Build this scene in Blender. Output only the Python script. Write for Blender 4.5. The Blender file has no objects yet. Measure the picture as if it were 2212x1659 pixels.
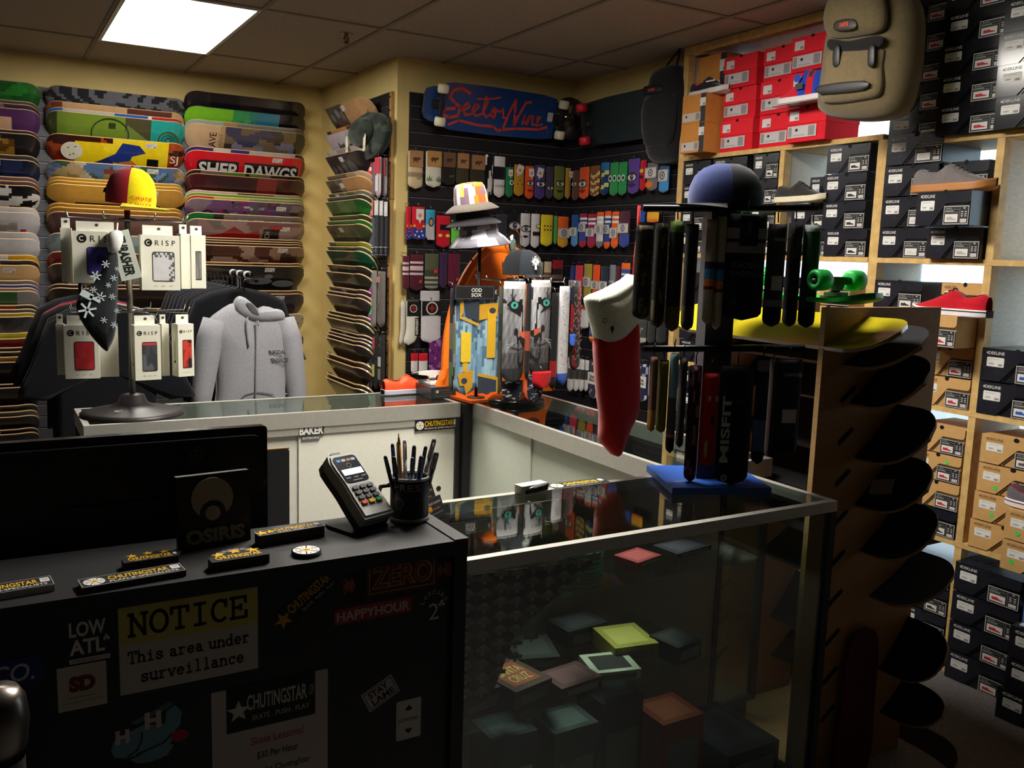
import bpy, math, random
from mathutils import Vector, Matrix
random.seed(7)
SC = bpy.context.scene
COL = SC.collection
FPX, CX, CY = 1935.26, 1106.0, 829.5
YAW, PITCH, ROLL = 0.53286518, 0.14267948, 0.03185235
CAM = Vector((0.0, 0.0, 1.615))
_f = Vector((math.sin(YAW) * math.cos(PITCH), math.cos(YAW) * math.cos(PITCH), -math.sin(PITCH)))
_r0 = Vector((math.cos(YAW), -math.sin(YAW), 0.0))
_u0 = _r0.cross(_f)
RGT = _r0 * math.cos(ROLL) + _u0 * math.sin(ROLL)
UPV = -_r0 * math.sin(ROLL) + _u0 * math.cos(ROLL)
FWD = _f
cam_data = bpy.data.cameras.new('camera')
cam_data.sensor_width = 36.0
cam_data.lens = 36.0 * FPX / 2212.0
cam_data.clip_start = 0.02
cam_o = bpy.data.objects.new('camera', cam_data)
COL.objects.link(cam_o)
cam_o.matrix_world = Matrix(((RGT.x, UPV.x, -FWD.x, CAM.x), (RGT.y, UPV.y, -FWD.y, CAM.y), (RGT.z, UPV.z, -FWD.z, CAM.z), (0, 0, 0, 1)))
SC.camera = cam_o
W = bpy.data.worlds.new('world')
SC.world = W
W.use_nodes = True
W.node_tree.nodes['Background'].inputs[0].default_value = (0.72, 0.82, 1.0, 1)
W.node_tree.nodes['Background'].inputs[1].default_value = 4.0
PANEL_FAR, PANEL_NEAR = 19.0, 46.0          # radiance of the ceiling panels
SC.view_settings.view_transform = 'Standard'
SC.view_settings.look = 'None'
SC.view_settings.exposure = 0.0
SC.view_settings.gamma = 1.0
SC.view_settings.use_curve_mapping = False
SC.cycles.max_bounces = 8
SC.cycles.transparent_max_bounces = 16
SC.cycles.sample_clamp_indirect = 6.0
SC.cycles.caustics_reflective = False
SC.cycles.caustics_refractive = False
def P(px, py, ax, v):
    """The point where the line of sight through pixel (px, py) meets the plane axis ax = v."""
    d = RGT * ((px - CX) / FPX) - UPV * ((py - CY) / FPX) + FWD
    return CAM + d * ((v - CAM[ax]) / d[ax])
def PN(px, py, o, n):
    """The same for a plane through o with normal n."""
    d = RGT * ((px - CX) / FPX) - UPV * ((py - CY) / FPX) + FWD
    return CAM + d * ((Vector(o) - CAM).dot(n) / d.dot(n))
def lin(c):
    return tuple(((x / 255.0) / 12.92 if x / 255.0 <= 0.04045 else ((x / 255.0 + 0.055) / 1.055) ** 2.4) for x in c[:3]) + (1.0,)
def mk(name, rough=0.6, spec=0.5, metal=0.0, grain=0.06, scale=60.0, bump=0.0, bscale=200.0, stretch=(1, 1, 1), coat=0.0, sheen=0.0, color=None, rvar=0.0):
    m = bpy.data.materials.new(name)
    m.use_nodes = True
    nt = m.node_tree
    b = nt.nodes['Principled BSDF']
    b.inputs['Roughness'].default_value = rough
    b.inputs['Specular IOR Level'].default_value = spec
    b.inputs['Metallic'].default_value = metal
    b.inputs['Coat Weight'].default_value = coat
    b.inputs['Coat Roughness'].default_value = 0.08
    b.inputs['Sheen Weight'].default_value = sheen
    tc = nt.nodes.new('ShaderNodeTexCoord')
    mp = nt.nodes.new('ShaderNodeMapping')
    mp.inputs['Scale'].default_value = stretch
    nt.links.new(tc.outputs['Object'], mp.inputs[0])
    nz = nt.nodes.new('ShaderNodeTexNoise')
    nz.inputs['Scale'].default_value = scale
    nz.inputs['Detail'].default_value = 4
    nt.links.new(mp.outputs[0], nz.inputs['Vector'])
    mr = nt.nodes.new('ShaderNodeMapRange')
    mr.inputs[1].default_value = 0.25
    mr.inputs[2].default_value = 0.75
    mr.inputs[3].default_value = 1 - grain
    mr.inputs[4].default_value = 1 + grain
    nt.links.new(nz.outputs[0], mr.inputs[0])
    mx = nt.nodes.new('ShaderNodeMix')
    mx.data_type = 'RGBA'
    mx.blend_type = 'MULTIPLY'
    mx.inputs[0].default_value = 1.0
    if color is None:
        at = nt.nodes.new('ShaderNodeAttribute')
        at.attribute_name = 'Col'
        nt.links.new(at.outputs['Color'], mx.inputs[6])
    else:
        mx.inputs[6].default_value = lin(color)
    nt.links.new(mr.outputs[0], mx.inputs[7])
    nt.links.new(mx.outputs[2], b.inputs['Base Color'])
    if rvar:
        m2 = nt.nodes.new('ShaderNodeMapRange')
        m2.inputs[3].default_value = max(0.02, rough - rvar)
        m2.inputs[4].default_value = rough + rvar
        nt.links.new(nz.outputs[0], m2.inputs[0])
        nt.links.new(m2.outputs[0], b.inputs['Roughness'])
    if bump:
        n2 = nt.nodes.new('ShaderNodeTexNoise')
        n2.inputs['Scale'].default_value = bscale
        n2.inputs['Detail'].default_value = 3
        nt.links.new(mp.outputs[0], n2.inputs['Vector'])
        bp = nt.nodes.new('ShaderNodeBump')
        bp.inputs['Strength'].default_value = bump
        bp.inputs['Distance'].default_value = 0.002
        nt.links.new(n2.outputs[0], bp.inputs['Height'])
        nt.links.new(bp.outputs[0], b.inputs['Normal'])
    return m
MATTE = mk('painted_matte', 0.75, 0.3)
PAPER = mk('printed_paper', 0.6, 0.35, grain=0.03)
SATIN = mk('satin_plastic', 0.42, 0.45, grain=0.04)
BLACKP = mk('black_laminate', 0.5, 0.4, grain=0.15, scale=300, bump=0.1, bscale=600)
GLOSS = mk('glossy_plastic', 0.16, 0.5, grain=0.03)
WRAP = mk('shrink_wrapped_deck', 0.28, 0.5, grain=0.08, scale=25, coat=0.5)
CLOTH = mk('knitted_cloth', 0.95, 0.1, grain=0.16, scale=180, bump=0.5, bscale=420, sheen=0.2)
SILK = mk('printed_nylon', 0.5, 0.4, grain=0.08, scale=40)
METAL = mk('brushed_metal', 0.32, 0.5, 1.0, grain=0.08, scale=90, stretch=(1, 12, 12))
ALU = mk('aluminium_extrusion', 0.42, 0.5, 0.55, grain=0.05, scale=60)
CHROME = mk('chrome', 0.08, 0.5, 1.0, grain=0.02)
WOOD = mk('pine_board', 0.6, 0.3, grain=0.22, scale=9, stretch=(3, 3, 3), bump=0.1, bscale=50)
PLYW = mk('plywood_panel', 0.65, 0.3, grain=0.12, scale=18, stretch=(2, 2, 9))
CARD = mk('cardboard_kraft', 0.8, 0.2, grain=0.07, scale=40)
BOXM = mk('coated_black_card', 0.26, 0.5, grain=0.1, scale=12, bump=0.04, bscale=90, rvar=0.05)
GRIP = mk('grip_tape', 0.85, 0.3, grain=0.2, scale=500, bump=0.5, bscale=1500)
SUEDE = mk('suede', 0.9, 0.15, grain=0.12, scale=60, sheen=0.3, bump=0.2, bscale=600)
LETTER = mk('printed_ink', 0.5, 0.3, grain=0.02)
def mk_glass(name, tint, rough=0.0, ior=1.45, boost=0.0):
    m = bpy.data.materials.new(name)
    m.use_nodes = True
    nt = m.node_tree
    nt.nodes.remove(nt.nodes['Principled BSDF'])
    out = nt.nodes['Material Output']
    tr = nt.nodes.new('ShaderNodeBsdfTransparent')
    tr.inputs[0].default_value = tint
    gl = nt.nodes.new('ShaderNodeBsdfGlossy')
    gl.inputs['Roughness'].default_value = rough
    fr = nt.nodes.new('ShaderNodeFresnel')
    ge = nt.nodes.new('ShaderNodeNewGeometry')
    mi = nt.nodes.new('ShaderNodeMapRange')
    mi.inputs[3].default_value = ior
    mi.inputs[4].default_value = 1.0 / ior
    nt.links.new(ge.outputs['Backfacing'], mi.inputs[0])
    nt.links.new(mi.outputs[0], fr.inputs[0])
    nz = nt.nodes.new('ShaderNodeTexNoise')
    nz.inputs['Scale'].default_value = 30
    ml = nt.nodes.new('ShaderNodeMath')
    ml.operation = 'MULTIPLY_ADD'
    ml.inputs[1].default_value = 0.02
    nt.links.new(nz.outputs[0], ml.inputs[0])
    nt.links.new(fr.outputs[0], ml.inputs[2])
    ad = nt.nodes.new('ShaderNodeMath')
    ad.inputs[1].default_value = boost
    ad.use_clamp = True
    nt.links.new(ml.outputs[0], ad.inputs[0])
    ms = nt.nodes.new('ShaderNodeMixShader')
    nt.links.new(ad.outputs[0], ms.inputs[0])
    nt.links.new(tr.outputs[0], ms.inputs[1])
    nt.links.new(gl.outputs[0], ms.inputs[2])
    nt.links.new(ms.outputs[0], out.inputs[0])
    return m
GLASS = mk_glass('clear_glass', (0.9, 0.96, 0.93, 1), 0.0, 1.5, 0.02)
CLEARP = mk_glass('clear_plastic', (0.85, 0.86, 0.87, 1), 0.08, 1.45, 0.05)
def mk_emit(name, col, strength):
    m = bpy.data.materials.new(name)
    m.use_nodes = True
    nt = m.node_tree
    b = nt.nodes['Principled BSDF']
    b.inputs['Base Color'].default_value = col
    nz = nt.nodes.new('ShaderNodeTexNoise')
    nz.inputs['Scale'].default_value = 400
    mr = nt.nodes.new('ShaderNodeMapRange')
    mr.inputs[3].default_value = strength * 0.95
    mr.inputs[4].default_value = strength * 1.05
    nt.links.new(nz.outputs[0], mr.inputs[0])
    nt.links.new(mr.outputs[0], b.inputs['Emission Strength'])
    b.inputs['Emission Color'].default_value = col
    return m
class F:
    """A flat frame: origin, two in-plane axes and the normal."""
    def __init__(s, o, ex, ey, n=None):
        s.o = Vector(o); s.ex = Vector(ex).normalized(); s.ey = Vector(ey).normalized()
        s.n = Vector(n).normalized() if n is not None else s.ex.cross(s.ey).normalized()
    def __call__(s, a, b, c=0.0):
        return s.o + s.ex * a + s.ey * b + s.n * c
    def rot(s, deg, a=0.0, b=0.0, c=0.0):
        t = math.radians(deg)
        return F(s(a, b, c), s.ex * math.cos(t) + s.ey * math.sin(t), -s.ex * math.sin(t) + s.ey * math.cos(t), s.n)
    def at(s, a, b, c=0.0):
        return F(s(a, b, c), s.ex, s.ey, s.n)
    def tilt(s, deg):
        """Turn about ex: positive leans the top along the normal."""
        t = math.radians(deg)
        return F(s.o, s.ex, s.ey * math.cos(t) + s.n * math.sin(t), s.n * math.cos(t) - s.ey * math.sin(t))
    def turn(s, deg):
        """Turn about ey."""
        t = math.radians(deg)
        return F(s.o, s.ex * math.cos(t) - s.n * math.sin(t), s.ey, s.n * math.cos(t) + s.ex * math.sin(t))
FRONT = lambda o: F(o, (1, 0, 0), (0, 0, 1), (0, -1, 0))      # a face that looks towards -Y
SIDE = lambda o: F(o, (0, -1, 0), (0, 0, 1), (-1, 0, 0))      # a face that looks towards -X
TOP = lambda o: F(o, (1, 0, 0), (0, 1, 0), (0, 0, 1))
_glyphs = {}
def glyphs(s, bold=0.0):
    k = (s, bold)
    if k not in _glyphs:
        c = bpy.data.curves.new('lettering', 'FONT')
        c.body = s
        c.offset = bold
        c.resolution_u = 3
        o = bpy.data.objects.new('lettering', c)
        me = o.to_mesh()
        vs = [(v.co.x, v.co.y) for v in me.vertices]
        fs = [tuple(p.vertices) for p in me.polygons]
        o.to_mesh_clear()
        bpy.data.objects.remove(o)
        bpy.data.curves.remove(c)
        x0 = min(v[0] for v in vs); x1 = max(v[0] for v in vs)
        y0 = min(v[1] for v in vs); y1 = max(v[1] for v in vs)
        _glyphs[k] = ([((v[0] - x0), (v[1] - y0)) for v in vs], fs, x1 - x0, y1 - y0)
    return _glyphs[k]
class MB:
    def __init__(s):
        s.v = []; s.f = []; s.c = []; s.sm = []
    def add(s, vs, fs, col, smooth=False):
        k = len(s.v)
        s.v.extend(Vector(x) for x in vs)
        for i, f in enumerate(fs):
            s.f.append(tuple(k + j for j in f))
            s.c.append(col[i] if isinstance(col, list) else col)
            s.sm.append(smooth)
        return s
    def quad(s, a, b, c, d, col):
        return s.add((a, b, c, d), ((0, 1, 2, 3),), col)
    def box(s, x0, x1, y0, y1, z0, z1, col, M=None):
        vs = [Vector((x, y, z)) for z in (z0, z1) for y in (y0, y1) for x in (x0, x1)]
        if M is not None:
            vs = [M(v.x, v.y, v.z) if isinstance(M, F) else M @ v for v in vs]
        return s.add(vs, ((0, 2, 3, 1), (4, 5, 7, 6), (0, 1, 5, 4), (2, 6, 7, 3), (0, 4, 6, 2), (1, 3, 7, 5)), col)
    def rbox(s, Fr, a0, a1, b0, b1, c0, c1, r, col, seg=3):
        """A slab with rounded corners in the frame's plane."""
        pts = []
        for (cx, cy, t0) in ((a1 - r, b1 - r, 0), (a0 + r, b1 - r, 90), (a0 + r, b0 + r, 180), (a1 - r, b0 + r, 270)):
            for k in range(seg + 1):
                t = math.radians(t0 + 90.0 * k / seg)
                pts.append((cx + r * math.cos(t), cy + r * math.sin(t)))
        return s.slab(Fr, pts, c0, c1, col)
    def slab(s, Fr, pts, c0, c1, col, side=None):
        n = len(pts)
        vs = [Fr(a, b, c0) for a, b in pts] + [Fr(a, b, c1) for a, b in pts]
        fs = [tuple(range(n - 1, -1, -1)), tuple(range(n, 2 * n))]
        cs = [col, col]
        for i in range(n):
            j = (i + 1) % n
            fs.append((i, j, n + j, n + i)); cs.append(side or col)
        return s.add(vs, fs, cs)
    def poly(s, Fr, pts, c, col):
        return s.add([Fr(a, b, c) for a, b in pts], (tuple(range(len(pts))),), col)
    def rect(s, Fr, a0, a1, b0, b1, c, col):
        return s.poly(Fr, ((a0, b0), (a1, b0), (a1, b1), (a0, b1)), c, col)
    def frame(s, Fr, a0, a1, b0, b1, w, c, col):
        s.rect(Fr, a0, a1, b0, b0 + w, c, col); s.rect(Fr, a0, a1, b1 - w, b1, c, col)
        s.rect(Fr, a0, a0 + w, b0 + w, b1 - w, c, col); s.rect(Fr, a1 - w, a1, b0 + w, b1 - w, c, col)
        return s
    def ell(s, Fr, a, b, ra, rb, c, col, seg=16):
        return s.poly(Fr, [(a + ra * math.cos(2 * math.pi * k / seg), b + rb * math.sin(2 * math.pi * k / seg)) for k in range(seg)], c, col)
    def ring(s, Fr, a, b, r0, r1, c, col, seg=24, t0=0, t1=360):
        for k in range(seg):
            u, v = math.radians(t0 + (t1 - t0) * k / seg), math.radians(t0 + (t1 - t0) * (k + 1) / seg)
            s.poly(Fr, [(a + r0 * math.cos(u), b + r0 * math.sin(u)), (a + r1 * math.cos(u), b + r1 * math.sin(u)), (a + r1 * math.cos(v), b + r1 * math.sin(v)), (a + r0 * math.cos(v), b + r0 * math.sin(v))], c, col)
        return s
    def star(s, Fr, a, b, r, c, col, inner=0.42, rot=90):
        pts = [(a + (r if k % 2 == 0 else r * inner) * math.cos(math.radians(rot + 36 * k)), b + (r if k % 2 == 0 else r * inner) * math.sin(math.radians(rot + 36 * k))) for k in range(10)]
        vs = [Fr(a, b, c)] + [Fr(x, y, c) for x, y in pts]
        return s.add(vs, [(0, k + 1, (k + 1) % 10 + 1) for k in range(10)], col)
    def text(s, Fr, txt, a, b, w, h, c, col, bold=0.0, shear=0.0, fit=True, align='C'):
        """Lettering that fills w x h about (a, b); with fit=False only the height counts."""
        vs, fs, tw, th = glyphs(txt, bold)
        sy = h / th if th else 1
        sx = w / tw if fit else sy
        ww = tw * sx
        x0 = a - ww / 2 if align == 'C' else a
        return s.add([Fr(x0 + x * sx + shear * y * sy, b - h / 2 + y * sy, c) for x, y in vs], fs, col)
    def grid(s, fn, nu, nv, col, smooth=True, flip=False, wrap=False):
        vs = []
        for j in range(nv + 1):
            for i in range(nu + 1):
                vs.append(fn(i / nu, j / nv))
        fs, cs = [], []
        for j in range(nv):
            for i in range(nu):
                q = (j * (nu + 1) + i, j * (nu + 1) + i + 1, (j + 1) * (nu + 1) + i + 1, (j + 1) * (nu + 1) + i)
                fs.append(q[::-1] if flip else q)
                cs.append(col((i + 0.5) / nu, (j + 0.5) / nv) if callable(col) else col)
        return s.add(vs, fs, cs, smooth)
    def tube(s, pts, r, col, seg=8, caps=True):
        pts = [Vector(p) for p in pts]
        rr = r if isinstance(r, (list, tuple)) else [r] * len(pts)
        cc = col if isinstance(col, list) else [col] * len(pts)
        t0 = (pts[1] - pts[0]).normalized()
        up = Vector((0, 0, 1)) if abs(t0.z) < 0.9 else Vector((1, 0, 0))
        nx = t0.cross(up).normalized()
        vs = []
        for i, p in enumerate(pts):
            t = (pts[min(i + 1, len(pts) - 1)] - pts[max(i - 1, 0)]).normalized()
            nx = (nx - t * nx.dot(t)).normalized()
            ny = t.cross(nx)
            for k in range(seg):
                a = 2 * math.pi * k / seg
                vs.append(p + (nx * math.cos(a) + ny * math.sin(a)) * rr[i])
        fs, cs = [], []
        for i in range(len(pts) - 1):
            for k in range(seg):
                j = (k + 1) % seg
                fs.append((i * seg + k, i * seg + j, (i + 1) * seg + j, (i + 1) * seg + k)); cs.append(cc[i])
        if caps:
            fs.append(tuple(range(seg - 1, -1, -1))); cs.append(cc[0])
            n = (len(pts) - 1) * seg
            fs.append(tuple(range(n, n + seg))); cs.append(cc[-1])
        return s.add(vs, fs, cs, True)
    def lathe(s, Fr, prof, col, seg=24, sx=1.0, sy=1.0):
        """prof: (radius, height) pairs turned about the frame's normal; col may be a function (angle 0..1, step 0..1)."""
        n = len(prof)
        vs = []
        for r, h in prof:
            for k in range(seg):
                a = 2 * math.pi * k / seg
                vs.append(Fr(r * math.cos(a) * sx, r * math.sin(a) * sy, h))
        fs, cs = [], []
        for i in range(n - 1):
            for k in range(seg):
                j = (k + 1) % seg
                fs.append((i * seg + k, i * seg + j, (i + 1) * seg + j, (i + 1) * seg + k))
                cs.append(col((k + 0.5) / seg, (i + 0.5) / (n - 1)) if callable(col) else col)
        return s.add(vs, fs, cs, True)
    def pillow(s, Fr, pts, depth, col, back=0.0, steps=(1.0, 0.96, 0.85, 0.65, 0.4, 0.15), cen=None):
        """A puffed shape over a star-shaped outline."""
        n = len(pts)
        ca = cen[0] if cen else sum(p[0] for p in pts) / n
        cb = cen[1] if cen else sum(p[1] for p in pts) / n
        vs = []
        for k in steps:
            for a, b in pts:
                vs.append(Fr(ca + (a - ca) * k, cb + (b - cb) * k, depth * math.sqrt(max(0.0, 1 - k ** 2.6))))
        vs.append(Fr(ca, cb, depth))
        fs, cs = [], []
        cf = col if callable(col) else (lambda a, b: col)
        for i in range(len(steps) - 1):
            for k in range(n):
                j = (k + 1) % n
                fs.append((i * n + k, i * n + j, (i + 1) * n + j, (i + 1) * n + k))
                m = (steps[i] + steps[i + 1]) / 2
                cs.append(cf(ca + ((pts[k][0] + pts[j][0]) / 2 - ca) * m, cb + ((pts[k][1] + pts[j][1]) / 2 - cb) * m))
        o = (len(steps) - 1) * n
        for k in range(n):
            fs.append((o + k, o + (k + 1) % n, len(steps) * n)); cs.append(cf(ca, cb))
        m = len(vs)
        if back:
            vs += [Fr(a, b, -back) for a, b in pts]
            for k in range(n):
                j = (k + 1) % n
                fs.append((m + k, m + j, j, k)); cs.append(cf(pts[k][0], pts[k][1]))
            fs.append(tuple(range(m + n - 1, m - 1, -1))); cs.append(cf(ca, cb))
        else:
            fs.append(tuple(range(n - 1, -1, -1))); cs.append(cf(ca, cb))
        return s.add(vs, fs, cs, True)
    def build(s, name, mat, parent=None, base=None):
        if base is None:
            if parent is not None:
                base = wpos(parent)
            else:
                lo = [min(v[i] for v in s.v) for i in range(3)]; hi = [max(v[i] for v in s.v) for i in range(3)]
                base = Vector(((lo[0] + hi[0]) / 2, (lo[1] + hi[1]) / 2, lo[2]))
        base = Vector(base)
        me = bpy.data.meshes.new(name)
        me.from_pydata([tuple(v - base) for v in s.v], [], s.f)
        ca = me.color_attributes.new('Col', 'FLOAT_COLOR', 'CORNER')
        buf = []
        cache = {}
        for f, c in zip(s.f, s.c):
            if c not in cache:
                cache[c] = lin(c)
            buf.extend(cache[c] * len(f))
        ca.data.foreach_set('color', buf)
        me.polygons.foreach_set('use_smooth', s.sm)
        me.materials.append(mat)
        me.update()
        o = bpy.data.objects.new(name, me)
        COL.objects.link(o)
        if parent is not None:
            o.parent = parent
            o.location = base - wpos(parent)
        else:
            o.location = base
        return o
def wpos(o):
    p = Vector(o.location)
    while o.parent is not None:
        o = o.parent
        p += Vector(o.location)
    return p
def tag(o, label, cat, group=None):
    o['label'] = label
    o['category'] = cat
    if group:
        o['group'] = group
    return o
def thing(name, label, cat, loc, group=None):
    o = bpy.data.objects.new(name, None)
    o.empty_display_size = 0.05
    COL.objects.link(o)
    o.location = loc
    return tag(o, label, cat, group)
def struct(o):
    o['kind'] = 'structure'
    return o
def dup(root, loc, label, group=None, rotz=None):
    """A copy of a thing with copies of its parts and sub-parts."""
    r = root.copy(); COL.objects.link(r)
    r.location = loc
    if rotz is not None:
        r.rotation_euler = (0, 0, rotz)
    r['label'] = label
    if group:
        r['group'] = group
    for ch in list(root.children):
        c = ch.copy(); COL.objects.link(c); c.parent = r
        for g in list(ch.children):
            d = g.copy(); COL.objects.link(d); d.parent = c
    return r
ORD = ['', 'first', 'second', 'third', 'fourth', 'fifth', 'sixth', 'seventh', 'eighth', 'ninth', 'tenth', 'eleventh', 'twelfth', 'thirteenth', 'fourteenth', 'fifteenth', 'sixteenth', 'seventeenth', 'eighteenth', 'nineteenth', 'twentieth', 'twenty-first', 'twenty-second', 'twenty-third', 'twenty-fourth', 'twenty-fifth', 'twenty-sixth', 'twenty-seventh', 'twenty-eighth', 'twenty-ninth', 'thirtieth', 'thirty-first', 'thirty-second', 'thirty-third', 'thirty-fourth', 'thirty-fifth', 'thirty-sixth', 'thirty-seventh', 'thirty-eighth', 'thirty-ninth', 'fortieth']
WHITE, BLACK = (235, 235, 230), (14, 13, 15)
# ================================================================ THE SETTING
ZC = 2.745
YS, XR, YK, XW = 6.43, 2.14, 5.06, 3.39        # deck wall, return wall, sock wall, wall beside the shelves
XF = 3.285                                       # front plane of the shoe shelves
CARPET = mk('grey_carpet', 0.95, 0.1, grain=0.35, scale=130, bump=0.6, bscale=300, color=(118, 114, 112))
WALLM = mk('yellow_wall_paint', 0.7, 0.3, grain=0.05, scale=6, bump=0.15, bscale=150, color=(226, 202, 134))
DARKW = mk('dark_wall_paint', 0.8, 0.2, grain=0.08, scale=5, color=(58, 54, 52))
TILE = mk('mineral_ceiling_tile', 0.9, 0.2, grain=0.12, scale=55, bump=0.3, bscale=260, color=(176, 166, 152))
SLAT = mk('slatwall_laminate', 0.5, 0.4, grain=0.1, scale=30)
X0R, Y0R, X1R = -2.6, -2.6, 3.74
def plane_wall(name, a, b, z0, z1, mat, th=0.06):
    """A wall slab between plan points a and b; its thickness goes to the far side of the room."""
    d = (Vector((b[0], b[1], 0)) - Vector((a[0], a[1], 0)))
    n = Vector((d.y, -d.x, 0)).normalized()
    m = MB()
    q = [Vector((a[0], a[1], 0)), Vector((b[0], b[1], 0)), Vector((b[0], b[1], 0)) - n * th, Vector((a[0], a[1], 0)) - n * th]
    vs = [Vector((p.x, p.y, z)) for z in (z0, z1) for p in q]
    m.add(vs, ((3, 2, 1, 0), (4, 5, 6, 7), (0, 1, 5, 4), (1, 2, 6, 5), (2, 3, 7, 6), (3, 0, 4, 7)), (200, 180, 130))
    return struct(m.build(name, mat))
m = MB(); m.box(X0R, 5.0, Y0R, YS + 0.1, -0.06, 0.0, (110, 106, 104)); struct(m.build('floor', CARPET))
m = MB(); m.box(X0R, X1R + 0.1, Y0R, YS + 0.1, ZC, ZC + 0.06, (180, 170, 155)); struct(m.build('ceiling', TILE))
m = MB()
for i in range(-4, 11):
    x = 0.60 + 0.61 * i
    if X0R < x < X1R:
        m.box(x - 0.012, x + 0.012, Y0R, YS, ZC - 0.006, ZC - 0.0005, (150, 140, 128))
for j in range(-5, 3):
    y = 4.5 + 1.22 * j
    if Y0R < y < YS:
        m.box(X0R, X1R, y - 0.012, y + 0.012, ZC - 0.0055, ZC - 0.0005, (150, 140, 128))
struct(m.build('trim_1', MATTE))
plane_wall('wall_back', (X0R, YS), (XR, YS), 0, ZC, WALLM)
plane_wall('wall_return', (XR, YS), (XR, YK), 0, ZC, WALLM)
plane_wall('wall_inner', (XR + 0.06, YK), (XW, YK), 0, ZC, WALLM)
plane_wall('wall_right', (XW, YK), (XW, 3.872), 0, ZC, WALLM, 0.3)
plane_wall('wall_left', (X0R, Y0R), (X0R, YS), 0, ZC, DARKW)
plane_wall('wall_front', (5.0, Y0R), (X0R, Y0R), 0, ZC, DARKW)
# the window wall behind the shelves: low wall, header and glass between them
plane_wall('wall_window', (X1R, 3.872), (X1R, 1.35), 0, 0.45, DARKW)
plane_wall('wall_side', (X1R, 1.35), (X1R, Y0R), 0, ZC, DARKW)  # unseen stretch kept solid to hold window light off the foreground
plane_wall('wall_header', (X1R, 3.872), (X1R, 1.35), 2.5, ZC, DARKW)
w1 = MB()
for y in (3.84, 2.72, 1.60):
    w1.box(X1R - 0.02, X1R + 0.06, y - 0.03, y + 0.03, 0.45, 2.5, (190, 190, 195))
win = w1.build('window_1', SATIN)
struct(win)
g = MB(); g.box(X1R + 0.02, X1R + 0.026, 1.35, 3.87, 0.45, 2.5, WHITE)
g.build('pane', GLASS, win)
# street-side paving seen by nobody but lit by the sky
m = MB(); m.box(3.85, 12, Y0R - 4, 9, -0.1, -0.02, (150, 150, 150)); struct(m.build('pavement', MATTE))
def slatwall(label, Fr, w, z0, z1, col, groove, edge=None):
    t = thing('slatwall_panel', label, 'wall panel', Fr(w / 2, z0))
    b = MB(); b.slab(Fr, ((0, z0), (w, z0), (w, z1), (0, z1)), 0.002, 0.012, col)
    b.build('backing_board', SLAT, t)
    b = MB()
    z = z1
    while z > z0 + 0.01:
        zz = max(z0, z - 0.070)
        b.slab(Fr, ((0, zz), (w, zz), (w, z), (0, z)), 0.012, 0.018, col)
        b.rect(Fr, 0, w, z - 0.0035, z, 0.0185, groove)
        z -= 0.0762
    b.build('slats', SLAT, t)
    if edge:
        b = MB(); b.slab(Fr, ((w, z0), (w + 0.03, z0), (w + 0.03, z1), (w, z1)), 0.002, 0.02, (176, 138, 84))
        z = z1 - 0.03
        while z > z0:
            b.slab(Fr, ((w - 0.004, z - 0.005), (w + 0.02, z - 0.005), (w + 0.02, z + 0.004), (w - 0.004, z + 0.004)), 0.0205, 0.0215, (30, 22, 16))
            z -= 0.0762
        b.build('edge_strip', WOOD, t)
    return t
slatwall('grey slatwall behind the skateboard decks on the yellow wall', FRONT((-2.0, YS, 0)), 3.95, 0.1, 2.55, (78, 78, 82), (140, 138, 138))
slatwall('black slatwall with notched wooden edge beside the yellow corner', SIDE((XR, 5.66, 0)), 0.53, 0.1, 2.55, (26, 24, 28), (90, 84, 88), True)
slatwall('black slatwall carrying the sock rows under the wide blue longboard', FRONT((XR + 0.075, YK, 0)), XW - XR - 0.075, 0.1, 2.55, (26, 23, 28), (104, 96, 102))
slatwall('black slatwall between the inner corner and the wooden shoe shelves', SIDE((XW, YK - 0.019, 0)), 1.15, 0.1, 2.55, (26, 23, 28), (96, 88, 94))
def ceiling_light(label, x, y, radiance):
    t = thing('ceiling_light', label, 'light', (x, y, ZC - 0.03), 'recessed ceiling panels')
    m = MB()
    for (a0, a1, b0, b1) in ((-0.3, 0.3, -0.605, -0.585), (-0.3, 0.3, 0.585, 0.605), (-0.3, -0.28, -0.585, 0.585), (0.28, 0.3, -0.585, 0.585)):
        m.box(x + a0, x + a1, y + b0, y + b1, ZC - 0.012, ZC - 0.001, (225, 222, 215))
    m.build('frame', SATIN, t)
    m = MB(); m.box(x - 0.28, x + 0.28, y - 0.585, y + 0.585, ZC - 0.008, ZC - 0.002, WHITE)
    m.build('diffuser', mk_emit('lit_diffuser', (1.0, 0.95, 0.86, 1), radiance), t)
ceiling_light('glowing ceiling panel above the skateboard deck wall', 0.905, 5.11, PANEL_FAR)
ceiling_light('glowing ceiling panel above the glass counters', 1.515, 2.67, PANEL_NEAR)
p = P(748, 72, 2, ZC)
t = thing('sprinkler', 'small brass fire sprinkler under the ceiling tiles', 'sprinkler', p)
Fd = F(p, (1, 0, 0), (0, -1, 0), (0, 0, -1))
m = MB(); m.lathe(Fd, ((0.0, 0.004), (0.035, 0.004), (0.04, 0.0)), (150, 140, 120), 20); m.build('escutcheon', METAL, t)
m = MB(); m.lathe(Fd, ((0.011, 0.004), (0.011, 0.03), (0.006, 0.032), (0.006, 0.05), (0.0, 0.05)), (140, 120, 90), 12)
m.tube([Fd(0.012, 0, 0.02), Fd(0.014, 0, 0.04), Fd(0.004, 0, 0.052)], 0.003, (140, 120, 90), 6); m.tube([Fd(-0.012, 0, 0.02), Fd(-0.014, 0, 0.04), Fd(-0.004, 0, 0.052)], 0.003, (140, 120, 90), 6)
m.build('nozzle', METAL, t)
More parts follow.
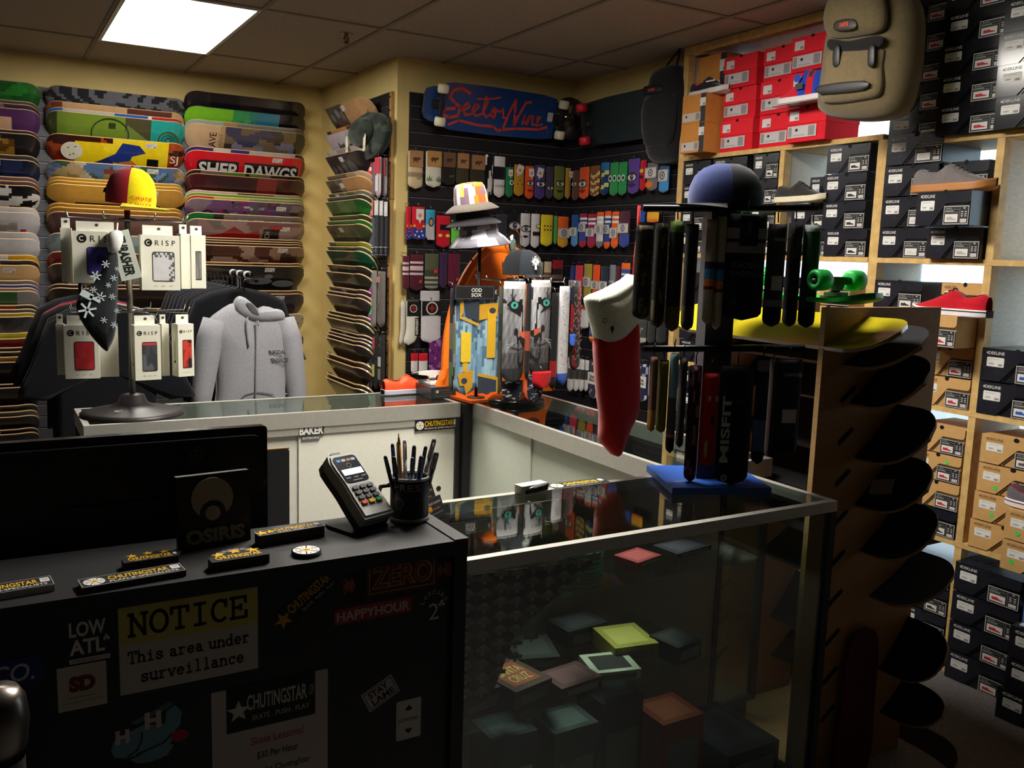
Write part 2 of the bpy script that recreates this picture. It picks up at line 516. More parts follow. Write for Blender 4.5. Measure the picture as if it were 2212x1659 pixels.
m = MB(); m.lathe(Fd, ((0.0, 0.052), (0.018, 0.053), (0.02, 0.056), (0.0, 0.057)), (140, 120, 90), 14); m.build('deflector', METAL, t)
# ================================================================ SKATEBOARD DECKS ON THE WALLS
def pal_voronoi(cols, n, seed, base=None, stretch=3.0):
    r = random.Random(seed)
    pts = [(r.random() * stretch, r.random(), r.choice(cols)) for _ in range(n)]
    def f(u, v):
        uu = u * stretch
        return min(pts, key=lambda p: (p[0] - uu) ** 2 + (p[1] - v) ** 2)[2]
    return f
def pal_solid(c):
    return lambda u, v: c
def pal_bands(stops):
    """stops: (u_end, colour)."""
    def f(u, v):
        for e, c in stops:
            if u <= e:
                return c
        return stops[-1][1]
    return f
def pal_mix(base, over, mask):
    return lambda u, v: over(u, v) if mask(u, v) else base(u, v)
def pal_swirl(a, b, seed, k=9):
    r = random.Random(seed)
    p1, p2, p3 = r.random() * 6, r.random() * 6, r.random() * 6
    return lambda u, v: a if math.sin(k * 2.2 * u + 3 * math.sin(5 * v + p1) + p2) * math.cos(6 * v + 4 * math.sin(7 * u + p3)) > 0.1 else b
EDGE = (214, 178, 132)
def deck_mesh(m, Fr, L, Wd, fn, edge=EDGE, th=0.009, kick=0.045, shape=2.6, nu=56, nv=10, back=(120, 92, 62), kickdir=-1):
    """A popsicle deck in the frame: length along ex, graphic side towards the normal."""
    kl = 0.17 * L
    def hw(u):
        x = abs(2 * u - 1)
        x0 = 0.72
        t = 0.0 if x < x0 else (x - x0) / (1 - x0)
        return 0.5 * Wd * (max(0.0, 1 - t ** shape)) ** (1 / 2.1)
    def pos(u, v, c):
        a = (u - 0.5) * L
        e = max(0.0, abs(a) - (L / 2 - kl)) / kl
        k = kickdir * kick * e * e
        y = (2 * v - 1) * hw(u)
        conc = kickdir * 0.006 * (2 * v - 1) ** 2
        return Fr(a, y, c + k + conc)
    def wu(u):
        x = 2 * u - 1
        return 0.5 + 0.5 * math.copysign(1 - (1 - abs(x)) ** 1.25, x)
    m.grid(lambda u, v: pos(wu(u), v, th / 2), nu, nv, lambda u, v: fn(wu(u), v))
    m.grid(lambda u, v: pos(wu(u), v, -th / 2), nu, nv, back, flip=True)
    for v in (0.0, 1.0):
        m.grid(lambda u, w: pos(wu(u), v, (w - 0.5) * th), nu, 1, edge, flip=(v == 0.0))
    return pos
def wall_deck(F0, L, Wd, fn, label, group, sticker=None, edge=EDGE, extra=None, nu=56, nv=10, mat=None, wall=0.1):
    m = MB()
    deck_mesh(m, F0, L, Wd, fn, edge, nu=nu, nv=nv)
    if extra:
        extra(m, F0.at(0, 0, 0.0048))
    o = m.build('skateboard_deck', mat or WRAP)
    tag(o, label, 'skateboard deck', group)
    if sticker is not None:
        a, b = sticker
        s = MB(); Fs = F0.at(a, b, 0.0052 - 0.006 * (2 * b / Wd) ** 2 + 0.0006)
        s.slab(Fs, ((-0.034, -0.017), (0.034, -0.017), (0.034, 0.017), (-0.034, 0.017)), 0, 0.0006, (222, 218, 212))
        for k in range(3):
            s.rect(Fs, -0.028, 0.012 - 0.01 * k, 0.006 - 0.008 * k, 0.009 - 0.008 * k, 0.0008, (150, 148, 146))
        s.rect(Fs, 0.016, 0.028, -0.013, -0.004, 0.0008, (120, 118, 116))
        s.build('price_sticker', PAPER, o)
    return o
TILT = 35.0
def deck_column(col_name, plane, mid_px, L, rows, xshift=0.0, mode='back', group=''):
    """rows: one list per hook pair, back deck first: (y_px, palette, description, options)."""
    n = 0
    for row in rows:
        k = len(row)
        for i, (ypx, fn, desc, opt) in enumerate(row):
            n += 1
            off = 0.010 * (k - 1 - i)
            if mode == 'back':
                z = P(opt.get('px', mid_px), ypx, 1, YS - 0.155 + off).z
                top = Vector((P(mid_px, row[-1][0], 1, YS - 0.155).x, YS - 0.155 + off, z))
                Fr = FRONT(top).tilt(TILT)
            else:
                z = P(opt.get('px', mid_px), ypx, 0, XR - 0.155 + off).z
                top = Vector((XR - 0.155 + off, P(mid_px, row[-1][0], 0, XR - 0.155).y, z))
                Fr = SIDE(top).tilt(TILT)
            Wd = opt.get('w', 0.205)
            Fr = Fr.at(xshift, -Wd / 2, 0)
            full = i == k - 1
            st = opt.get('st', (0.2, 0.075))
            wall_deck(Fr, opt.get('L', L), Wd, fn, f"{desc}, {ORD[n]} down in the {col_name}", group, st if st else None, opt.get('e', EDGE), opt.get('x'), nu=56 if full else 40, nv=12 if full else 6)
V = pal_voronoi
g1 = 'decks in the outer column'
S1 = {'st': (0.16, 0.08)}
rows = [
 [(179, V([(36, 110, 42), (44, 128, 48), (30, 92, 38)], 26, 1), 'green stained deck with pale label', {'px': 50, 'st': (0.1, 0.07)})],
 [(221, V([(70, 50, 60), (90, 70, 80)], 8, 2), 'plum coloured deck', S1), (228, V([(60, 44, 56), (120, 100, 110)], 8, 3), 'dull purple deck', S1),
  (238, pal_mix(pal_bands([(0.3, (196, 150, 120)), (0.86, (214, 170, 140)), (1, (66, 32, 76))]), pal_solid((84, 46, 92)), lambda u, v: v > 0.75 or (u > 0.8)), 'purple and peach deck', {'st': (0.12, 0.08)})],
 [(284, V([(80, 60, 60), (50, 40, 44)], 8, 4), 'grey brown deck', S1),
  (291, pal_mix(pal_swirl((148, 108, 40), (92, 62, 20), 3, 14), pal_solid((28, 26, 28)), lambda u, v: u > 0.82 or v > 0.86), 'black deck with gold carved design', S1)],
 [(338, V([(52, 50, 54), (70, 66, 70)], 6, 5), 'charcoal deck', S1), (348, V([(22, 30, 60), (30, 40, 76), (18, 22, 40)], 20, 6), 'navy blue deck', S1)],
 [(385, V([(110, 84, 80), (80, 60, 60)], 6, 7), 'maroon edged deck', S1), (394, V([(210, 196, 200), (90, 60, 60)], 7, 8), 'pale pink deck', S1),
  (403, V([(18, 18, 20), (20, 20, 22), (210, 206, 200)], 70, 9), 'black and white comic deck', S1)],
 [(450, pal_mix(pal_solid((214, 208, 206)), pal_solid((232, 160, 40)), lambda u, v: 0.55 < u < 0.64 and v > 0.6), 'white deck with orange patch', {'st': None}),
  (461, pal_mix(pal_solid((196, 192, 194)), pal_swirl((150, 140, 132), (188, 182, 180), 4), lambda u, v: 0.5 < u < 0.85 and v < 0.75), 'white deck with stone statue print', {'st': None, 'x': lambda m, f: (m.rect(f, 0.3, 0.33, -0.05, -0.01, 0.001, (180, 50, 60)), m.ell(f, 0.0, 0.0, 0.09, 0.07, 0.001, (24, 60, 110)))})],
 [(504, pal_solid((206, 200, 204)), 'plain white deck', {'st': None}),
  (518, pal_mix(pal_solid((200, 196, 198)), pal_solid((30, 84, 140)), lambda u, v: v < 0.75 - 1.6 * abs(u - 0.55)), 'white deck with blue wave', {'st': None, 'x': lambda m, f: m.rect(f, 0.28, 0.32, -0.06, -0.03, 0.001, (170, 40, 60))})],
 [(553, pal_bands([(0.62, (220, 216, 204)), (0.72, (176, 40, 44)), (0.8, (224, 220, 210)), (1, (216, 160, 30))]), 'white and yellow deck', {'st': None}), (564, V([(50, 44, 40), (180, 170, 150)], 9, 12), 'dark striped deck', S1),
  (575, pal_mix(pal_solid((206, 166, 116)), V([(30, 60, 130), (170, 60, 50), (40, 30, 30)], 14, 13), lambda u, v: u < 0.62), 'natural wood deck with blue lettering', {'st': (0.24, 0.07)})],
 [(597, V([(150, 140, 134), (160, 152, 146)], 9, 14), 'grey deck', {'st': None}), (608, V([(120, 112, 106), (140, 130, 124)], 9, 15), 'taupe deck', {'st': None}),
  (617, pal_solid((40, 70, 160)), 'bright blue deck', {'st': None}), (624, V([(120, 60, 54), (150, 130, 124)], 9, 16), 'rusty deck', {'st': None}),
  (631, pal_mix(pal_solid((128, 122, 120)), V([(130, 40, 40), (50, 90, 50), (130, 122, 118)], 12, 17), lambda u, v: 0.6 < u < 0.85), 'grey deck with red and green figures', {'st': None})],
 [(661, pal_bands([(0.56, (214, 206, 90)), (0.84, (150, 44, 36)), (1, (60, 56, 54))]), 'yellow and red deck', {'st': None}), (670, V([(90, 84, 90), (110, 100, 104)], 6, 18), 'slate deck', {'st': None}), (678, pal_solid((196, 168, 40)), 'mustard yellow deck', {'st': None}),
  (686, V([(44, 42, 46), (60, 58, 62), (80, 78, 82)], 18, 19), 'dark grey deck', {'st': None})],
 [(721, pal_solid((214, 204, 40)), 'lemon yellow deck', {'st': None}), (733, pal_mix(pal_solid((126, 30, 34)), pal_solid((150, 140, 136)), lambda u, v: 0.62 < u < 0.74), 'dark red deck', {'st': None}), (752, V([(70, 56, 50), (90, 76, 66)], 6, 20), 'brown deck', S1), (761, V([(50, 44, 44), (80, 70, 66)], 6, 21), 'umber deck', S1),
  (772, pal_bands([(0.56, (190, 180, 160)), (0.9, (196, 150, 50)), (1, (180, 140, 60))]), 'tan and gold deck', {'st': None}), (783, V([(26, 24, 28), (36, 34, 40)], 16, 22), 'black deck with faint print', {'st': None})],
 [(830, pal_bands([(0.6, (130, 40, 44)), (0.68, (190, 186, 180)), (1, (40, 40, 42))]), 'red white and black deck', {'st': None}), (838, V([(58, 46, 40), (70, 58, 50), (46, 38, 34)], 24, 23), 'dark brown sketch deck', {'st': None})],
 [(877, V([(70, 66, 62), (110, 104, 98)], 8, 24), 'smoky deck', S1), (890, pal_solid((130, 126, 118)), 'light grey deck', {'st': None}), (901, V([(40, 34, 32), (52, 44, 40)], 10, 25), 'deep brown deck', {'st': None})],
 [(928, V([(70, 40, 36), (44, 40, 40)], 8, 26), 'maroon black deck', S1), (938, V([(40, 36, 36), (60, 54, 50)], 8, 27), 'black brown deck', {'st': None})],
]
deck_column('outer deck column', YS, 50, 0.82, rows, xshift=-0.315, group=g1)
g2 = 'decks in the middle column'
def tent(m, f):
    m.poly(f, ((0.02, -0.07), (0.21, -0.07), (0.05, 0.055)), 0.0005, (120, 140, 60))
    m.ring(f, -0.05, -0.02, 0.105, 0.112, 0.001, (40, 56, 24), 28)
    m.rect(f, -0.06, -0.02, 0.02, 0.06, 0.001, (50, 64, 30))
    for r in (0.065, 0.045, 0.025):
        m.ring(f, 0.3, -0.03, r - 0.009, r, 0.001, (90, 80, 40) if r != 0.045 else (30, 120, 110), 24)
def moon(m, f):
    m.ell(f, -0.27, 0.0, 0.062, 0.062, 0.0008, (222, 216, 196), 28)
    for a, b in ((-0.29, 0.02), (-0.26, -0.02), (-0.25, 0.03), (-0.28, -0.03)):
        m.ell(f, a, b, 0.007, 0.005, 0.0014, (120, 110, 90), 8)
    m.poly(f, ((-0.1, -0.05), (-0.02, 0.0), (0.02, 0.08), (0.12, 0.07), (0.16, 0.02), (0.08, -0.01), (0.06, -0.07)), 0.0008, (30, 52, 130))
    m.poly(f, ((-0.14, -0.07), (-0.06, -0.03), (-0.02, -0.08)), 0.001, (24, 40, 100))
    m.poly(f, ((0.17, -0.09), (0.24, -0.09), (0.24, -0.02), (0.17, -0.02)), 0.001, (18, 16, 18))
    m.poly(f, ((0.0, -0.06), (0.08, -0.04), (0.12, -0.08), (0.02, -0.09)), 0.0012, (190, 110, 40))
    m.text(f, 'SJ', 0.335, -0.02, 0.05, 0.07, 0.0012, (230, 226, 214))
rows = [
 [(200, pal_swirl((40, 42, 48), (104, 106, 112), 5, 13), 'dark grey deck with pale swirl drawing', {'st': None, 'x': lambda m, f: m.text(f.rot(90, 0.34, -0.03), 'ZB', 0, 0, 0.06, 0.05, 0.001, (190, 190, 190))})],
 [(233, pal_bands([(0.1, (130, 60, 40)), (0.55, (206, 164, 118)), (0.9, (100, 56, 44)), (1, (206, 164, 118))]), 'tan deck with brown script', {'st': None}),
  (246, pal_bands([(0.12, (44, 110, 190)), (0.46, (196, 190, 186)), (0.72, (40, 100, 190)), (0.74, (230, 230, 230)), (0.98, (190, 44, 54)), (1, (220, 210, 210))]), 'white deck with blue and red lettering', {'st': None}),
  (253, pal_mix(pal_bands([(0.08, (60, 74, 34)), (0.55, (122, 148, 50)), (0.74, (84, 78, 52)), (1, (40, 168, 158))]), pal_solid((40, 168, 158)), lambda u, v: u > 0.76), 'olive and teal deck with tent drawing', {'st': None, 'x': tent})],
 [(301, pal_mix(V([(238, 206, 20), (240, 210, 24), (244, 214, 40)], 14, 33), V([(140, 40, 20), (170, 70, 24), (60, 24, 16)], 26, 34), lambda u, v: u < 0.2 or u > 0.86 or (v > 0.8 and u < 0.45)), 'yellow deck with moon and blue silhouette', {'x': moon, 'st': (0.19, 0.075)})],
 [(357, V([(86, 110, 150), (150, 120, 70), (120, 60, 50), (190, 180, 160), (60, 90, 60), (176, 150, 110), (110, 140, 190)], 60, 35), 'deck crowded with multicoloured figures', {'st': (0.2, 0.075)})],
 [(392, pal_solid((206, 150, 56)), 'gold foil deck', {'st': None, 'e': (230, 190, 110)}), (399, pal_solid((196, 140, 50)), 'second gold foil deck', {'st': None, 'e': (236, 200, 120)}),
  (406, pal_mix(pal_solid((204, 150, 60)), pal_solid((40, 30, 16)), lambda u, v: v < 0.45 - 0.25 * abs(u - 0.5)), 'gold deck with dark band', {'st': (0.2, 0.075), 'e': (240, 206, 130)})],
 [(447, pal_solid((190, 134, 46)), 'gold edged deck', {'st': None, 'e': (232, 190, 110)}), (455, pal_solid((170, 120, 44)), 'bronze deck', {'st': None, 'e': (236, 196, 120)}),
  (465, V([(120, 84, 76), (96, 64, 60), (140, 104, 92)], 14, 36), 'brown pink deck', {'st': None})],
 [(510, V([(150, 170, 176), (120, 140, 150), (176, 190, 190)], 20, 37), 'pale blue deck', {'st': None})],
 [(549, V([(140, 36, 40), (120, 30, 34)], 8, 38), 'crimson deck', {'st': None}), (574, V([(196, 186, 176), (180, 170, 160), (60, 50, 48)], 26, 39), 'cream spotted deck', {'st': None})],
 [(617, V([(60, 44, 36), (80, 60, 46)], 8, 40), 'dark wood deck', {'st': None}), (625, V([(50, 38, 34), (40, 32, 30)], 8, 41), 'black stained deck', {'st': None})],
 [(668, V([(34, 30, 36), (24, 22, 26)], 8, 42), 'black deck half hidden by garments', {'st': None})],
]
deck_column('middle deck column', YS, 258, 0.82, rows, group=g2)
g3 = 'decks in the column beside the corner'
def lime(m, f):
    m.poly(f, ((-0.29, -0.03), (-0.25, 0.005), (-0.245, 0.02), (-0.262, 0.012), (-0.285, -0.012), (-0.30, -0.012)), 0.001, (24, 40, 20))
    m.text(f.rot(90, -0.08, 0.01), 'NT', 0, 0, 0.05, 0.035, 0.001, (150, 200, 150))
    m.text(f.rot(90, -0.005, 0.01), 'EVE', 0, 0, 0.075, 0.035, 0.001, (150, 205, 170))
def slave(m, f):
    m.text(f.rot(90, -0.235, -0.01), 'LAVE', 0, 0, 0.13, 0.045, 0.001, (26, 20, 18))
    m.text(f.rot(90, -0.185, -0.01), 'MANY', 0, 0, 0.13, 0.035, 0.001, (170, 136, 104))
def shep(m, f):
    m.poly(f, ((-0.335, -0.095), (0.345, -0.095), (0.345, 0.03), (0.32, 0.045), (-0.31, 0.045), (-0.335, 0.03)), 0.0006, (20, 18, 20))
    m.rect(f, -0.065, -0.03, -0.095, 0.05, 0.0009, (206, 24, 36))
    m.text(f, 'SHEP', -0.2, -0.022, 0.25, 0.105, 0.0014, (216, 212, 206), bold=0.03)
    m.text(f, 'DAWGS', 0.155, -0.022, 0.36, 0.105, 0.0014, (214, 210, 204), bold=0.03)
def collage(m, f):
    r = random.Random(5)
    for k in range(40):
        a, b = r.uniform(-0.17, 0.2), r.uniform(-0.09, 0.09)
        m.rect(f, a, a + r.uniform(0.015, 0.05), b, b + r.uniform(0.008, 0.02), 0.0006 + 0.00002 * k, r.choice([(200, 190, 196), (40, 34, 40), (150, 60, 130), (110, 90, 110), (170, 150, 160)]))
    m.ring(f, -0.27, -0.02, 0.034, 0.044, 0.002, (20, 18, 24), 22); m.ell(f, -0.27, -0.02, 0.034, 0.034, 0.002, (120, 112, 116), 20)
    m.poly(f, ((-0.2, -0.09), (-0.17, -0.09), (-0.17, 0.06), (-0.182, 0.04)), 0.002, (140, 50, 110))
def flip_deck(m, f):
    m.ell(f, -0.13, 0.055, 0.043, 0.016, 0.001, (196, 44, 44), 22); m.text(f, 'BAKE', -0.13, 0.055, 0.05, 0.012, 0.0016, (236, 220, 214))
    for k in range(6):
        m.rect(f, -0.075 + 0.036 * k, -0.044 + 0.036 * k, 0.042, 0.07, 0.001, (216, 206, 204) if k % 3 != 2 else (170, 30, 36))
def ditch(m, f):
    m.poly(f, ((-0.3, -0.1), (0.1, -0.1), (0.07, 0.03), (-0.02, 0.01), (-0.1, 0.06), (-0.18, 0.0), (-0.28, -0.02)), 0.0006, (150, 24, 28))
    m.rect(f, 0.1, 0.21, -0.1, 0.05, 0.0008, (30, 26, 28)); m.text(f.rot(90, 0.13, -0.03), 'DITCH', 0, 0, 0.12, 0.035, 0.0014, (190, 186, 180))
    m.ell(f, 0.19, 0.065, 0.04, 0.016, 0.001, (190, 60, 54), 20)
def mummy(m, f):
    for a, b, ra, rb in ((-0.2, -0.03, 0.06, 0.02), (0.08, -0.02, 0.09, 0.03), (0.02, -0.01, 0.03, 0.02), (0.25, -0.04, 0.08, 0.03), (0.14, 0.02, 0.03, 0.02)):
        m.ell(f, a, b, ra, rb, 0.001, (112, 116, 118), 14)
    m.ell(f, 0.06, -0.02, 0.016, 0.013, 0.0016, (40, 40, 44), 10)
def cartoon(m, f):
    m.text(f, 'RISE', 0.26, -0.04, 0.16, 0.06, 0.001, (30, 28, 30), bold=0.02)
    for k in range(12):
        m.ell(f, 0.1 + 0.025 * k, 0.05 + 0.02 * math.sin(3 * k), 0.006, 0.006, 0.001, (70, 66, 64), 8)
rows = [
 [(211, pal_mix(V([(30, 24, 30), (24, 20, 26), (40, 32, 36)], 20, 50), V([(190, 120, 70), (150, 80, 60), (200, 160, 110)], 12, 51), lambda u, v: 0.12 < u < 0.42 and v < 0.4), 'black deck with small orange scene', {'st': None, 'e': (60, 50, 46)})],
 [(242, pal_bands([(0.38, (126, 196, 44)), (0.5, (60, 160, 90)), (0.57, (44, 140, 120)), (0.76, (40, 130, 160)), (1, (14, 14, 26))]), 'lime green deck fading to blue and black', {'x': lime, 'st': None, 'e': (60, 90, 50)})],
 [(270, pal_bands([(0.3, (156, 176, 160)), (0.4, (176, 140, 104)), (0.9, (130, 132, 122)), (1, (90, 90, 84))]), 'mint deck', {'st': None}),
  (279, pal_mix(pal_bands([(0.27, (206, 168, 130)), (0.3, (180, 150, 100)), (0.52, (92, 90, 110)), (0.86, (96, 86, 64)), (1, (50, 44, 36))]), V([(70, 66, 90), (130, 128, 150), (60, 52, 44), (120, 100, 76), (170, 130, 110)], 40, 52), lambda u, v: 0.3 < u < 0.9), 'tan deck with two painted photo panels', {'x': slave, 'st': None})],
 [(327, pal_bands([(0.2, (60, 40, 110)), (0.35, (200, 196, 190)), (0.5, (60, 44, 120)), (0.9, (190, 186, 180)), (1, (40, 34, 34))]), 'white and violet deck', {'st': None}),
  (335, pal_mix(pal_solid((208, 26, 38)), pal_solid((120, 16, 26)), lambda u, v: u > 0.95), 'red deck with large white block letters', {'x': shep, 'st': (0.19, 0.078)})],
 [(376, V([(30, 34, 26), (70, 110, 50), (24, 22, 24), (90, 90, 84)], 26, 53), 'black and green deck', {'st': None}),
  (384, pal_mix(V([(70, 24, 28), (52, 20, 24), (44, 22, 22)], 20, 54), V([(150, 50, 50), (120, 30, 36)], 8, 55), lambda u, v: 0.56 < u < 0.74 and v > 0.2), 'dark red deck with wood grain', {'st': None, 'e': (180, 120, 90)})],
 [(419, pal_bands([(0.4, (190, 186, 180)), (0.7, (84, 74, 70)), (1, (150, 146, 140))]), 'silver deck', {'st': None}), (424, pal_solid((110, 170, 60)), 'leaf green deck', {'st': None}), (430, pal_bands([(0.2, (200, 70, 40)), (0.5, (210, 190, 90)), (1, (150, 150, 120))]), 'red and yellow deck', {'st': None}),
  (436, V([(110, 70, 110), (90, 74, 84), (130, 110, 120), (70, 50, 60), (96, 90, 92)], 40, 56), 'purple collage deck with black ring', {'x': collage, 'st': (0.22, 0.06)})],
 [(466, pal_bands([(0.22, (24, 110, 50)), (0.3, (40, 36, 36)), (1, (120, 112, 106))]), 'deck with green nose and red oval', {'x': flip_deck, 'st': (0.26, 0.05)}),
  (479, V([(150, 116, 112), (130, 90, 86), (120, 106, 98), (160, 130, 124)], 30, 57), 'pink and red painted deck', {'x': ditch, 'st': (0.25, 0.055)})],
 [(517, V([(80, 44, 24), (60, 36, 22)], 6, 58), 'brown deck', {'st': None}), (522, V([(76, 46, 28), (56, 36, 24)], 6, 59), 'second brown deck', {'st': None}), (527, V([(70, 40, 26), (56, 36, 24)], 6, 60), 'third brown deck', {'st': None}),
  (533, V([(84, 44, 30), (150, 116, 96), (170, 138, 116), (60, 34, 26), (136, 104, 90)], 26, 61), 'brown deck with pale statue print', {'st': (0.23, 0.08)})],
 [(569, V([(120, 84, 50), (60, 40, 26)], 4, 62), 'natural edged deck', {'st': None}),
  (575, V([(26, 28, 30), (34, 36, 38), (20, 20, 24)], 20, 63), 'black deck with grey creature', {'x': mummy, 'st': (0.14, 0.075)})],
 [(629, V([(110, 74, 46), (60, 40, 30)], 4, 64), 'wood edged deck', {'st': None}), (636, V([(54, 46, 66), (34, 38, 70), (70, 60, 60)], 14, 65), 'dusky purple deck', {'st': (0.21, 0.075)})],
 [(680, V([(196, 188, 176), (204, 196, 184)], 8, 66), 'white deck with dark cartoon letters', {'x': cartoon, 'st': None, 'px': 640})],
 [(726, V([(50, 42, 40), (38, 34, 34)], 14, 67), 'black deck with pale edge', {'st': None, 'px': 650, 'e': (190, 170, 150)})],
 [(771, V([(48, 40, 40), (40, 32, 32)], 8, 68), 'dark brown deck', {'st': None, 'px': 650})],
 [(804, V([(60, 50, 48), (40, 36, 36)], 6, 69), 'ash deck', {'st': None, 'px': 655}), (812, V([(34, 38, 48), (26, 26, 30), (60, 66, 76)], 18, 70), 'slate blue deck', {'st': None, 'px': 655})],
 [(850, V([(60, 56, 52), (40, 38, 38)], 8, 71), 'grey black deck', {'st': None, 'px': 655})],
]
deck_column('column beside the corner', YS, 540, 0.815, rows, group=g3)
g4 = 'decks on the return wall'
def tower(m, f):
    m.poly(f, ((-0.12, 0.0), (-0.1, 0.05), (-0.08, 0.02), (-0.02, 0.03), (0.05, -0.03), (0.06, -0.09), (-0.03, -0.09)), 0.001, (86, 70, 70))
def ovals(m, f):
    for a in (-0.2, -0.11, 0.0, 0.12):
        m.ell(f, a, -0.02 + 0.02 * (a > -0.05), 0.035 if a < 0.1 else 0.07, 0.055, 0.001, (80, 84, 92), 16)
GR = [(40, 120, 44), (30, 96, 40), (60, 110, 60), (34, 84, 36)]
OL = [(70, 78, 46), (56, 66, 44), (90, 96, 60), (44, 52, 36)]
DK = [(52, 46, 44), (40, 36, 36), (62, 56, 52)]
rows = [
 [(225, pal_bands([(0.52, (80, 70, 66)), (1, (190, 146, 100))]), 'half photo half plain wood deck', {'x': lambda m, f: [m.ell(f, a, b, 0.035, 0.03, 0.001, c, 10) for a, b, c in ((-0.2, 0.03, (120, 124, 124)), (-0.1, 0.05, (140, 136, 130)), (-0.12, -0.02, (96, 66, 60)), (-0.22, -0.04, (44, 40, 40)), (-0.05, -0.05, (140, 40, 40)), (-0.03, 0.03, (110, 104, 96)))], 'st': (0.03, 0.07)})],
 [(278, V([(60, 52, 46), (190, 130, 70)], 7, 80), 'dark and tan deck', {'st': None}), (286, V([(186, 180, 188), (172, 166, 174)], 10, 81), 'pale deck with ruined tower', {'x': tower, 'st': None})],
 [(323, V([(190, 184, 180), (170, 164, 162), (150, 146, 144)], 12, 82), 'light grey deck', {'st': None}), (334, V([(36, 34, 40), (46, 46, 56), (30, 28, 32)], 14, 83), 'black deck with four grey ovals', {'x': ovals, 'st': (0.0, 0.07)})],
 [(378, V([(170, 140, 110), (190, 160, 130), (90, 76, 64)], 12, 84), 'tan patterned deck', {'st': None}), (388, pal_mix(pal_solid((176, 132, 86)), V([(60, 54, 46), (110, 104, 92), (80, 72, 60)], 20, 85), lambda u, v: u < 0.55), 'wood deck with charcoal print', {'st': (0.0, 0.06)})],
 [(418, V([(110, 116, 100), (60, 80, 60)], 8, 86), 'sage deck', {'st': (-0.1, 0.08)}), (426, V([(80, 86, 84), (50, 60, 60)], 8, 87), 'grey teal deck', {'st': None}), (435, V(GR, 30, 88), 'vivid green deck', {'st': None})],
 [(468, V(OL, 10, 89), 'moss deck', {'st': None}), (478, V(GR, 10, 90), 'dark green deck', {'st': None}), (487, V(OL, 24, 91), 'olive camouflage deck', {'st': (0.0, 0.07)})],
 [(524, V([(150, 160, 50), (60, 84, 50), (60, 100, 80)], 8, 92), 'yellow green deck', {'st': None}), (534, V([(70, 100, 76), (50, 60, 50)], 8, 93), 'sea green deck', {'st': None}), (543, V([(20, 84, 52), (26, 70, 44), (36, 56, 40)], 20, 94), 'emerald deck', {'st': None})],
 [(574, V([(56, 54, 50), (90, 84, 76)], 8, 95), 'smoked deck', {'st': None}), (590, V([(44, 52, 38), (54, 54, 42), (40, 40, 32)], 18, 96), 'dark olive deck', {'st': None})],
 [(622, V([(70, 54, 84), (90, 70, 96), (60, 46, 60)], 8, 97), 'violet deck', {'st': (0.02, 0.08)}), (632, V([(100, 84, 84), (80, 66, 66)], 8, 98), 'mauve deck', {'st': None}), (640, V([(52, 46, 48), (66, 60, 60)], 16, 99), 'sooty deck', {'st': None})],
 [(676, V([(60, 70, 56), (80, 90, 70)], 6, 100), 'grey green deck', {'st': None}), (684, V([(90, 120, 50), (60, 70, 50)], 6, 101), 'yellow rimmed deck', {'st': None}), (692, V([(44, 50, 42), (56, 60, 50)], 14, 102), 'forest dark deck', {'st': None})],
 [(714, V([(40, 46, 60), (60, 66, 76)], 6, 103), 'steel deck', {'st': (0.0, 0.08)}), (722, V([(40, 60, 110), (50, 54, 76)], 6, 104), 'cobalt deck', {'st': None}), (729, V([(44, 50, 80), (80, 84, 90)], 6, 105), 'slate purple deck', {'st': None}), (738, V(DK, 14, 106), 'charred deck', {'st': None})],
 [(772, V([(120, 92, 84), (90, 66, 60)], 6, 107), 'rosewood deck', {'st': None}), (784, V([(74, 58, 56), (86, 68, 64), (60, 46, 46)], 18, 108), 'chestnut deck', {'st': None})],
 [(818, V([(90, 92, 62), (76, 76, 54)], 8, 109), 'khaki deck', {'st': None}), (828, V(DK, 12, 110), 'lowest dark deck', {'st': None})],
]
deck_column('return wall stack', XR, 732, 0.74, rows, mode='side', group=g4)
# ================================================================ SHOE SHELVES AND BOXES
PINE = (214, 176, 112)
XBK = 3.60
sh = thing('shoe_shelf_unit', 'pale pine shelving unit full of shoe boxes along the window', 'shelf', (XF, 2.5, 0))
Y3, Y2, Y1 = 2.048, 2.565, 3.845
def upright(y, z0, z1, w=0.04, panel=True, col=PINE):
    m = MB(); m.box(XF, XF + 0.045, y - w / 2, y + w / 2, z0, z1, col)
    o = m.build('upright', WOOD, sh)
    if panel:
        p = MB(); p.box(XF + 0.0455, XBK, y - 0.009, y + 0.009, z0, z1, (206, 196, 182)); p.build('divider_panel', PLYW, o)
def board(name, y0, y1, z, th=0.022):
    m = MB(); m.box(XF - 0.002, XBK, y0, y1, z - th, z, PINE); m.build(name, WOOD, sh)
upright(Y1, 0.0, 2.695)
upright(Y2, 0.0, 2.145, 0.045)
upright(Y3, 0.0, 2.105, 0.03)
upright(1.30, 0.0, 2.105, 0.03)
yd = P(1689, 350, 0, XF).y
upright(yd, 1.675, 2.145, 0.028)
m = MB(); m.box(XF, XF + 0.045, 0.9, Y1 + 0.02, 2.697, 2.74, PINE); m.build('top_rail', WOOD, sh)
m = MB(); m.box(XF + 0.05, XBK, 0.9, Y1 + 0.02, 2.722, 2.738, (190, 140, 118)); m.build('top_panel', PLYW, sh)
ZA, ZB, ZCc, ZD = 2.168, 1.655, 1.072, 0.548
board('shelf_board', Y2 - 0.0, Y1 - 0.021, ZA)
board('shelf_board', 0.4, Y2 - 0.024, ZA - 0.04)
for z in (ZB, ZCc, ZD):
    board('shelf_board', Y2 + 0.024, Y1 - 0.021, z)
    board('shelf_board', 0.4, Y2 - 0.024, z)
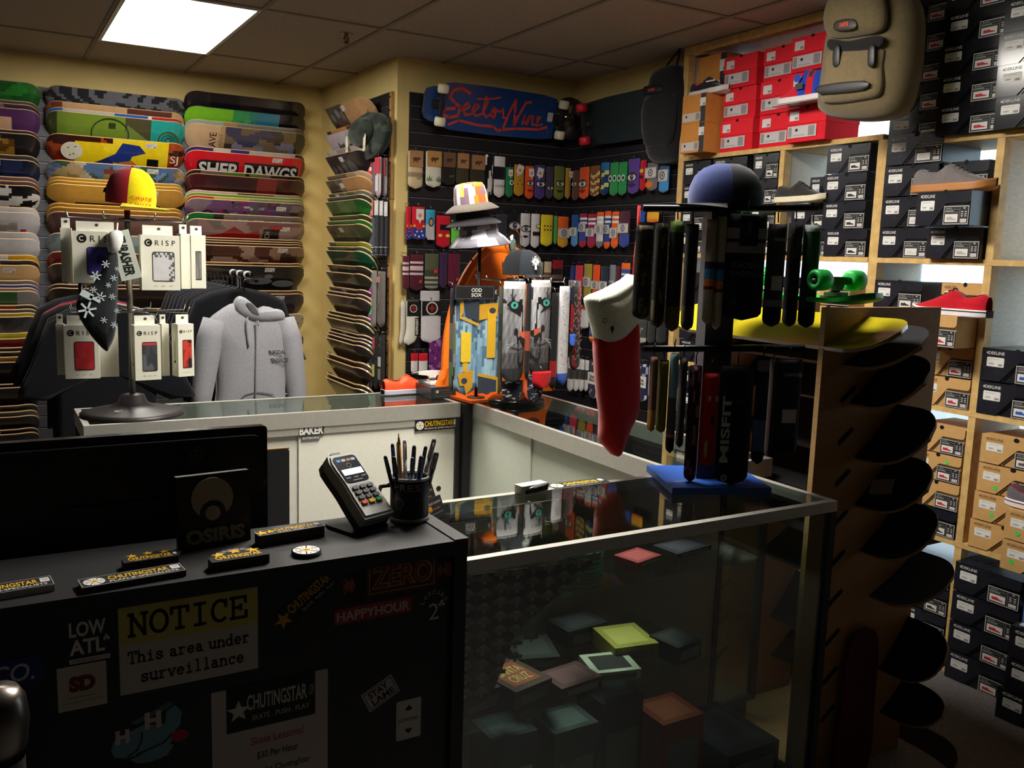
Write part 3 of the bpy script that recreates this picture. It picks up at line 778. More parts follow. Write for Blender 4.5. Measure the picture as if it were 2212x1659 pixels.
def shoe_pic(m, Fr, a0, a1, b0, b1, c, col):
    w, h = a1 - a0, b1 - b0
    m.poly(Fr, [(a0 + w * x, b0 + h * y) for x, y in ((0.1, 0.18), (0.9, 0.18), (0.92, 0.32), (0.6, 0.5), (0.48, 0.72), (0.34, 0.62), (0.12, 0.66))], c, col)
def size_label(m, Fr, a0, a1, b0, b1, shoe):
    m.rect(Fr, a0, a1, b0, b1, 0.0004, (186, 184, 180))
    k = 0.025 * (a1 - a0)
    m.rect(Fr, a0 + k, a1 - k, b0 + k, b1 - k, 0.0006, (34, 33, 36))
    w, h = a1 - a0, b1 - b0
    R = lambda x0, x1, y0, y1, c: m.rect(Fr, a0 + w * x0, a0 + w * x1, b0 + h * y0, b0 + h * y1, 0.0009, c)
    R(0.06, 0.62, 0.80, 0.815, (150, 148, 146)); R(0.06, 0.62, 0.64, 0.655, (150, 148, 146)); R(0.64, 0.65, 0.1, 0.92, (150, 148, 146))
    m.text(Fr, 'SHOE', a0 + w * 0.2, b0 + h * 0.865, w * 0.22, h * 0.06, 0.0009, (200, 198, 194))
    R(0.06, 0.4, 0.7, 0.74, (190, 188, 184))
    R(0.07, 0.58, 0.13, 0.56, (226, 222, 216)); R(0.69, 0.93, 0.1, 0.3, (214, 208, 204))
    for q in range(5):
        R(0.71 + 0.04 * q, 0.725 + 0.04 * q, 0.14, 0.26, (150, 140, 140))
    m.text(Fr, '9', a0 + w * 0.82, b0 + h * 0.86, w * 0.09, h * 0.1, 0.0009, (220, 218, 214))
    for yy in (0.42, 0.53, 0.65):
        R(0.7, 0.78, yy, yy + 0.05, (200, 198, 194)); R(0.84, 0.92, yy, yy + 0.05, (200, 198, 194))
    shoe_pic(m, Fr, a0 + w * 0.09, a0 + w * 0.56, b0 + h * 0.16, b0 + h * 0.54, 0.0012, shoe)
def box_proto(kind, shoe, star=None):
    """A shoe box 1 wide scale: returns the thing at the origin; w, h, d fixed."""
    w, h, d = 0.268, 0.113, 0.25
    body = {'black': (27, 28, 36), 'kraft': (196, 152, 96), 'gloss': (24, 25, 30)}[kind]
    lid = {'black': (30, 31, 40), 'kraft': (204, 160, 102), 'gloss': (28, 28, 34)}[kind]
    mat = {'black': BOXM, 'kraft': CARD, 'gloss': GLOSS}[kind]
    t = thing('shoe_box', 'shoe box', 'shoe box', (0, 0, 0))
    Fr = SIDE((0, w / 2, 0))
    m = MB(); m.box(0.003, d, -w / 2 + 0.002, w / 2 - 0.002, 0, h - 0.002, body); m.build('body', mat, t)
    m = MB()
    # the lid: a top flap that sweeps down on the far half of the front and over the near top
    out = [(0, 0.0), (0.30 * w, 0.0), (0.345 * w, 0.012), (0.545 * w, h * 0.60), (0.58 * w, h * 0.64), (0.95 * w, h * 0.64), (0.985 * w, h * 0.68), (w, h * 0.76), (w, h), (0.56 * w, h)]
    out += [(0.53 * w + 0.02 * w * math.cos(math.radians(a)), h + 0.02 * w * math.sin(math.radians(a))) for a in (-30, -90, -150)] + [(0.5 * w, h), (0, h)]
    m.slab(Fr, out, -0.002, 0.0015, lid)
    m.box(-0.001, d + 0.001, -w / 2, w / 2, h - 0.002, h, lid)
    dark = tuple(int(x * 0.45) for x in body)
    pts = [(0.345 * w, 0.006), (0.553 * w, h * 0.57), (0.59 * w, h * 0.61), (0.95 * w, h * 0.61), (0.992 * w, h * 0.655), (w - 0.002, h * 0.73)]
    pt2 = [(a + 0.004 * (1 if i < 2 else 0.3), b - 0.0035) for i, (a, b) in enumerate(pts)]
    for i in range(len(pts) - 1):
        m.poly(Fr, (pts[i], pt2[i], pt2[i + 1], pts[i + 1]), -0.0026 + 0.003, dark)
    m.build('lid', mat, t)
    m = MB(); m.ell(Fr, 0.53 * w, h - 0.004, 0.012, 0.009, 0.0017, (8, 7, 8), 14); m.build('finger_hole', MATTE, t)
    m = MB()
    lc = {'black': (206, 204, 202), 'kraft': (120, 84, 52), 'gloss': (200, 200, 200)}[kind]
    m.text(Fr, 'DEKLINE', 0.22 * w, h * 0.86, 0.24 * w, h * 0.095, 0.002, lc, bold=0.02)
    m.star(Fr, 0.085 * w, h * 0.86, 0.006, 0.002, star or lc, rot=90)
    m.build('brand_print', LETTER, t)
    m = MB(); m.rbox(Fr, 0.085 * w, 0.345 * w, h * 0.44, h * 0.73, 0.0016, 0.0022, 0.004, (232, 230, 226))
    m.rect(Fr, 0.11 * w, 0.27 * w, h * 0.66, h * 0.68, 0.0025, (190, 186, 182)); m.rect(Fr, 0.26 * w, 0.325 * w, h * 0.47, h * 0.54, 0.0025, (150, 146, 144)); m.rect(Fr, 0.12 * w, 0.2 * w, h * 0.51, h * 0.55, 0.0025, (170, 166, 164))
    m.build('price_sticker', PAPER, t)
    m = MB(); size_label(m, F(Fr(0, 0, 0.0016), Fr.ex, Fr.ey, Fr.n), 0.53 * w, 0.985 * w, 0.02 * h, 0.56 * h, shoe); m.build('size_label', PAPER, t)
    return t
PROTO = {}
box_count = {}
def place_box(kind, shoe, xl, xr, yt, yb, label, group, X=XF - 0.004, yaw=0.0, dot=None, star=None):
    """A box whose front spans pixels xl..xr and yt..yb on the plane X."""
    key = (kind, shoe)
    ym, xm = (yt + yb) / 2, (xl + xr) / 2
    ya, yb_ = P(xl, ym, 0, X).y, P(xr, ym, 0, X).y
    zt, zb = P(xm, yt, 0, X).z, P(xm, yb, 0, X).z
    return put_box(key, (ya + yb_) / 2, zb, ya - yb_, zt - zb, label, group, X, yaw, dot, star)
def put_box(key, y, z, w, h, label, group, X=XF - 0.004, yaw=0.0, dot=None, star=None):
    if z < 2.1 and X + 0.25 > XF:
        bays = [(Y2 + 0.026, yd - 0.016), (yd + 0.016, Y1 - 0.022)] if ZB - 0.01 < z < ZA - 0.03 and y > Y2 else [(Y2 + 0.026, Y1 - 0.022)]
        bays += [(Y3 + 0.017, Y2 - 0.026), (1.316, Y3 - 0.017)]
        for b0, b1 in bays:
            if b0 - 0.05 < y < b1 + 0.05:
                e0, e1 = max(y - w / 2, b0), min(y + w / 2, b1)
                y, w = (e0 + e1) / 2, e1 - e0
                break
    loc = Vector((X, y, z))
    if key not in PROTO:
        PROTO[key] = box_proto(key[0], key[1], star)
        r = PROTO[key]; r.location = loc; r['label'] = label; r['group'] = group
    else:
        r = dup(PROTO[key], loc, label, group)
    r.rotation_euler = (0, 0, math.radians(yaw))
    r.scale = (1, w / 0.268, h / 0.113)
    if dot:
        m = MB(); Fr = SIDE((0, 0.134, 0)); m.ell(Fr, dot[0] * 0.268, dot[1] * 0.113, 0.009, 0.009 , 0.0026, (60, 220, 90), 18)
        o = m.build('colour_dot', PAPER, None, base=(0, 0, 0)); o.parent = r; o.location = (0, 0, 0)
    return r
BL, RD, GY, BU, WH = (40, 40, 44), (196, 40, 60), (176, 172, 168), (40, 90, 190), (210, 206, 200)
def stack(kind, shoe, col, z0, pitch, w, h, labels, group, X, dys=None, dots=None, keyshoe=None, gap=0.0):
    """Boxes piled on each other from the lowest up."""
    z = z0
    for i, lb in enumerate(labels):
        k = kind[i] if isinstance(kind, list) else kind
        s_ = shoe[i] if isinstance(shoe, list) else shoe
        put_box((k, s_), col + (dys[i] if dys else 0.0), z + 0.0005, w, h - 0.0015, lb, group, X, 0.0, (dots or {}).get(i))
        z += pitch
def ycol(xl, xr, y, X=XF - 0.004):
    return (P(xl, y, 0, X).y + P(xr, y, 0, X).y) / 2, P(xl, y, 0, X).y - P(xr, y, 0, X).y
U = ('lowest', 'second from the bottom', 'third from the bottom', 'topmost')
U6 = ('lowest', 'second up', 'third up', 'fourth up', 'fifth up', 'topmost')
# row under the red boxes, window side of the divider
yc, w = ycol(1783, 1874, 400)
stack('black', BL, yc, ZB, 0.1215, w, 0.1185, [f'black shoe box, {u} in the tall stack against the wide pine upright' for u in U], 'black shoe boxes', XF - 0.004, [-0.02, 0.0, 0.006, 0.0])
yc2, w2 = ycol(1706, 1772, 450)
stack('black', BL, yc2 + 0.0, ZB, 0.1215, w2 + 0.05, 0.1185, [f'black shoe box, {u} under the black low shoe on the shelf' for u in U[:2]] , 'black shoe boxes', XF + 0.04)
put_box(('black', BL), P(1760, 405, 0, XF).y + 0.0, ZB + 0.243, 0.16, 0.1185, 'black shoe box directly behind the black shoe with cream sole', 'black shoe boxes', XF + 0.06)
# far half, behind the cap and the sock stand
yc, w = ycol(1629, 1688, 400)
stack('black', BL, yc, ZB, 0.1215, 0.2, 0.1185, [f'black shoe box, {u} beside the divider behind the cap' for u in U], 'black shoe boxes', XF - 0.004)
yc, w = ycol(1538, 1612, 400)
stack('black', BL, yc, ZB, 0.1215, 0.24, 0.1185, [f'black shoe box, {u} in the stack hidden by the cap' for u in U], 'black shoe boxes', XF - 0.004)
yc, w = ycol(1468, 1536, 400)
stack('black', BL, yc - 0.01, ZB, 0.1215, 0.21, 0.1185, [f'black shoe box, {u} in the stack beside the corner upright' for u in U], 'black shoe boxes', XF - 0.004)
# middle bay, row with the grey shoe
yc, w = ycol(1905, 2018, 430)
stack('black', WH, yc, ZB, 0.1265, 0.255, 0.122, [f'black shoe box, {u} in the stack facing the grey suede shoe heel' for u in U], 'black shoe boxes', XF - 0.004, [0.012, 0.0, -0.002, -0.012])
yd2, wd2 = ycol(2005, 2127, 530)
put_box(('black', GY), yd2 - 0.005, ZB + 0.0005, 0.225, 0.12, 'black shoe box under the box that carries the grey shoe', 'black shoe boxes', XF - 0.03)
Xg = XF - 0.12
yg = ycol(1980, 2101, 450, Xg)
put_box(('black', GY), yg[0], ZB + 0.125, yg[1], 0.128, 'black shoe box pulled forward carrying the grey suede shoe', 'black shoe boxes', Xg)
GREY_SHOE = Vector((Xg + 0.05, yg[0], ZB + 0.2535))
put_box(('black', GY), yd2 + 0.01, ZB + 0.2545, 0.2, 0.122, 'black shoe box behind the toe of the grey suede shoe', 'black shoe boxes', XF + 0.02)
# row below: red shoe
yc, w = ycol(1886, 1995, 615)
stack('black', BL, yc, ZCc, 0.1235, 0.235, 0.119, [f'black shoe box, {u} behind the green wheels of the board rack' for u in U], 'black shoe boxes', XF - 0.004)
yk, wk = ycol(1988, 2096, 800)
Xk = XF - 0.07
stack('kraft', RD, yk - 0.015, ZCc, 0.1225, 0.225, 0.119, [f'brown shoe box, {u} in the pile below the red canvas shoe' for u in ('lowest', 'middle one')] , 'brown shoe boxes', XF - 0.004)
yk3 = ycol(1971, 2082, 702, XF - 0.13)
put_box(('kraft', RD), yk3[0], ZCc + 0.246, yk3[1], 0.121, 'brown shoe box pulled forward carrying the red canvas shoe', 'brown shoe boxes', XF - 0.13)
RED_SHOE = Vector((XF - 0.075, yk3[0] - 0.01, ZCc + 0.3675))
put_box(('kraft', RD), ycol(2018, 2122, 630)[0] - 0.005, ZCc + 0.3685, 0.2, 0.12, 'brown shoe box standing behind the red canvas shoe', 'brown shoe boxes', XF + 0.035)
yl = P(2116, 770, 0, XF).y
stack('black', BU, yl - 0.14, ZCc, 0.129, 0.262, 0.124, ['black shoe box with blue shoe label, lower of two beside the upright', 'black shoe box with blue shoe label, upper of two beside the upright'], 'black shoe boxes', XF - 0.004)
# far bays below, seen between the hanging socks
for ci, (y_, kd) in enumerate(((2.80, 'kraft'), (3.08, 'black'), (3.36, 'kraft'), (3.65, 'black'))):
    stack([kd, kd, kd, kd], [RD if kd == 'kraft' else BL] * 4, y_, ZCc, 0.1215, 0.255, 0.1185, [f'{"brown" if kd == "kraft" else "black"} shoe box, {u} in the {ORD[ci + 1]} pile past the rack, chest-high' for u in U], 'boxes behind the sock stand', XF + 0.01, [0.0, 0.01, -0.006, 0.004])
for ci, (y_, kd) in enumerate(((2.80, 'kraft'), (3.08, 'kraft'), (3.36, 'black'), (3.65, 'black'))):
    stack([kd, kd, kd, kd], [RD if kd == 'kraft' else BL] * 4, y_, ZD, 0.1215, 0.255, 0.1185, [f'{"brown" if kd == "kraft" else "black"} shoe box, {u} in the {ORD[ci + 1]} pile past the rack, knee-high' for u in U], 'boxes behind the sock stand', XF + 0.01, [0.0, 0.01, -0.006, 0.004])
# fourth row: brown boxes
yc, w = ycol(1980, 2076, 960)
stack(['black', 'kraft', 'kraft', 'kraft'], [BL, RD, RD, RD], yc - 0.004, ZD, 0.112, 0.215, 0.109, ['black shoe box, lowest in the brown pile beside the round board noses', 'brown shoe box, second from the bottom beside the board noses', 'brown shoe box with green dot, third up beside the board noses', 'brown shoe box, topmost of the pile beside the board noses'], 'brown shoe boxes', XF - 0.004, [0.0, 0.0, 0.005, 0.0], {2: (0.72, 0.74)})
yl = P(2100, 1060, 0, XF).y
stack('kraft', (90, 86, 84), yl - 0.142, ZD, 0.113, 0.255, 0.11, ['brown shoe box, lowest below the slip-on shoe', 'brown shoe box with green dot, second up by the slip-on shoe', 'brown shoe box with green dot, third up by the slip-on shoe', 'brown shoe box, topmost above the slip-on shoe'], 'brown shoe boxes', XF - 0.004, [0.006, 0.0, -0.004, -0.004], {1: (0.3, 0.26), 2: (0.3, 0.2)})
Xq = XF - 0.15
yq = P(2171, 1110, 0, Xq).y
stack('kraft', (90, 86, 84), yq - 0.13, ZD + 0.002, 0.113, 0.255, 0.11, ['brown shoe box with green dot pulled forward, lower of two under the slip-on', 'brown shoe box with green dot pulled forward directly under the slip-on'], 'brown shoe boxes', Xq, None, {0: (0.16, 0.3), 1: (0.2, 0.25)})
SLIP_SHOE = Vector((Xq + 0.06, yq - 0.12, ZD + 0.2275))
# bottom row on the carpet
yc, w = ycol(1950, 2036, 1340)
stack('black', BL, yc - 0.002, 0.0, 0.112, 0.22, 0.109, [f'black shoe box, {u} on the floor behind the round board noses' for u in U], 'black shoe boxes', XF - 0.004)
yl = P(2062, 1240, 0, XF).y
stack('black', RD, yl - 0.15, 0.0, 0.121, 0.275, 0.118, [f'black shoe box with red shoe label, {u} in the floor stack' for u in U], 'black shoe boxes', XF - 0.03, [0.0, 0.008, 0.0, 0.004])
Xn = XF - 0.16
yn = P(2158, 1440, 0, Xn).y
stack('black', (60, 60, 64), yn - 0.14, 0.0, 0.121, 0.27, 0.118, ['black shoe box, lowest of the pile standing out on the carpet', 'black shoe box, middle of the pile standing out on the carpet', 'black shoe box under the open blue lid on the carpet pile'], 'black shoe boxes', Xn, [0.0, -0.02, -0.02])
t = thing('open_flap', 'open blue shoe box lid with white papers on the carpet pile', 'loose lid', (Xn, yn - 0.14, 0.364), 'loose lids')
m = MB(); m.box(Xn + 0.06, Xn + 0.07, yn - 0.29, yn - 0.03, 0.364, 0.475, (86, 126, 190)); m.build('panel', CARD, t)
m = MB(); m.box(Xn + 0.01, Xn + 0.06, yn - 0.27, yn - 0.05, 0.364, 0.37, (214, 220, 235)); m.build('paper', PAPER, t)
# glossy black boxes stacked above the shelf, up to the ceiling
ZT = ZA - 0.04
for ci, (xl, n, hh, nm) in enumerate(((1925, 5, 0.112, 'beside the olive backpack'), (2026, 5, 0.113, 'in the middle pile by the ceiling'), (2150, 5, 0.112, 'in the pile above the empty bay'))):
    Xu = XF - (0.0, 0.03, 0.05)[ci]
    yu = P(xl, 190, 0, Xu).y - 0.137
    for i in range(n):
        put_box(('gloss', RD), yu + (0.006 * ((i * 7 + ci * 3) % 3 - 1)), ZT + 0.0005 + i * (hh + 0.001), 0.268, hh, f'glossy black shoe box, {U6[i] if i < 4 else "topmost"} {nm}', 'glossy black shoe boxes', Xu)
def red_box(xl, xr, yt, yb, label, X=XF - 0.004, d=0.22):
    ym, xm = (yt + yb) / 2, (xl + xr) / 2
    y0, y1 = P(xr, ym, 0, X).y + 0.002, P(xl, ym, 0, X).y - 0.002
    return carton(y0, y1, P(xm, yb, 0, X).z, P(xm, yt, 0, X).z, label, X, d)
def carton(y0, y1, z0, z1, label, X, d, c=(232, 36, 50), lidc=(240, 44, 58), group='red shoe boxes'):
    t = thing('shoe_box', label, 'shoe box', (X, (y0 + y1) / 2, z0), group)
    w, h = y1 - y0, z1 - z0
    Fr = SIDE((X, y1, z0))
    m = MB(); m.box(X + 0.003, X + d, y0 + 0.002, y1 - 0.002, z0, z0 + h * 0.58, c); m.build('body', CARD, t)
    m = MB(); m.box(X, X + d + 0.003, y0, y1, z0 + h * 0.52, z0 + h - 0.001, lidc); m.build('lid', CARD, t)
    m = MB(); m.ell(Fr, w * 0.52, h * 0.965, 0.011, 0.007, 0.0008, (60, 8, 12), 12); m.build('finger_hole', MATTE, t)
    m = MB(); m.rect(Fr, w * 0.08, w * 0.32, h * 0.62, h * 0.88, 0.001, (228, 222, 222)); m.rect(Fr, w * 0.22, w * 0.3, h * 0.65, h * 0.72, 0.0014, (150, 140, 140)); m.build('price_sticker', PAPER, t)
    m = MB(); m.rect(Fr, w * 0.05, w * 0.78, h * 0.12, h * 0.46, 0.0034 - 0.003 + 0.0006, (206, 200, 202))
    m.rect(Fr, w * 0.07, w * 0.16, h * 0.15, h * 0.43, 0.0014, (150, 146, 148)); m.rect(Fr, w * 0.58, w * 0.74, h * 0.15, h * 0.43, 0.0014, (150, 146, 148))
    m.ell(Fr, w * 0.28, h * 0.34, 0.008, 0.007, 0.0014, (40, 36, 38), 10); m.rect(Fr, w * 0.2, w * 0.5, h * 0.17, h * 0.2, 0.0014, (170, 166, 168))
    m.build('size_label', PAPER, t)
    return t
Yr0 = [P(1636, 230, 0, XF).y, P(1712, 230, 0, XF).y]
hr = 0.155
cols = [(P(1556, 290, 0, XF).y, 3, 'column next to the brown cartons'), (P(1638, 280, 0, XF).y, 3, 'middle column of red boxes'), (P(1716, 270, 0, XF).y, 3, 'column under the high-top shoe')]
wred = 0.232
for ci, (yy, n, nm) in enumerate(cols):
    for i in range(n):
        carton(yy - wred + 0.002, yy - 0.002, ZA + 0.0005 + i * hr, ZA + (i + 1) * hr - 0.001, f'red shoe box, {("lowest", "middle one", "topmost")[i]} in the {nm}', XF - 0.004 + 0.008 * ((i + ci) % 2) - (0.05 if ci == 2 else 0), 0.22)
def tape_carton(y0, y1, z0, z1, label, X, d=0.3):
    t = thing('shoe_box', label, 'shoe box', (X, (y0 + y1) / 2, z0), 'brown cartons with black tape')
    w, h = y1 - y0, z1 - z0
    Fr = SIDE((X, y1, z0))
    m = MB(); m.box(X, X + d, y0, y1, z0, z1, (206, 138, 66)); m.build('body', CARD, t)
    m = MB(); m.rect(Fr, w * 0.78, w * 0.995, 0.001, h - 0.001, 0.0008, (40, 38, 42)); m.build('tape', SATIN, t)
    m = MB(); m.rect(Fr, w * 0.76, w * 0.99, h * 0.56, h * 0.84, 0.0016, (226, 224, 220)); m.rect(Fr, w * 0.88, w * 0.97, h * 0.58, h * 0.66, 0.002, (150, 146, 144)); m.build('price_sticker', PAPER, t)
    m = MB(); m.rect(Fr, w * 0.04, w * 0.8, h * 0.07, h * 0.36, 0.0012, (200, 192, 184)); m.ell(Fr, w * 0.2, h * 0.25, 0.007, 0.007, 0.0018, (40, 36, 36), 10); m.rect(Fr, w * 0.6, w * 0.77, h * 0.1, h * 0.33, 0.0018, (150, 140, 136)); m.build('size_label', PAPER, t)
    return t
Xc = XF - 0.10
y_a, y_b = P(1473, 260, 0, Xc).y, P(1523, 260, 0, Xc).y
tape_carton(y_b, y_a, ZA + 0.001, ZA + 0.148, 'brown carton with black tape band, lowest beside the black backpack', Xc)
tape_carton(y_b, y_a, ZA + 0.149, ZA + 0.292, 'brown carton with black tape band carrying the black and red shoe', Xc)
BLACK_SHOE = Vector((Xc + 0.05, (y_a + y_b) / 2, ZA + 0.2925))
y_a, y_b = P(1503, 140, 0, XF - 0.02).y, P(1562, 140, 0, XF - 0.02).y
t = tape_carton(y_b, y_a - 0.0, ZA + 0.294, ZA + 0.50, 'brown carton with black tape band behind the black and red shoe', XF + 0.005, 0.27)
# ================================================================ SHOES ON DISPLAY
def lerp_tab(tab, t):
    for i in range(len(tab) - 1):
        if t <= tab[i + 1][0]:
            a, b = tab[i], tab[i + 1]
            k = (t - a[0]) / (b[0] - a[0]) if b[0] > a[0] else 0
            return [a[j] + (b[j] - a[j]) * k for j in range(1, len(a))]
    return list(tab[-1][1:])
def shoe(label, o, ex, n, L, upper, sole, lining=(40, 38, 40), lace=(40, 38, 40), high=False, slip=False, accents=None, foxing=None, mat=None, upper_fn=None):
    Fr = F(o, ex, (0, 0, 1), n)
    t = thing('shoe', label, 'shoe', o, 'display shoes')
    wid = ((0, 0.020), (0.04, 0.029), (0.15, 0.036), (0.35, 0.034), (0.55, 0.040), (0.7, 0.046), (0.84, 0.043), (0.94, 0.030), (0.985, 0.016), (1.0, 0.004))
    h = [(0, 0.072), (0.05, 0.082), (0.16, 0.072), (0.30, 0.068), (0.40, 0.088), (0.46, 0.094), (0.56, 0.076), (0.70, 0.056), (0.84, 0.042), (0.95, 0.033), (1.0, 0.026)]
    if high:
        h = [(0, 0.125), (0.05, 0.142), (0.16, 0.135), (0.30, 0.14), (0.40, 0.15), (0.44, 0.145), (0.54, 0.10), (0.70, 0.062), (0.84, 0.046), (0.95, 0.036), (1.0, 0.028)]
    if slip:
        h = [(0, 0.07), (0.06, 0.08), (0.18, 0.062), (0.32, 0.06), (0.44, 0.078), (0.56, 0.074), (0.70, 0.06), (0.84, 0.046), (0.95, 0.035), (1.0, 0.027)]
    k = L / 0.29
    ts = 0.026
    spring = lambda s_: 0.012 * max(0.0, (s_ - 0.75) / 0.25) ** 2
    def sec(s_, w_, b):
        return Fr((s_ - 0.5) * L, b * k, w_)
    m = MB()
    N = 22
    def sole_pt(u, v):
        a = 2 * math.pi * v
        s_ = u
        w_ = lerp_tab(wid, s_)[0] * 1.12 * k
        y = ts * (0.5 + 0.5 * max(-1, min(1, 1.6 * math.sin(a)))) + spring(s_)
        return Fr((s_ - 0.5) * L * 1.03, y * k, w_ * max(-1, min(1, 1.6 * math.cos(a))))
    m.grid(sole_pt, N, 16, sole)
    m.build('sole', SATIN, t)
    if foxing:
        m = MB()
        m.grid(lambda u, v: (lambda w_: Fr((u - 0.5) * L * 1.032, (0.017 + 0.004 * v + spring(u)) * k, w_))(lerp_tab(wid, u)[0] * 1.135 * k), N, 1, foxing)
        m.build('foxing_stripe', SATIN, t)
    m = MB()
    def up_pt(u, v):
        s_ = u
        w_ = lerp_tab(wid, s_)[0] * k
        hh = lerp_tab(h, s_)[0]
        a = math.pi * (0.5 - v)
        base = ts * 0.8 + spring(s_)
        top = hh - base
        y = base + top * (math.cos(a) ** 0.7 if math.cos(a) > 0 else 0)
        return Fr((s_ - 0.5) * L, y * k, w_ * (abs(math.sin(a)) ** 0.8) * math.copysign(1, math.sin(a)))
    m.grid(up_pt, 34, 18, upper_fn or upper)
    m.build('upper', mat or SUEDE, t)
    m = MB()
    a0, a1 = (0.06, 0.37) if not slip else (0.06, 0.42)
    m.grid(lambda u, v: (lambda s_: Fr((s_ - 0.5) * L, (lerp_tab(h, s_)[0] + 0.0015) * k, (2 * v - 1) * 0.019 * k * math.sin(math.pi * min(0.98, max(0.02, u)))))(a0 + (a1 - a0) * u), 12, 6, lining, flip=True)
    m.build('lining', CLOTH, t)
    if not slip:
        m = MB()
        for q in range(5):
            s_ = 0.45 + 0.055 * q
            hh = lerp_tab(h, s_)[0] * k + 0.002
            m.tube([Fr((s_ - 0.5) * L, hh - 0.012, -0.02 * k), Fr((s_ - 0.5) * L + 0.003, hh + 0.001, -0.008 * k), Fr((s_ - 0.5) * L + 0.003, hh + 0.001, 0.008 * k), Fr((s_ - 0.5) * L, hh - 0.012, 0.02 * k)], 0.0028 * k, lace, 6)
        m.build('laces', CLOTH, t)
    if accents:
        m = MB(); accents(m, Fr, L, k); m.build('trim_patch', SATIN, t)
    return t
def swoosh(col):
    def f(m, Fr, L, k):
        m.poly(F(Fr(0, 0, 0.0), Fr.ex, Fr.ey, Fr.n), [(L * a, 0.29 * k * b) for a, b in ((-0.2, 0.17), (0.1, 0.19), (0.2, 0.15), (0.12, 0.155))], 0.046 * k, col)
    return f
Yv = Vector((0, 1, 0))
shoe('grey suede shoe with gum sole standing on the pulled-out black box', GREY_SHOE, (0, -1, 0), (-1, 0, 0), 0.33, (120, 112, 112), (190, 126, 72), (226, 222, 218), (110, 104, 104))
shoe('red canvas shoe with white sole standing on the pulled-out brown box', RED_SHOE, (0, 1, 0), (-1, 0, 0), 0.31, (196, 22, 40), (236, 232, 236), (44, 34, 38), (40, 30, 34), foxing=(40, 36, 44))
p = P(1727, 431, 0, XF - 0.02)
shoe('black low shoe with cream sole on the shelf beside the divider', Vector((XF - 0.01, p.y, ZB + 0.2445)), (0, -1, 0), (-1, 0, 0), 0.285, (50, 46, 46), (236, 226, 196), (30, 28, 30), (46, 42, 42))
shoe('black shoe with white stripe and red sole edge on a brown carton', BLACK_SHOE + Vector((0.02, -0.035, 0)), (0, -1, 0), (-1, 0, 0), 0.27, (26, 24, 28), (226, 220, 222), (30, 26, 30), (34, 30, 34), foxing=None, accents=lambda m, Fr, L, k: (m.rect(Fr, 0.05 * L, 0.3 * L, 0.055, 0.062, 0.047 * k, (230, 228, 226)), m.rect(Fr, -0.25 * L, -0.15 * L, 0.05, 0.065, 0.04 * k, (220, 50, 40))))
shoe('charcoal slip-on shoe with burgundy collar on the pulled-out brown boxes', SLIP_SHOE, (0, -1, 0), (-1, 0, 0), 0.29, (96, 92, 98), (232, 226, 232), (40, 30, 34), slip=True, foxing=(120, 60, 70), upper_fn=lambda u, v: (110, 40, 48) if u < 0.45 and 0.3 < v < 0.7 else (96, 92, 98))
hp = P(1733, 222, 0, XF - 0.12)
shoe('red and blue high-top shoe with white sole before the red boxes', hp + Vector((0, 0, 0.0)), (0, 1, 0), (-1, 0, 0), 0.27, (214, 30, 50), (238, 232, 232), (40, 60, 170), (40, 70, 190), high=True, upper_fn=lambda u, v: (44, 74, 190) if (u < 0.2 or (0.36 < u < 0.5)) else ((60, 60, 84) if 0.24 < u < 0.32 and 0.2 < v < 0.8 else (222, 34, 52)), accents=lambda m, Fr, L, k: (m.rect(Fr, -0.14 * L, 0.02 * L, 0.05, 0.075, 0.05 * k, (70, 66, 84)), m.ell(Fr, 0.0, 0.1, 0.02, 0.018, 0.045 * k, (44, 74, 190))))
m = MB(); m.box(XF - 0.17, XF - 0.055, hp.y - 0.17, hp.y + 0.15, hp.z - 0.006, hp.z, (225, 222, 222)); tag(m.build('shoe_ledge', CLEARP), 'clear plastic ledge carrying the red and blue high-top shoe', 'display ledge')
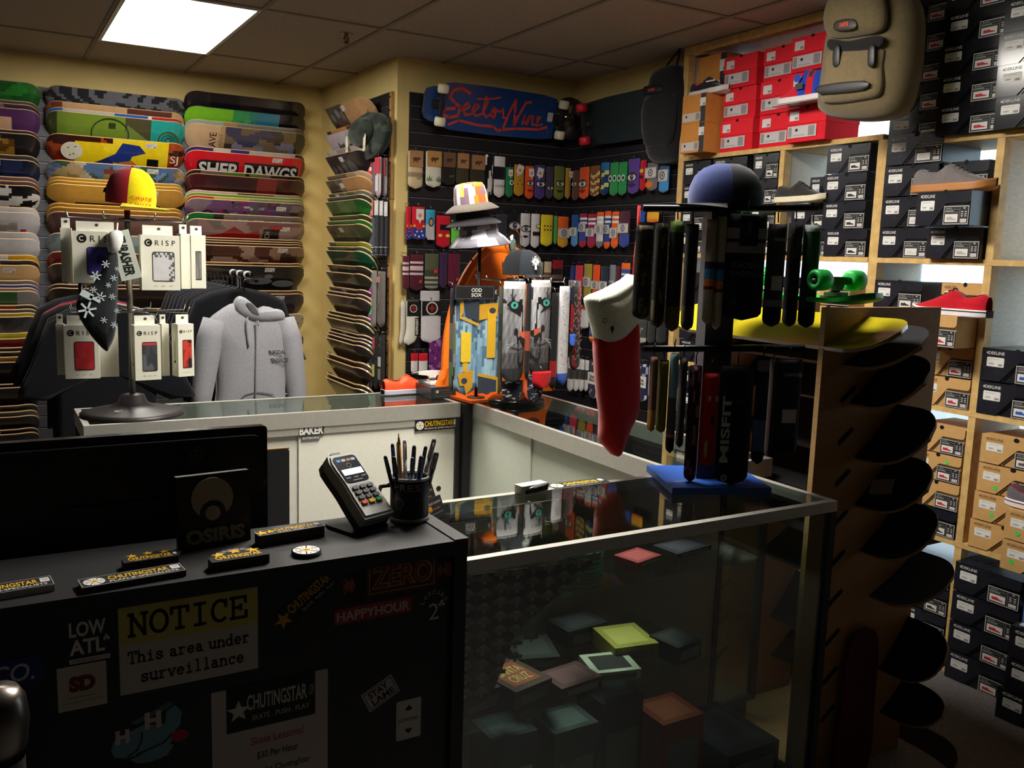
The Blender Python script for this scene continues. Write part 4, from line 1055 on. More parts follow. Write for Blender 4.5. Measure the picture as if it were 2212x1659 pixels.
# ================================================================ GLASS COUNTERS
ZG = 0.965
ALUC, GREYD = (196, 194, 186), (40, 38, 40)
def showcase(label, x0, x1, y0, y1, back, body, doors, shelves, kick=0.1, rail_h=0.042, group=None, leftend=None):
    """back: '+y', '-x' ... the side with the sliding doors. The glass front is opposite."""
    t = thing('display_counter', label, 'display counter', ((x0 + x1) / 2, (y0 + y1) / 2, 0), group)
    m = MB(); m.box(x0 + 0.02, x1 - 0.02, y0 + 0.02, y1 - 0.02, 0.002, kick, body); m.build('plinth', BLACKP, t)
    m = MB(); m.box(x0, x1, y0, y1, kick, kick + 0.018, body); m.build('deck_board', BLACKP, t)
    e = 0.022
    for (xa, ya) in ((x0, y0), (x1 - e, y0), (x0, y1 - e), (x1 - e, y1 - e)):
        m = MB(); m.box(xa, xa + e, ya, ya + e, kick + 0.0185, ZG - rail_h, body); m.build('corner_post', SATIN, t)
    for nm, a, b, c, d in (('x', x0, x1, y0, y0 + e), ('x', x0, x1, y1 - e, y1), ('y', x0, x0 + e, y0 + e, y1 - e), ('y', x1 - e, x1, y0 + e, y1 - e)):
        m = MB(); m.box(a, b, c, d, ZG - rail_h, ZG, ALUC)
        m.build('long_rail' if (nm == 'x') == (x1 - x0 > y1 - y0) else 'end_rail', ALU, t)
    m = MB(); m.box(x0 + e, x1 - e, y0 + e, y1 - e, ZG - 0.007, ZG - 0.001, WHITE); m.build('glass_top', GLASS, t)
    zb, zt = kick + 0.02, ZG - rail_h
    ins = 0.008
    sides = {'-y': (x0 + e, x1 - e, y0 + ins, y0 + ins + 0.005), '+y': (x0 + e, x1 - e, y1 - ins - 0.005, y1 - ins), '-x': (x0 + ins, x0 + ins + 0.005, y0 + e, y1 - e), '+x': (x1 - ins - 0.005, x1 - ins, y0 + e, y1 - e)}
    for sd, (a, b, c, d) in sides.items():
        if sd == back:
            continue
        if leftend == sd:
            m = MB(); m.box(a, b, c, d, zb, zt, body); m.build('end_panel', BLACKP, t)
            continue
        m = MB(); m.box(a, b, c, d, zb, zt, WHITE); m.build('glass_side' if sd != {'+y': '-y', '-y': '+y', '-x': '+x', '+x': '-x'}[back] else 'glass_front', GLASS, t)
    # sliding doors and their lower track
    a, b, c, d = sides[back]
    for i, (u0, u1, off, colr) in enumerate(doors):
        m = MB()
        if back[1] == 'y':
            s_ = -1 if back == '+y' else 1
            yy = (c + d) / 2 + s_ * off
            m.box(a + (b - a) * u0, a + (b - a) * u1, yy - 0.003, yy + 0.003, zb + 0.004, zt - 0.002, colr)
            o = m.build('sliding_door', PAPER, t)
            Fr = FRONT((0, yy - 0.0032, 0)) if back == '-y' else F((0, yy + 0.0032, 0), (-1, 0, 0), (0, 0, 1), (0, 1, 0))
            xk = (a + (b - a) * (u1 - 0.05 if i else u0 + 0.06)) * (1 if back == '-y' else -1)
            h = MB(); h.lathe(F(Fr(xk, 0.585), Fr.ex, Fr.ey, Fr.n), ((0.0, 0.0008), (0.008, 0.0008), (0.0115, 0.0015), (0.012, 0.0)), (70, 66, 60), 16); h.build('finger_pull', METAL, o)
        else:
            s_ = 1 if back == '-x' else -1
            xx = (a + b) / 2 + s_ * off
            m.box(xx - 0.003, xx + 0.003, c + (d - c) * u0, c + (d - c) * u1, zb + 0.004, zt - 0.002, colr)
            o = m.build('sliding_door', PAPER, t)
    if back == '-y':
        m = MB(); m.box(a, b, c - 0.004, c - 0.001, zt - 0.03, zt, ALUC); m.build('door_track', ALU, t)
    for zs, inset in shelves:
        m = MB(); m.box(x0 + e + 0.004, x1 - e - 0.004 - inset, y0 + 0.03, y1 - 0.03, zs - 0.006, zs, WHITE); m.build('glass_shelf', GLASS, t)
    return t
CRM, GRN, BRN = (238, 236, 222), (216, 224, 206), (120, 104, 84)
# far counter, its white doors facing the till
far_c = showcase('far glass counter with cream sliding doors below the boxed underwear', 0.28, 1.785, 3.465, 3.855, '-y', GREYD, [(0.0, 0.56, 0.012, (226, 224, 212)), (0.52, 1.0, 0.003, CRM)], [(0.72, 0), (0.45, 0)], rail_h=0.062, leftend=None)
# side counter, doors facing the till
side_c = showcase('side glass counter with pale green doors under the red stocking', 1.83, 2.27, 2.10, 3.855, '-x', GREYD, [(0.0, 0.52, 0.012, GRN), (0.49, 1.0, 0.003, (220, 228, 212))], [(0.78, 0), (0.6, 0), (0.40, 0)], rail_h=0.062)
m = MB(); m.box(1.789, 1.826, 3.44, 3.50, 0.002, ZG - 0.004, (30, 28, 30)); tag(m.build('corner_filler_post', BLACKP), 'black filler post where the two back counters meet', 'post')
# front counter, glass facing the shopper
near_c = showcase('front glass counter with dark glass side beside the board rack', 0.835, 2.03, 1.63, 2.078, '+y', (24, 22, 25), [(0.0, 0.5, 0.012, (176, 168, 156)), (0.46, 1.0, 0.003, (170, 162, 150))], [(0.83, 0.22), (0.55, 0.34)], kick=0.10, rail_h=0.03)
# ================================================================ THE BLACK DESK
ZDk = 1.05
desk = thing('sales_desk', 'black sales desk covered with stickers beside the glass counter', 'desk', (0.2, 1.65, 0))
DX0, DX1, DY0, DY1 = -1.0, 0.812, 1.53, 1.772
m = MB(); m.box(DX0, DX1, DY0, DY1, ZDk - 0.03, ZDk, (36, 34, 36)); m.build('ledge_top', BLACKP, desk)
m = MB(); m.box(DX0, DX1 - 0.029, DY0 + 0.014, DY0 + 0.03, 0.02, ZDk - 0.0305, (27, 26, 29)); m.build('front_panel', BLACKP, desk)
m = MB(); m.box(DX1 - 0.028, DX1, DY0 + 0.002, DY1 + 0.0, 0.0, ZDk - 0.0305, (24, 23, 26)); m.build('end_panel', BLACKP, desk)
m = MB(); m.box(DX1 - 0.03, DX1 + 0.001, DY0 - 0.001, DY1, ZDk + 0.0003, ZDk + 0.003, (44, 42, 44)); m.build('edge_strip', BLACKP, desk)
m = MB(); m.box(DX0, DX1 - 0.03, DY1 + 0.001, DY1 + 0.5, 0.72, 0.75, (40, 38, 40)); m.build('work_surface', BLACKP, desk)
m = MB(); m.box(DX0 + 0.02, DX0 + 0.05, DY1 + 0.002, DY1 + 0.48, 0.0, 0.7195, (36, 34, 36)); m.build('leg', BLACKP, desk)
m = MB(); m.box(DX1 - 0.07, DX1 - 0.04, DY1 + 0.002, DY1 + 0.48, 0.0, 0.7195, (36, 34, 36)); m.build('leg', BLACKP, desk)
# ================================================================ DESK STICKERS AND DESK-TOP THINGS
YFp = DY0 + 0.0138                              # the desk's front face
YEL, CRS = (236, 186, 22), (226, 222, 214)
def onfront(px, py):
    return P(px, py, 1, YFp)
def sticker_frame(px0, py0, px1, py1):
    """Frame on the desk front with its origin at the lower corner; returns frame, width, height (px0,py0 = top corner, px1,py1 = bottom corner)."""
    a, b = onfront(px0, py0), onfront(px1, py1)
    return FRONT((a.x, YFp - 0.0003, b.z)), b.x - a.x, a.z - b.z
def sticker(label, Fr, fn, cat='sticker', name='sticker'):
    m = MB(); fn(m, Fr)
    return tag(m.build(name, PAPER), label, cat, 'stickers on the black desk')
# a slab-serif hand for the notice: strokes on a 0..1 x 0..1 cell
def stroke(m, Fr, pts, w, c, col):
    for (x0, y0), (x1, y1) in zip(pts[:-1], pts[1:]):
        dx, dy = x1 - x0, y1 - y0
        l = math.hypot(dx, dy) or 1
        nx, ny = -dy / l * w / 2, dx / l * w / 2
        ex, ey = dx / l * w * 0.35, dy / l * w * 0.35
        m.poly(Fr, ((x0 + nx - ex, y0 + ny - ey), (x0 - nx - ex, y0 - ny - ey), (x1 - nx + ex, y1 - ny + ey), (x1 + nx + ex, y1 + ny + ey)), c, col)
def arc(cx, cy, rx, ry, a0, a1, n=14):
    return [(cx + rx * math.cos(math.radians(a0 + (a1 - a0) * k / n)), cy + ry * math.sin(math.radians(a0 + (a1 - a0) * k / n))) for k in range(n + 1)]
SLAB = {
 'N': [[(.15, 0), (.15, 1)], [(.15, 1), (.85, 0)], [(.85, 0), (.85, 1)], [(0, 0), (.3, 0)], [(0, 1), (.22, 1)], [(.7, 1), (1, 1)]],
 'O': [arc(.5, .5, .45, .5, 0, 360, 24)],
 'T': [[(.5, 0), (.5, 1)], [(.04, 1), (.96, 1)], [(.04, 1), (.04, .74)], [(.96, 1), (.96, .74)], [(.28, 0), (.72, 0)]],
 'I': [[(.5, 0), (.5, 1)], [(.2, 0), (.8, 0)], [(.2, 1), (.8, 1)]],
 'C': [arc(.52, .5, .45, .5, 50, 310, 20), [(.86, 1), (.86, .68)]],
 'E': [[(.15, 0), (.15, 1)], [(0, 0), (.92, 0)], [(0, 1), (.88, 1)], [(.15, .52), (.6, .52)], [(.92, 0), (.92, .3)], [(.88, 1), (.88, .74)], [(.6, .4), (.6, .64)]],
 'h': [[(.18, 0), (.18, 1)], [(.04, 1), (.18, 1)], arc(.5, .34, .32, .28, 180, 0, 8) + [(.82, 0)], [(.04, 0), (.34, 0)], [(.66, 0), (.98, 0)]],
 'i': [[(.5, 0), (.5, .62)], [(.25, .62), (.5, .62)], [(.18, 0), (.82, 0)], [(.46, .86), (.54, .86)]],
 's': [arc(.5, .46, .3, .16, 20, 200, 8) + arc(.5, .16, .34, .16, 90, -160, 10), [(.8, .62), (.8, .46)], [(.18, 0), (.18, .18)]],
 'a': [arc(.42, .46, .26, .16, 160, 20, 6) + [(.7, .0)], arc(.42, .17, .28, .17, 0, 360, 14), [(.7, 0), (.94, 0)]],
 'r': [[(.3, 0), (.3, .62)], [(.1, .62), (.3, .62)], arc(.62, .38, .32, .24, 170, 50, 8), [(.1, 0), (.6, 0)]],
 'e': [[(.14, .32), (.86, .32)] , arc(.5, .31, .36, .31, 0, 320, 16)],
 'u': [[(.18, .62), (.18, .24)] + arc(.48, .24, .3, .24, 180, 330, 8), [(.8, 0), (.8, .62)], [(.02, .62), (.18, .62)], [(.64, .62), (.8, .62)], [(.8, 0), (.98, 0)]],
 'n': [[(.18, 0), (.18, .62)], [(.02, .62), (.18, .62)], arc(.5, .34, .32, .28, 180, 0, 8) + [(.82, 0)], [(.02, 0), (.34, 0)], [(.66, 0), (.98, 0)]],
 'd': [arc(.44, .31, .34, .31, 0, 360, 16), [(.78, 0), (.78, 1)], [(.6, 1), (.78, 1)], [(.78, 0), (.96, 0)]],
 'v': [[(.14, .62), (.5, 0)], [(.5, 0), (.86, .62)], [(0, .62), (.3, .62)], [(.7, .62), (1, .62)]],
 'l': [[(.5, 0), (.5, 1)], [(.28, 1), (.5, 1)], [(.18, 0), (.82, 0)]],
 'c': [arc(.54, .31, .38, .31, 40, 320, 14), [(.84, .62), (.84, .42)]],
}
def slab_text(m, Fr, txt, a, b, adv, cw, hgt, w, col):
    x = a
    for ch in txt:
        for st in SLAB.get(ch, []):
            stroke(m, Fr, [(x + p[0] * cw, b + p[1] * hgt) for p in st], w, 0.001, col)
        x += adv * (0.6 if ch == ' ' else 1)
# NOTICE
tl, br_ = onfront(254, 1313), onfront(556, 1500)
tr = onfront(556, 1269); bl = onfront(262, 1503)
Fn = FRONT((tl.x, YFp - 0.0003, bl.z)); nw, nh = tr.x - tl.x, tl.z - bl.z
def notice(m, Fr):
    m.rect(Fr, 0, nw, 0, nh, 0.0003, (196, 190, 176)); m.rect(Fr, 0, nw, nh * 0.56, nh, 0.0006, (204, 190, 96))
    slab_text(m, Fr, 'NOTICE', nw * 0.07, nh * 0.66, nw * 0.145, nw * 0.125, nh * 0.24, nh * 0.036, (34, 26, 20))
    slab_text(m, Fr, 'This area under', nw * 0.06, nh * 0.35, nw * 0.062, nw * 0.055, nh * 0.125, nh * 0.018, (34, 28, 24))
    slab_text(m, Fr, 'surveillance', nw * 0.14, nh * 0.12, nw * 0.063, nw * 0.056, nh * 0.13, nh * 0.018, (34, 28, 24))
sticker('large white and yellow notice with typewriter lettering on the desk front', Fn, notice, 'notice', 'surveillance_notice')
# LOW ATL
Fr, w, h = sticker_frame(146, 1345, 238, 1420)
def lowatl(m, Fr):
    m.text(Fr, 'LOW', w * 0.47, h * 0.80, w * 0.9, h * 0.36, 0.0004, CRS, bold=0.03); m.text(Fr, 'ATL', w * 0.45, h * 0.38, w * 0.86, h * 0.36, 0.0004, CRS, bold=0.03)
    for a, b in ((0.92, 0.55), (0.88, 0.49), (0.97, 0.49)):
        m.ell(Fr, w * a, h * b, w * 0.04, h * 0.045, 0.0005, (190, 200, 210), 12)
    m.rect(Fr, 0, w, 0.0, h * 0.11, 0.0004, CRS); m.text(Fr, 'WWW.LOWCARDMAG.COM', w * 0.5, h * 0.055, w * 0.9, h * 0.06, 0.0007, (40, 36, 36))
sticker('white cut-out block letter sticker beside the yellow notice', Fr.at(0, 0.0, 0), lowatl)
# blue sign, cut by the frame
a, b = onfront(90, 1412), onfront(90, 1475)
Fr = FRONT((a.x - 0.30, YFp - 0.0003, b.z)); w, h = 0.30, a.z - b.z
def blueco(m, Fr):
    m.rect(Fr, 0, w, 0, h, 0.0003, (34, 44, 116)); m.text(Fr, 'CO.', w * 0.86, h * 0.5, w * 0.2, h * 0.6, 0.0006, (200, 204, 220), bold=0.01, shear=0.12); m.text(Fr, 'L', w * 0.67, h * 0.45, w * 0.06, h * 0.6, 0.0006, (206, 160, 140), bold=0.01, shear=0.12)
sticker('dark blue sticker with slanted white letters at the desk corner', Fr, blueco)
# SD card
Fr, w, h = sticker_frame(124, 1447, 234, 1524)
h = onfront(180, 1437).z - onfront(180, 1532).z
Fr = FRONT((onfront(124, 1490).x, YFp - 0.0003, onfront(124, 1541).z))
def sdcard(m, Fr):
    m.rect(Fr, 0, w, 0, h, 0.0003, (206, 200, 176))
    m.text(Fr, 'SD', w * 0.5, h * 0.58, w * 0.54, h * 0.36, 0.0006, (120, 30, 36), bold=0.07)
    m.text(Fr, 'Shoes Designed', w * 0.48, h * 0.28, w * 0.56, h * 0.06, 0.0006, (80, 40, 36)); m.rect(Fr, w * 0.06, w * 0.94, h * 0.17, h * 0.18, 0.0006, (110, 90, 70))
sticker('cream square sticker with fat dark red initials below the white letters', Fr, sdcard)
# blue thumbs character mark, left as plain shapes with the two H letters
c0 = onfront(325, 1578)
Fr = FRONT((c0.x, YFp - 0.0003, c0.z)).rot(0)
def hands(m, Fr):
    sc = (onfront(410, 1578).x - onfront(240, 1578).x) / 0.17
    S = lambda pts: [(a * sc, b * sc + a * 0.0) for a, b in pts]
    blue, lo = (112, 152, 170), (36, 60, 76)
    m.poly(Fr, S([(-0.085, -0.03), (-0.078, -0.005), (-0.05, 0.006), (-0.015, 0.018), (0.03, 0.01), (0.05, -0.012), (0.045, -0.04), (0.0, -0.05), (-0.05, -0.055), (-0.078, -0.047)]), 0.0003, blue)
    m.poly(F(Fr(0, 0, 0), Fr.ex, Fr.ey, Fr.n), S([(-0.045, -0.06), (0.0, -0.048), (0.04, -0.04), (0.05, -0.05), (0.035, -0.07), (0.0, -0.078), (-0.03, -0.074)]), 0.0004, blue)
    m.poly(Fr, S([(0.03, 0.0), (0.05, -0.02), (0.066, 0.0), (0.07, 0.03), (0.055, 0.05), (0.035, 0.04)]), 0.0005, blue)
    m.poly(Fr, S([(-0.045, 0.03), (0.04, 0.062), (0.056, 0.058), (0.05, 0.05), (-0.03, 0.022)]), 0.0005, (84, 110, 124))
    m.ell(Fr, 0.064 * sc, -0.028 * sc, 0.02 * sc, 0.015 * sc, 0.0006, (186, 40, 48), 18)
    stroke(m, Fr, S([(-0.05, -0.052), (-0.03, -0.04), (-0.02, -0.02), (-0.018, 0.0)]), 0.003, 0.0008, lo); stroke(m, Fr, S([(-0.03, -0.05), (0.0, -0.044), (0.03, -0.036), (0.045, -0.02)]), 0.003, 0.0008, lo)
    m.text(Fr, 'H', -0.06 * sc, 0.0, 0.03 * sc, 0.034 * sc, 0.0009, (214, 200, 196), bold=0.06); m.text(Fr, 'H', 0.006 * sc, 0.025 * sc, 0.036 * sc, 0.042 * sc, 0.0009, (214, 200, 196), bold=0.06)
sticker('pale blue cut-out sticker with two white letters and red spot', Fr, hands)
# skate lessons sheet
tl, tr = onfront(456, 1497), onfront(708, 1441)
Fl = FRONT((tl.x, YFp - 0.0003, 0.40)); lw, lh = tr.x - tl.x, tl.z - 0.40
def lessons(m, Fr):
    m.rect(Fr, 0, lw, 0, lh, 0.0003, (196, 186, 178))
    m.rect(Fr, lw * 0.12, lw * 0.885, lh - 0.085, lh + 0.002, 0.0006, (24, 22, 20))
    m.star(Fr, lw * 0.22, lh - 0.046, 0.022, 0.0009, (206, 200, 186)); m.text(Fr, 'CHUTINGSTAR', lw * 0.55, lh - 0.034, lw * 0.52, 0.03, 0.0009, (206, 200, 186), bold=0.02); m.text(Fr, '.COM', lw * 0.85, lh - 0.034, lw * 0.04, 0.02, 0.0009, (206, 200, 186))
    m.text(Fr, 'SKATE . PUSH . PLAY', lw * 0.58, lh - 0.064, lw * 0.5, 0.010, 0.0009, (206, 200, 186))
    y = lh - 0.110
    for s_, ww, cc in (('Skate Lessons!', 0.46, (190, 84, 84)), ('$30 Per Hour', 0.36, (40, 34, 34)), ('With the ChutingStar', 0.57, (40, 34, 34)), ('Skate Crew', 0.31, (40, 34, 34)), ('1-on-1 Lessons', 0.4, (40, 34, 34)), ('available every day.', 0.53, (40, 34, 34)), ('With Dakota', 0.4, (190, 84, 84))):
        m.text(Fr, s_, lw * 0.55, y, lw * ww, 0.016, 0.0007, cc, bold=0.012); y -= 0.0315
sticker('white skate lessons sheet with black header taped to the desk front', Fl, lessons, 'sheet', 'lessons_sheet')
# diagonal yellow star sticker
c0 = onfront(662, 1294); a, b = onfront(605, 1342), onfront(720, 1238)
ang = math.degrees(math.atan2(b.z - a.z, b.x - a.x)); ln = (b - a).length
Fr = FRONT((c0.x, YFp - 0.0003, c0.z)).rot(ang)
def diag(m, Fr):
    m.slab(Fr, ((-ln / 2, -0.02), (ln / 2, -0.02), (ln / 2, 0.02), (-ln / 2, 0.02)), 0.0, 0.0004, (20, 19, 20))
    m.star(Fr, -ln * 0.43, 0.0, 0.018, 0.0006, (206, 158, 30)); m.text(Fr, 'CHUTINGSTAR', 0.01, 0.006, ln * 0.74, 0.019, 0.0006, (206, 158, 30), bold=0.02); m.text(Fr, 'SKATE . PUSH . PLAY', 0.02, -0.012, ln * 0.6, 0.006, 0.0006, (200, 190, 176))
sticker('long black sticker with yellow letters slanting up the desk front', Fr, diag)
# faint round sticker
c0 = onfront(668, 1352)
Fr = FRONT((c0.x, YFp - 0.0003, c0.z))
sticker('faint dark maroon round sticker below the slanted black sticker', Fr, lambda m, f: m.ell(f, 0, 0, 0.034, 0.040, 0.0002, (58, 34, 38), 32))
# ZERO neon
tl, br_ = onfront(742, 1225), onfront(978, 1260)
Fr = FRONT((tl.x, YFp - 0.0003, onfront(860, 1287).z)); w, h = br_.x - tl.x, onfront(860, 1205).z - onfront(860, 1287).z
def zero(m, Fr):
    m.rect(Fr, 0, w, 0, h, 0.0002, (32, 20, 18))
    m.rect(Fr, w * 0.2, w * 0.84, h * 0.1, h * 0.92, 0.0004, (72, 34, 24))
    m.frame(Fr, w * 0.22, w * 0.82, h * 0.16, h * 0.88, 0.002, 0.0006, (190, 120, 90))
    m.text(Fr, 'ZERO', w * 0.52, h * 0.56, w * 0.56, h * 0.58, 0.0008, (200, 124, 60), bold=0.05); m.text(Fr, 'ZERO', w * 0.52, h * 0.56, w * 0.53, h * 0.53, 0.0010, (96, 60, 34), bold=0.012)
    r = random.Random(2)
    for k in range(44):
        a = (k / 44.0) * 0.2 * w if k < 22 else w * 0.85 + (k - 22) / 22.0 * 0.15 * w
        q = r.uniform(0.04, 0.22) * h
        m.rect(Fr, a, a + w * 0.004, h * 0.48 - q, h * 0.48 + q, 0.0006, (176, 104, 70))
sticker('dark sticker with glowing orange neon-style letters on the desk front', Fr, zero)
# HAPPYHOUR
tl, br_ = onfront(722, 1322), onfront(889, 1340)
Fr = FRONT((tl.x, YFp - 0.0003, onfront(805, 1336).z)); w, h = br_.x - tl.x, onfront(805, 1303).z - onfront(805, 1336).z
sticker('red banner sticker with pale bold letters under the neon-style sticker', Fr, lambda m, f: (m.rect(f, 0, w, 0, h, 0.0003, (156, 48, 58)), m.text(f, 'HAPPYHOUR', w * 0.5, h * 0.48, w * 0.94, h * 0.62, 0.0006, (206, 180, 176), bold=0.03)))
# arched club 2 sticker
c0 = onfront(937, 1308)
Fr = FRONT((c0.x, YFp - 0.0003, c0.z))
def club(m, Fr):
    m.text(Fr, '2', 0.0, -0.012, 0.022, 0.034, 0.0004, (196, 190, 184))
    for k, ch in enumerate('LOWCARD'):
        t_ = math.radians(150 - 20 * k)
        Fc = Fr.at(0.029 * math.cos(t_), -0.008 + 0.036 * math.sin(t_)).rot(60 - 20 * k)
        m.text(Fc, ch, 0, 0, 0.007, 0.009, 0.0004, (180, 176, 172), bold=0.02)
    for a, b in ((0.017, 0.006), (0.013, 0.0), (0.021, 0.0)):
        m.ell(Fr, a, b, 0.0035, 0.0035, 0.0005, (196, 190, 184), 10)
sticker('white arched letters and figure two near the desk end', Fr, club)
# STAY LAME
c0 = onfront(822, 1497); a, b = onfront(786, 1512), onfront(856, 1480)
Fr = FRONT((c0.x, YFp - 0.0003, c0.z)).rot(26)
def lame(m, Fr):
    m.slab(Fr, ((-0.035, -0.022), (0.035, -0.022), (0.035, 0.022), (-0.035, 0.022)), 0.0, 0.0003, (186, 182, 176)); m.frame(Fr, -0.032, 0.032, -0.019, 0.019, 0.0016, 0.0005, (40, 38, 38))
    m.text(Fr, 'STAY', -0.002, 0.0085, 0.044, 0.014, 0.0006, (34, 32, 32), bold=0.03); m.text(Fr, 'LAME', 0.002, -0.0085, 0.05, 0.014, 0.0006, (34, 32, 32), bold=0.03)
sticker('tilted white rubber-stamp style sticker low on the desk front', Fr, lame)
# playing card
tl, br_ = onfront(856, 1525), onfront(908, 1588)
Fr = FRONT((tl.x, YFp - 0.0003, br_.z)); w, h = br_.x - tl.x, onfront(856, 1517).z - br_.z
def pcard(m, Fr):
    m.rbox(Fr, 0, w, 0, h, 0.0, 0.0004, 0.003, (206, 204, 196))
    for b, s_ in ((0.78, 1), (0.22, -1)):
        for a, q in ((0.0, 0.05), (-0.07, -0.02), (0.07, -0.02)):
            m.ell(Fr, w * (0.5 + a), h * (b + q * s_ * 0.7), w * 0.065, w * 0.065, 0.0006, (28, 26, 28), 10)
        m.rect(Fr, w * 0.48, w * 0.52, h * (b - 0.06), h * (b + 0.02), 0.0006, (28, 26, 28))
    m.text(Fr, 'LOWCARD', w * 0.5, h * 0.5, w * 0.78, h * 0.09, 0.0006, (60, 56, 56), bold=0.02)
sticker('small white playing card sticker near the desk corner', Fr, pcard)
def onledge(px, py, z=ZDk):
    return P(px, py, 2, z)
def logo_wheel(m, Fr, a, b, r, c):
    m.ell(Fr, a, b, r, r, c, (240, 238, 232), 30)
    for k in range(6):
        Fk = Fr.rot(60 * k, a, b, 0)
        m.rect(Fk, r * 0.42, r, -r * 0.05, r * 0.05, c + 0.0002, (20, 19, 20)); m.rect(Fk, r * 0.62, r * 0.78, r * 0.26, r * 0.36, c + 0.0002, (60, 58, 58))
    m.star(Fr, a, b, r * 0.52, c + 0.0004, (236, 182, 20)); m.ell(Fr, a, b, r * 0.1, r * 0.1, c + 0.0006, (30, 28, 28), 10)
def sticker_stack(label, px_l, py_l, px_r, py_r, depth, hgt, kind, light=False, z0=ZDk + 0.0005):
    """A pile of printed stickers: near edge runs between the two pixels."""
    a, b = onledge(px_l, py_l, z0 + hgt), onledge(px_r, py_r, z0 + hgt)
    ex = (b - a).normalized()
    Fr = F(a, ex, Vector((-ex.y, ex.x, 0)), (0, 0, 1))
    L = (b - a).length
    t = thing('sticker_stack', label, 'sticker stack', (a + b) / 2 - Vector((0, 0, hgt)), 'sticker stacks on the desk')
    side = (226, 236, 224) if light else (84, 76, 68)  # the paler sides paint in the light falling on one pile
    m = MB(); m.slab(Fr, ((0, 0), (L, 0), (L, depth), (0, depth)), -hgt, -0.0012, side)
    k = 0
    while -hgt + 0.003 * (k + 1) < -0.002:
        m.rect(F(Fr(0, 0, -hgt + 0.003 * (k + 1)), Fr.ex, Fr.n), -0.0, L, 0, 0.0004, 0.0003, (30, 28, 28) if not light else (160, 170, 160)); k += 1
    m.build('sticker_pile', PAPER, t)
    m = MB(); m.slab(Fr.rot(0.6), ((-0.002, -0.001), (L + 0.001, -0.001), (L + 0.001, depth + 0.001), (-0.002, depth + 0.001)), -0.001, 0.0, (20, 19, 20), side)
    m.frame(Fr.rot(0.6), -0.001, L, 0.0, depth, 0.0009, 0.0003, (200, 200, 194))
    T = Fr.rot(0.6)
    if kind == 'plan':
        logo_wheel(m, T, depth * 0.48, depth * 0.48, depth * 0.4, 0.0004)
        m.text(T, 'CHUTINGSTAR', L * 0.56, depth * 0.60, L * 0.60, depth * 0.42, 0.0005, YEL, bold=0.02); m.rect(T, L * 0.885, L * 0.975, depth * 0.42, depth * 0.86, 0.0005, (230, 228, 222)); m.text(T, 'COM', L * 0.93, depth * 0.64, L * 0.06, depth * 0.2, 0.0008, (20, 19, 20))
        m.text(T, 'PLAN-B-SPECIALISTS', L * 0.6, depth * 0.22, L * 0.68, depth * 0.18, 0.0005, (236, 234, 228), bold=0.01)
    elif kind == 'star':
        m.star(T, L * 0.07, depth * 0.5, depth * 0.48, 0.0005, YEL); m.star(T, L * 0.2, depth * 0.55, depth * 0.36, 0.0005, YEL)
        m.text(T, 'CHUTINGSTAR', L * 0.58, depth * 0.62, L * 0.62, depth * 0.46, 0.0005, YEL, bold=0.02); m.rect(T, L * 0.9, L * 0.98, depth * 0.45, depth * 0.9, 0.0005, (226, 224, 218)); m.text(T, 'SKATE . PUSH . PLAY', L * 0.6, depth * 0.2, L * 0.62, depth * 0.16, 0.0005, (236, 234, 228))
    m.build('top_sticker', PAPER, t)
    return t, Fr, L
sticker_stack('tallest pile of long black stickers behind the round sticker pile', 562, 1158, 701, 1136, 0.030, 0.022, 'star')
sticker_stack('pile of long black and yellow stickers at the ledge edge by the notice', 180, 1270, 402, 1232, 0.042, 0.010, 'plan')
sticker_stack('pile of long stickers, sides painted as brightly lit, cut by the picture edge', -120, 1301, 118, 1262, 0.044, 0.011, 'plan', light=True)
def shaped_stack(label, pl, pr, hgt, big):
    z0 = ZDk + 0.0005
    a, b = onledge(*pl, z0 + hgt), onledge(*pr, z0 + hgt)
    ex = (b - a).normalized(); L = (b - a).length
    Fr = F(a, ex, Vector((-ex.y, ex.x, 0)), (0, 0, 1))
    t = thing('sticker_stack', label, 'sticker stack', (a + b) / 2 - Vector((0, 0, hgt)), 'sticker stacks on the desk')
    d = L * 0.34
    out = [(0, 0), (L, 0), (L, d * 0.75), (L * 0.9, d)] + [(L * (0.5 + 0.36 * math.cos(math.radians(q))), d * 1.0 + L * (0.26 if big else 0.16) * math.sin(math.radians(q))) for q in range(20, 161, 20)] + [(L * 0.1, d), (0, d * 0.75)]
    m = MB(); m.slab(Fr, out, -hgt, -0.001, (70, 64, 58)); m.build('sticker_pile', PAPER, t)
    m = MB(); T = Fr.rot(-0.8); m.slab(T, out, -0.0009, 0.0, (22, 20, 20), (70, 64, 58))
    if big:
        for q in range(30, 151, 24):
            u, v = math.radians(q - 8), math.radians(q + 8)
            m.poly(T, [(L * (0.5 + r_ * math.cos(x)), d * 0.95 + L * 0.72 * r_ * math.sin(x)) for r_, x in ((0.2, u), (0.33, u), (0.33, v), (0.2, v))], 0.0004, (140, 136, 132))
    for q, yy in ((0.2, 1.02), (0.5, 1.2 if big else 1.15), (0.8, 1.02)):
        m.star(T, L * q, d * yy, L * (0.13 if big else 0.11), 0.0006, YEL)
    m.text(T, 'CHUTINGSTAR', L * 0.5, d * 0.5, L * 0.8, d * 0.5, 0.0005, YEL, bold=0.03)
    if not big:
        m.text(T, 'SKATE . PUSH . PLAY', L * 0.55, d * 0.16, L * 0.7, d * 0.14, 0.0005, (226, 224, 218)); m.rect(T, L * 0.93, L * 0.99, d * 0.35, d * 0.7, 0.0005, (226, 224, 218))
    m.build('top_sticker', PAPER, t)
shaped_stack('pile of three-star black and yellow stickers in front of the white circle sign', (458, 1216), (582, 1196), 0.017, True)
shaped_stack('small pile of cut-out star stickers behind the long sticker pile', (268, 1217), (386, 1199), 0.014, False)
c = onledge(662, 1188, ZDk + 0.008)
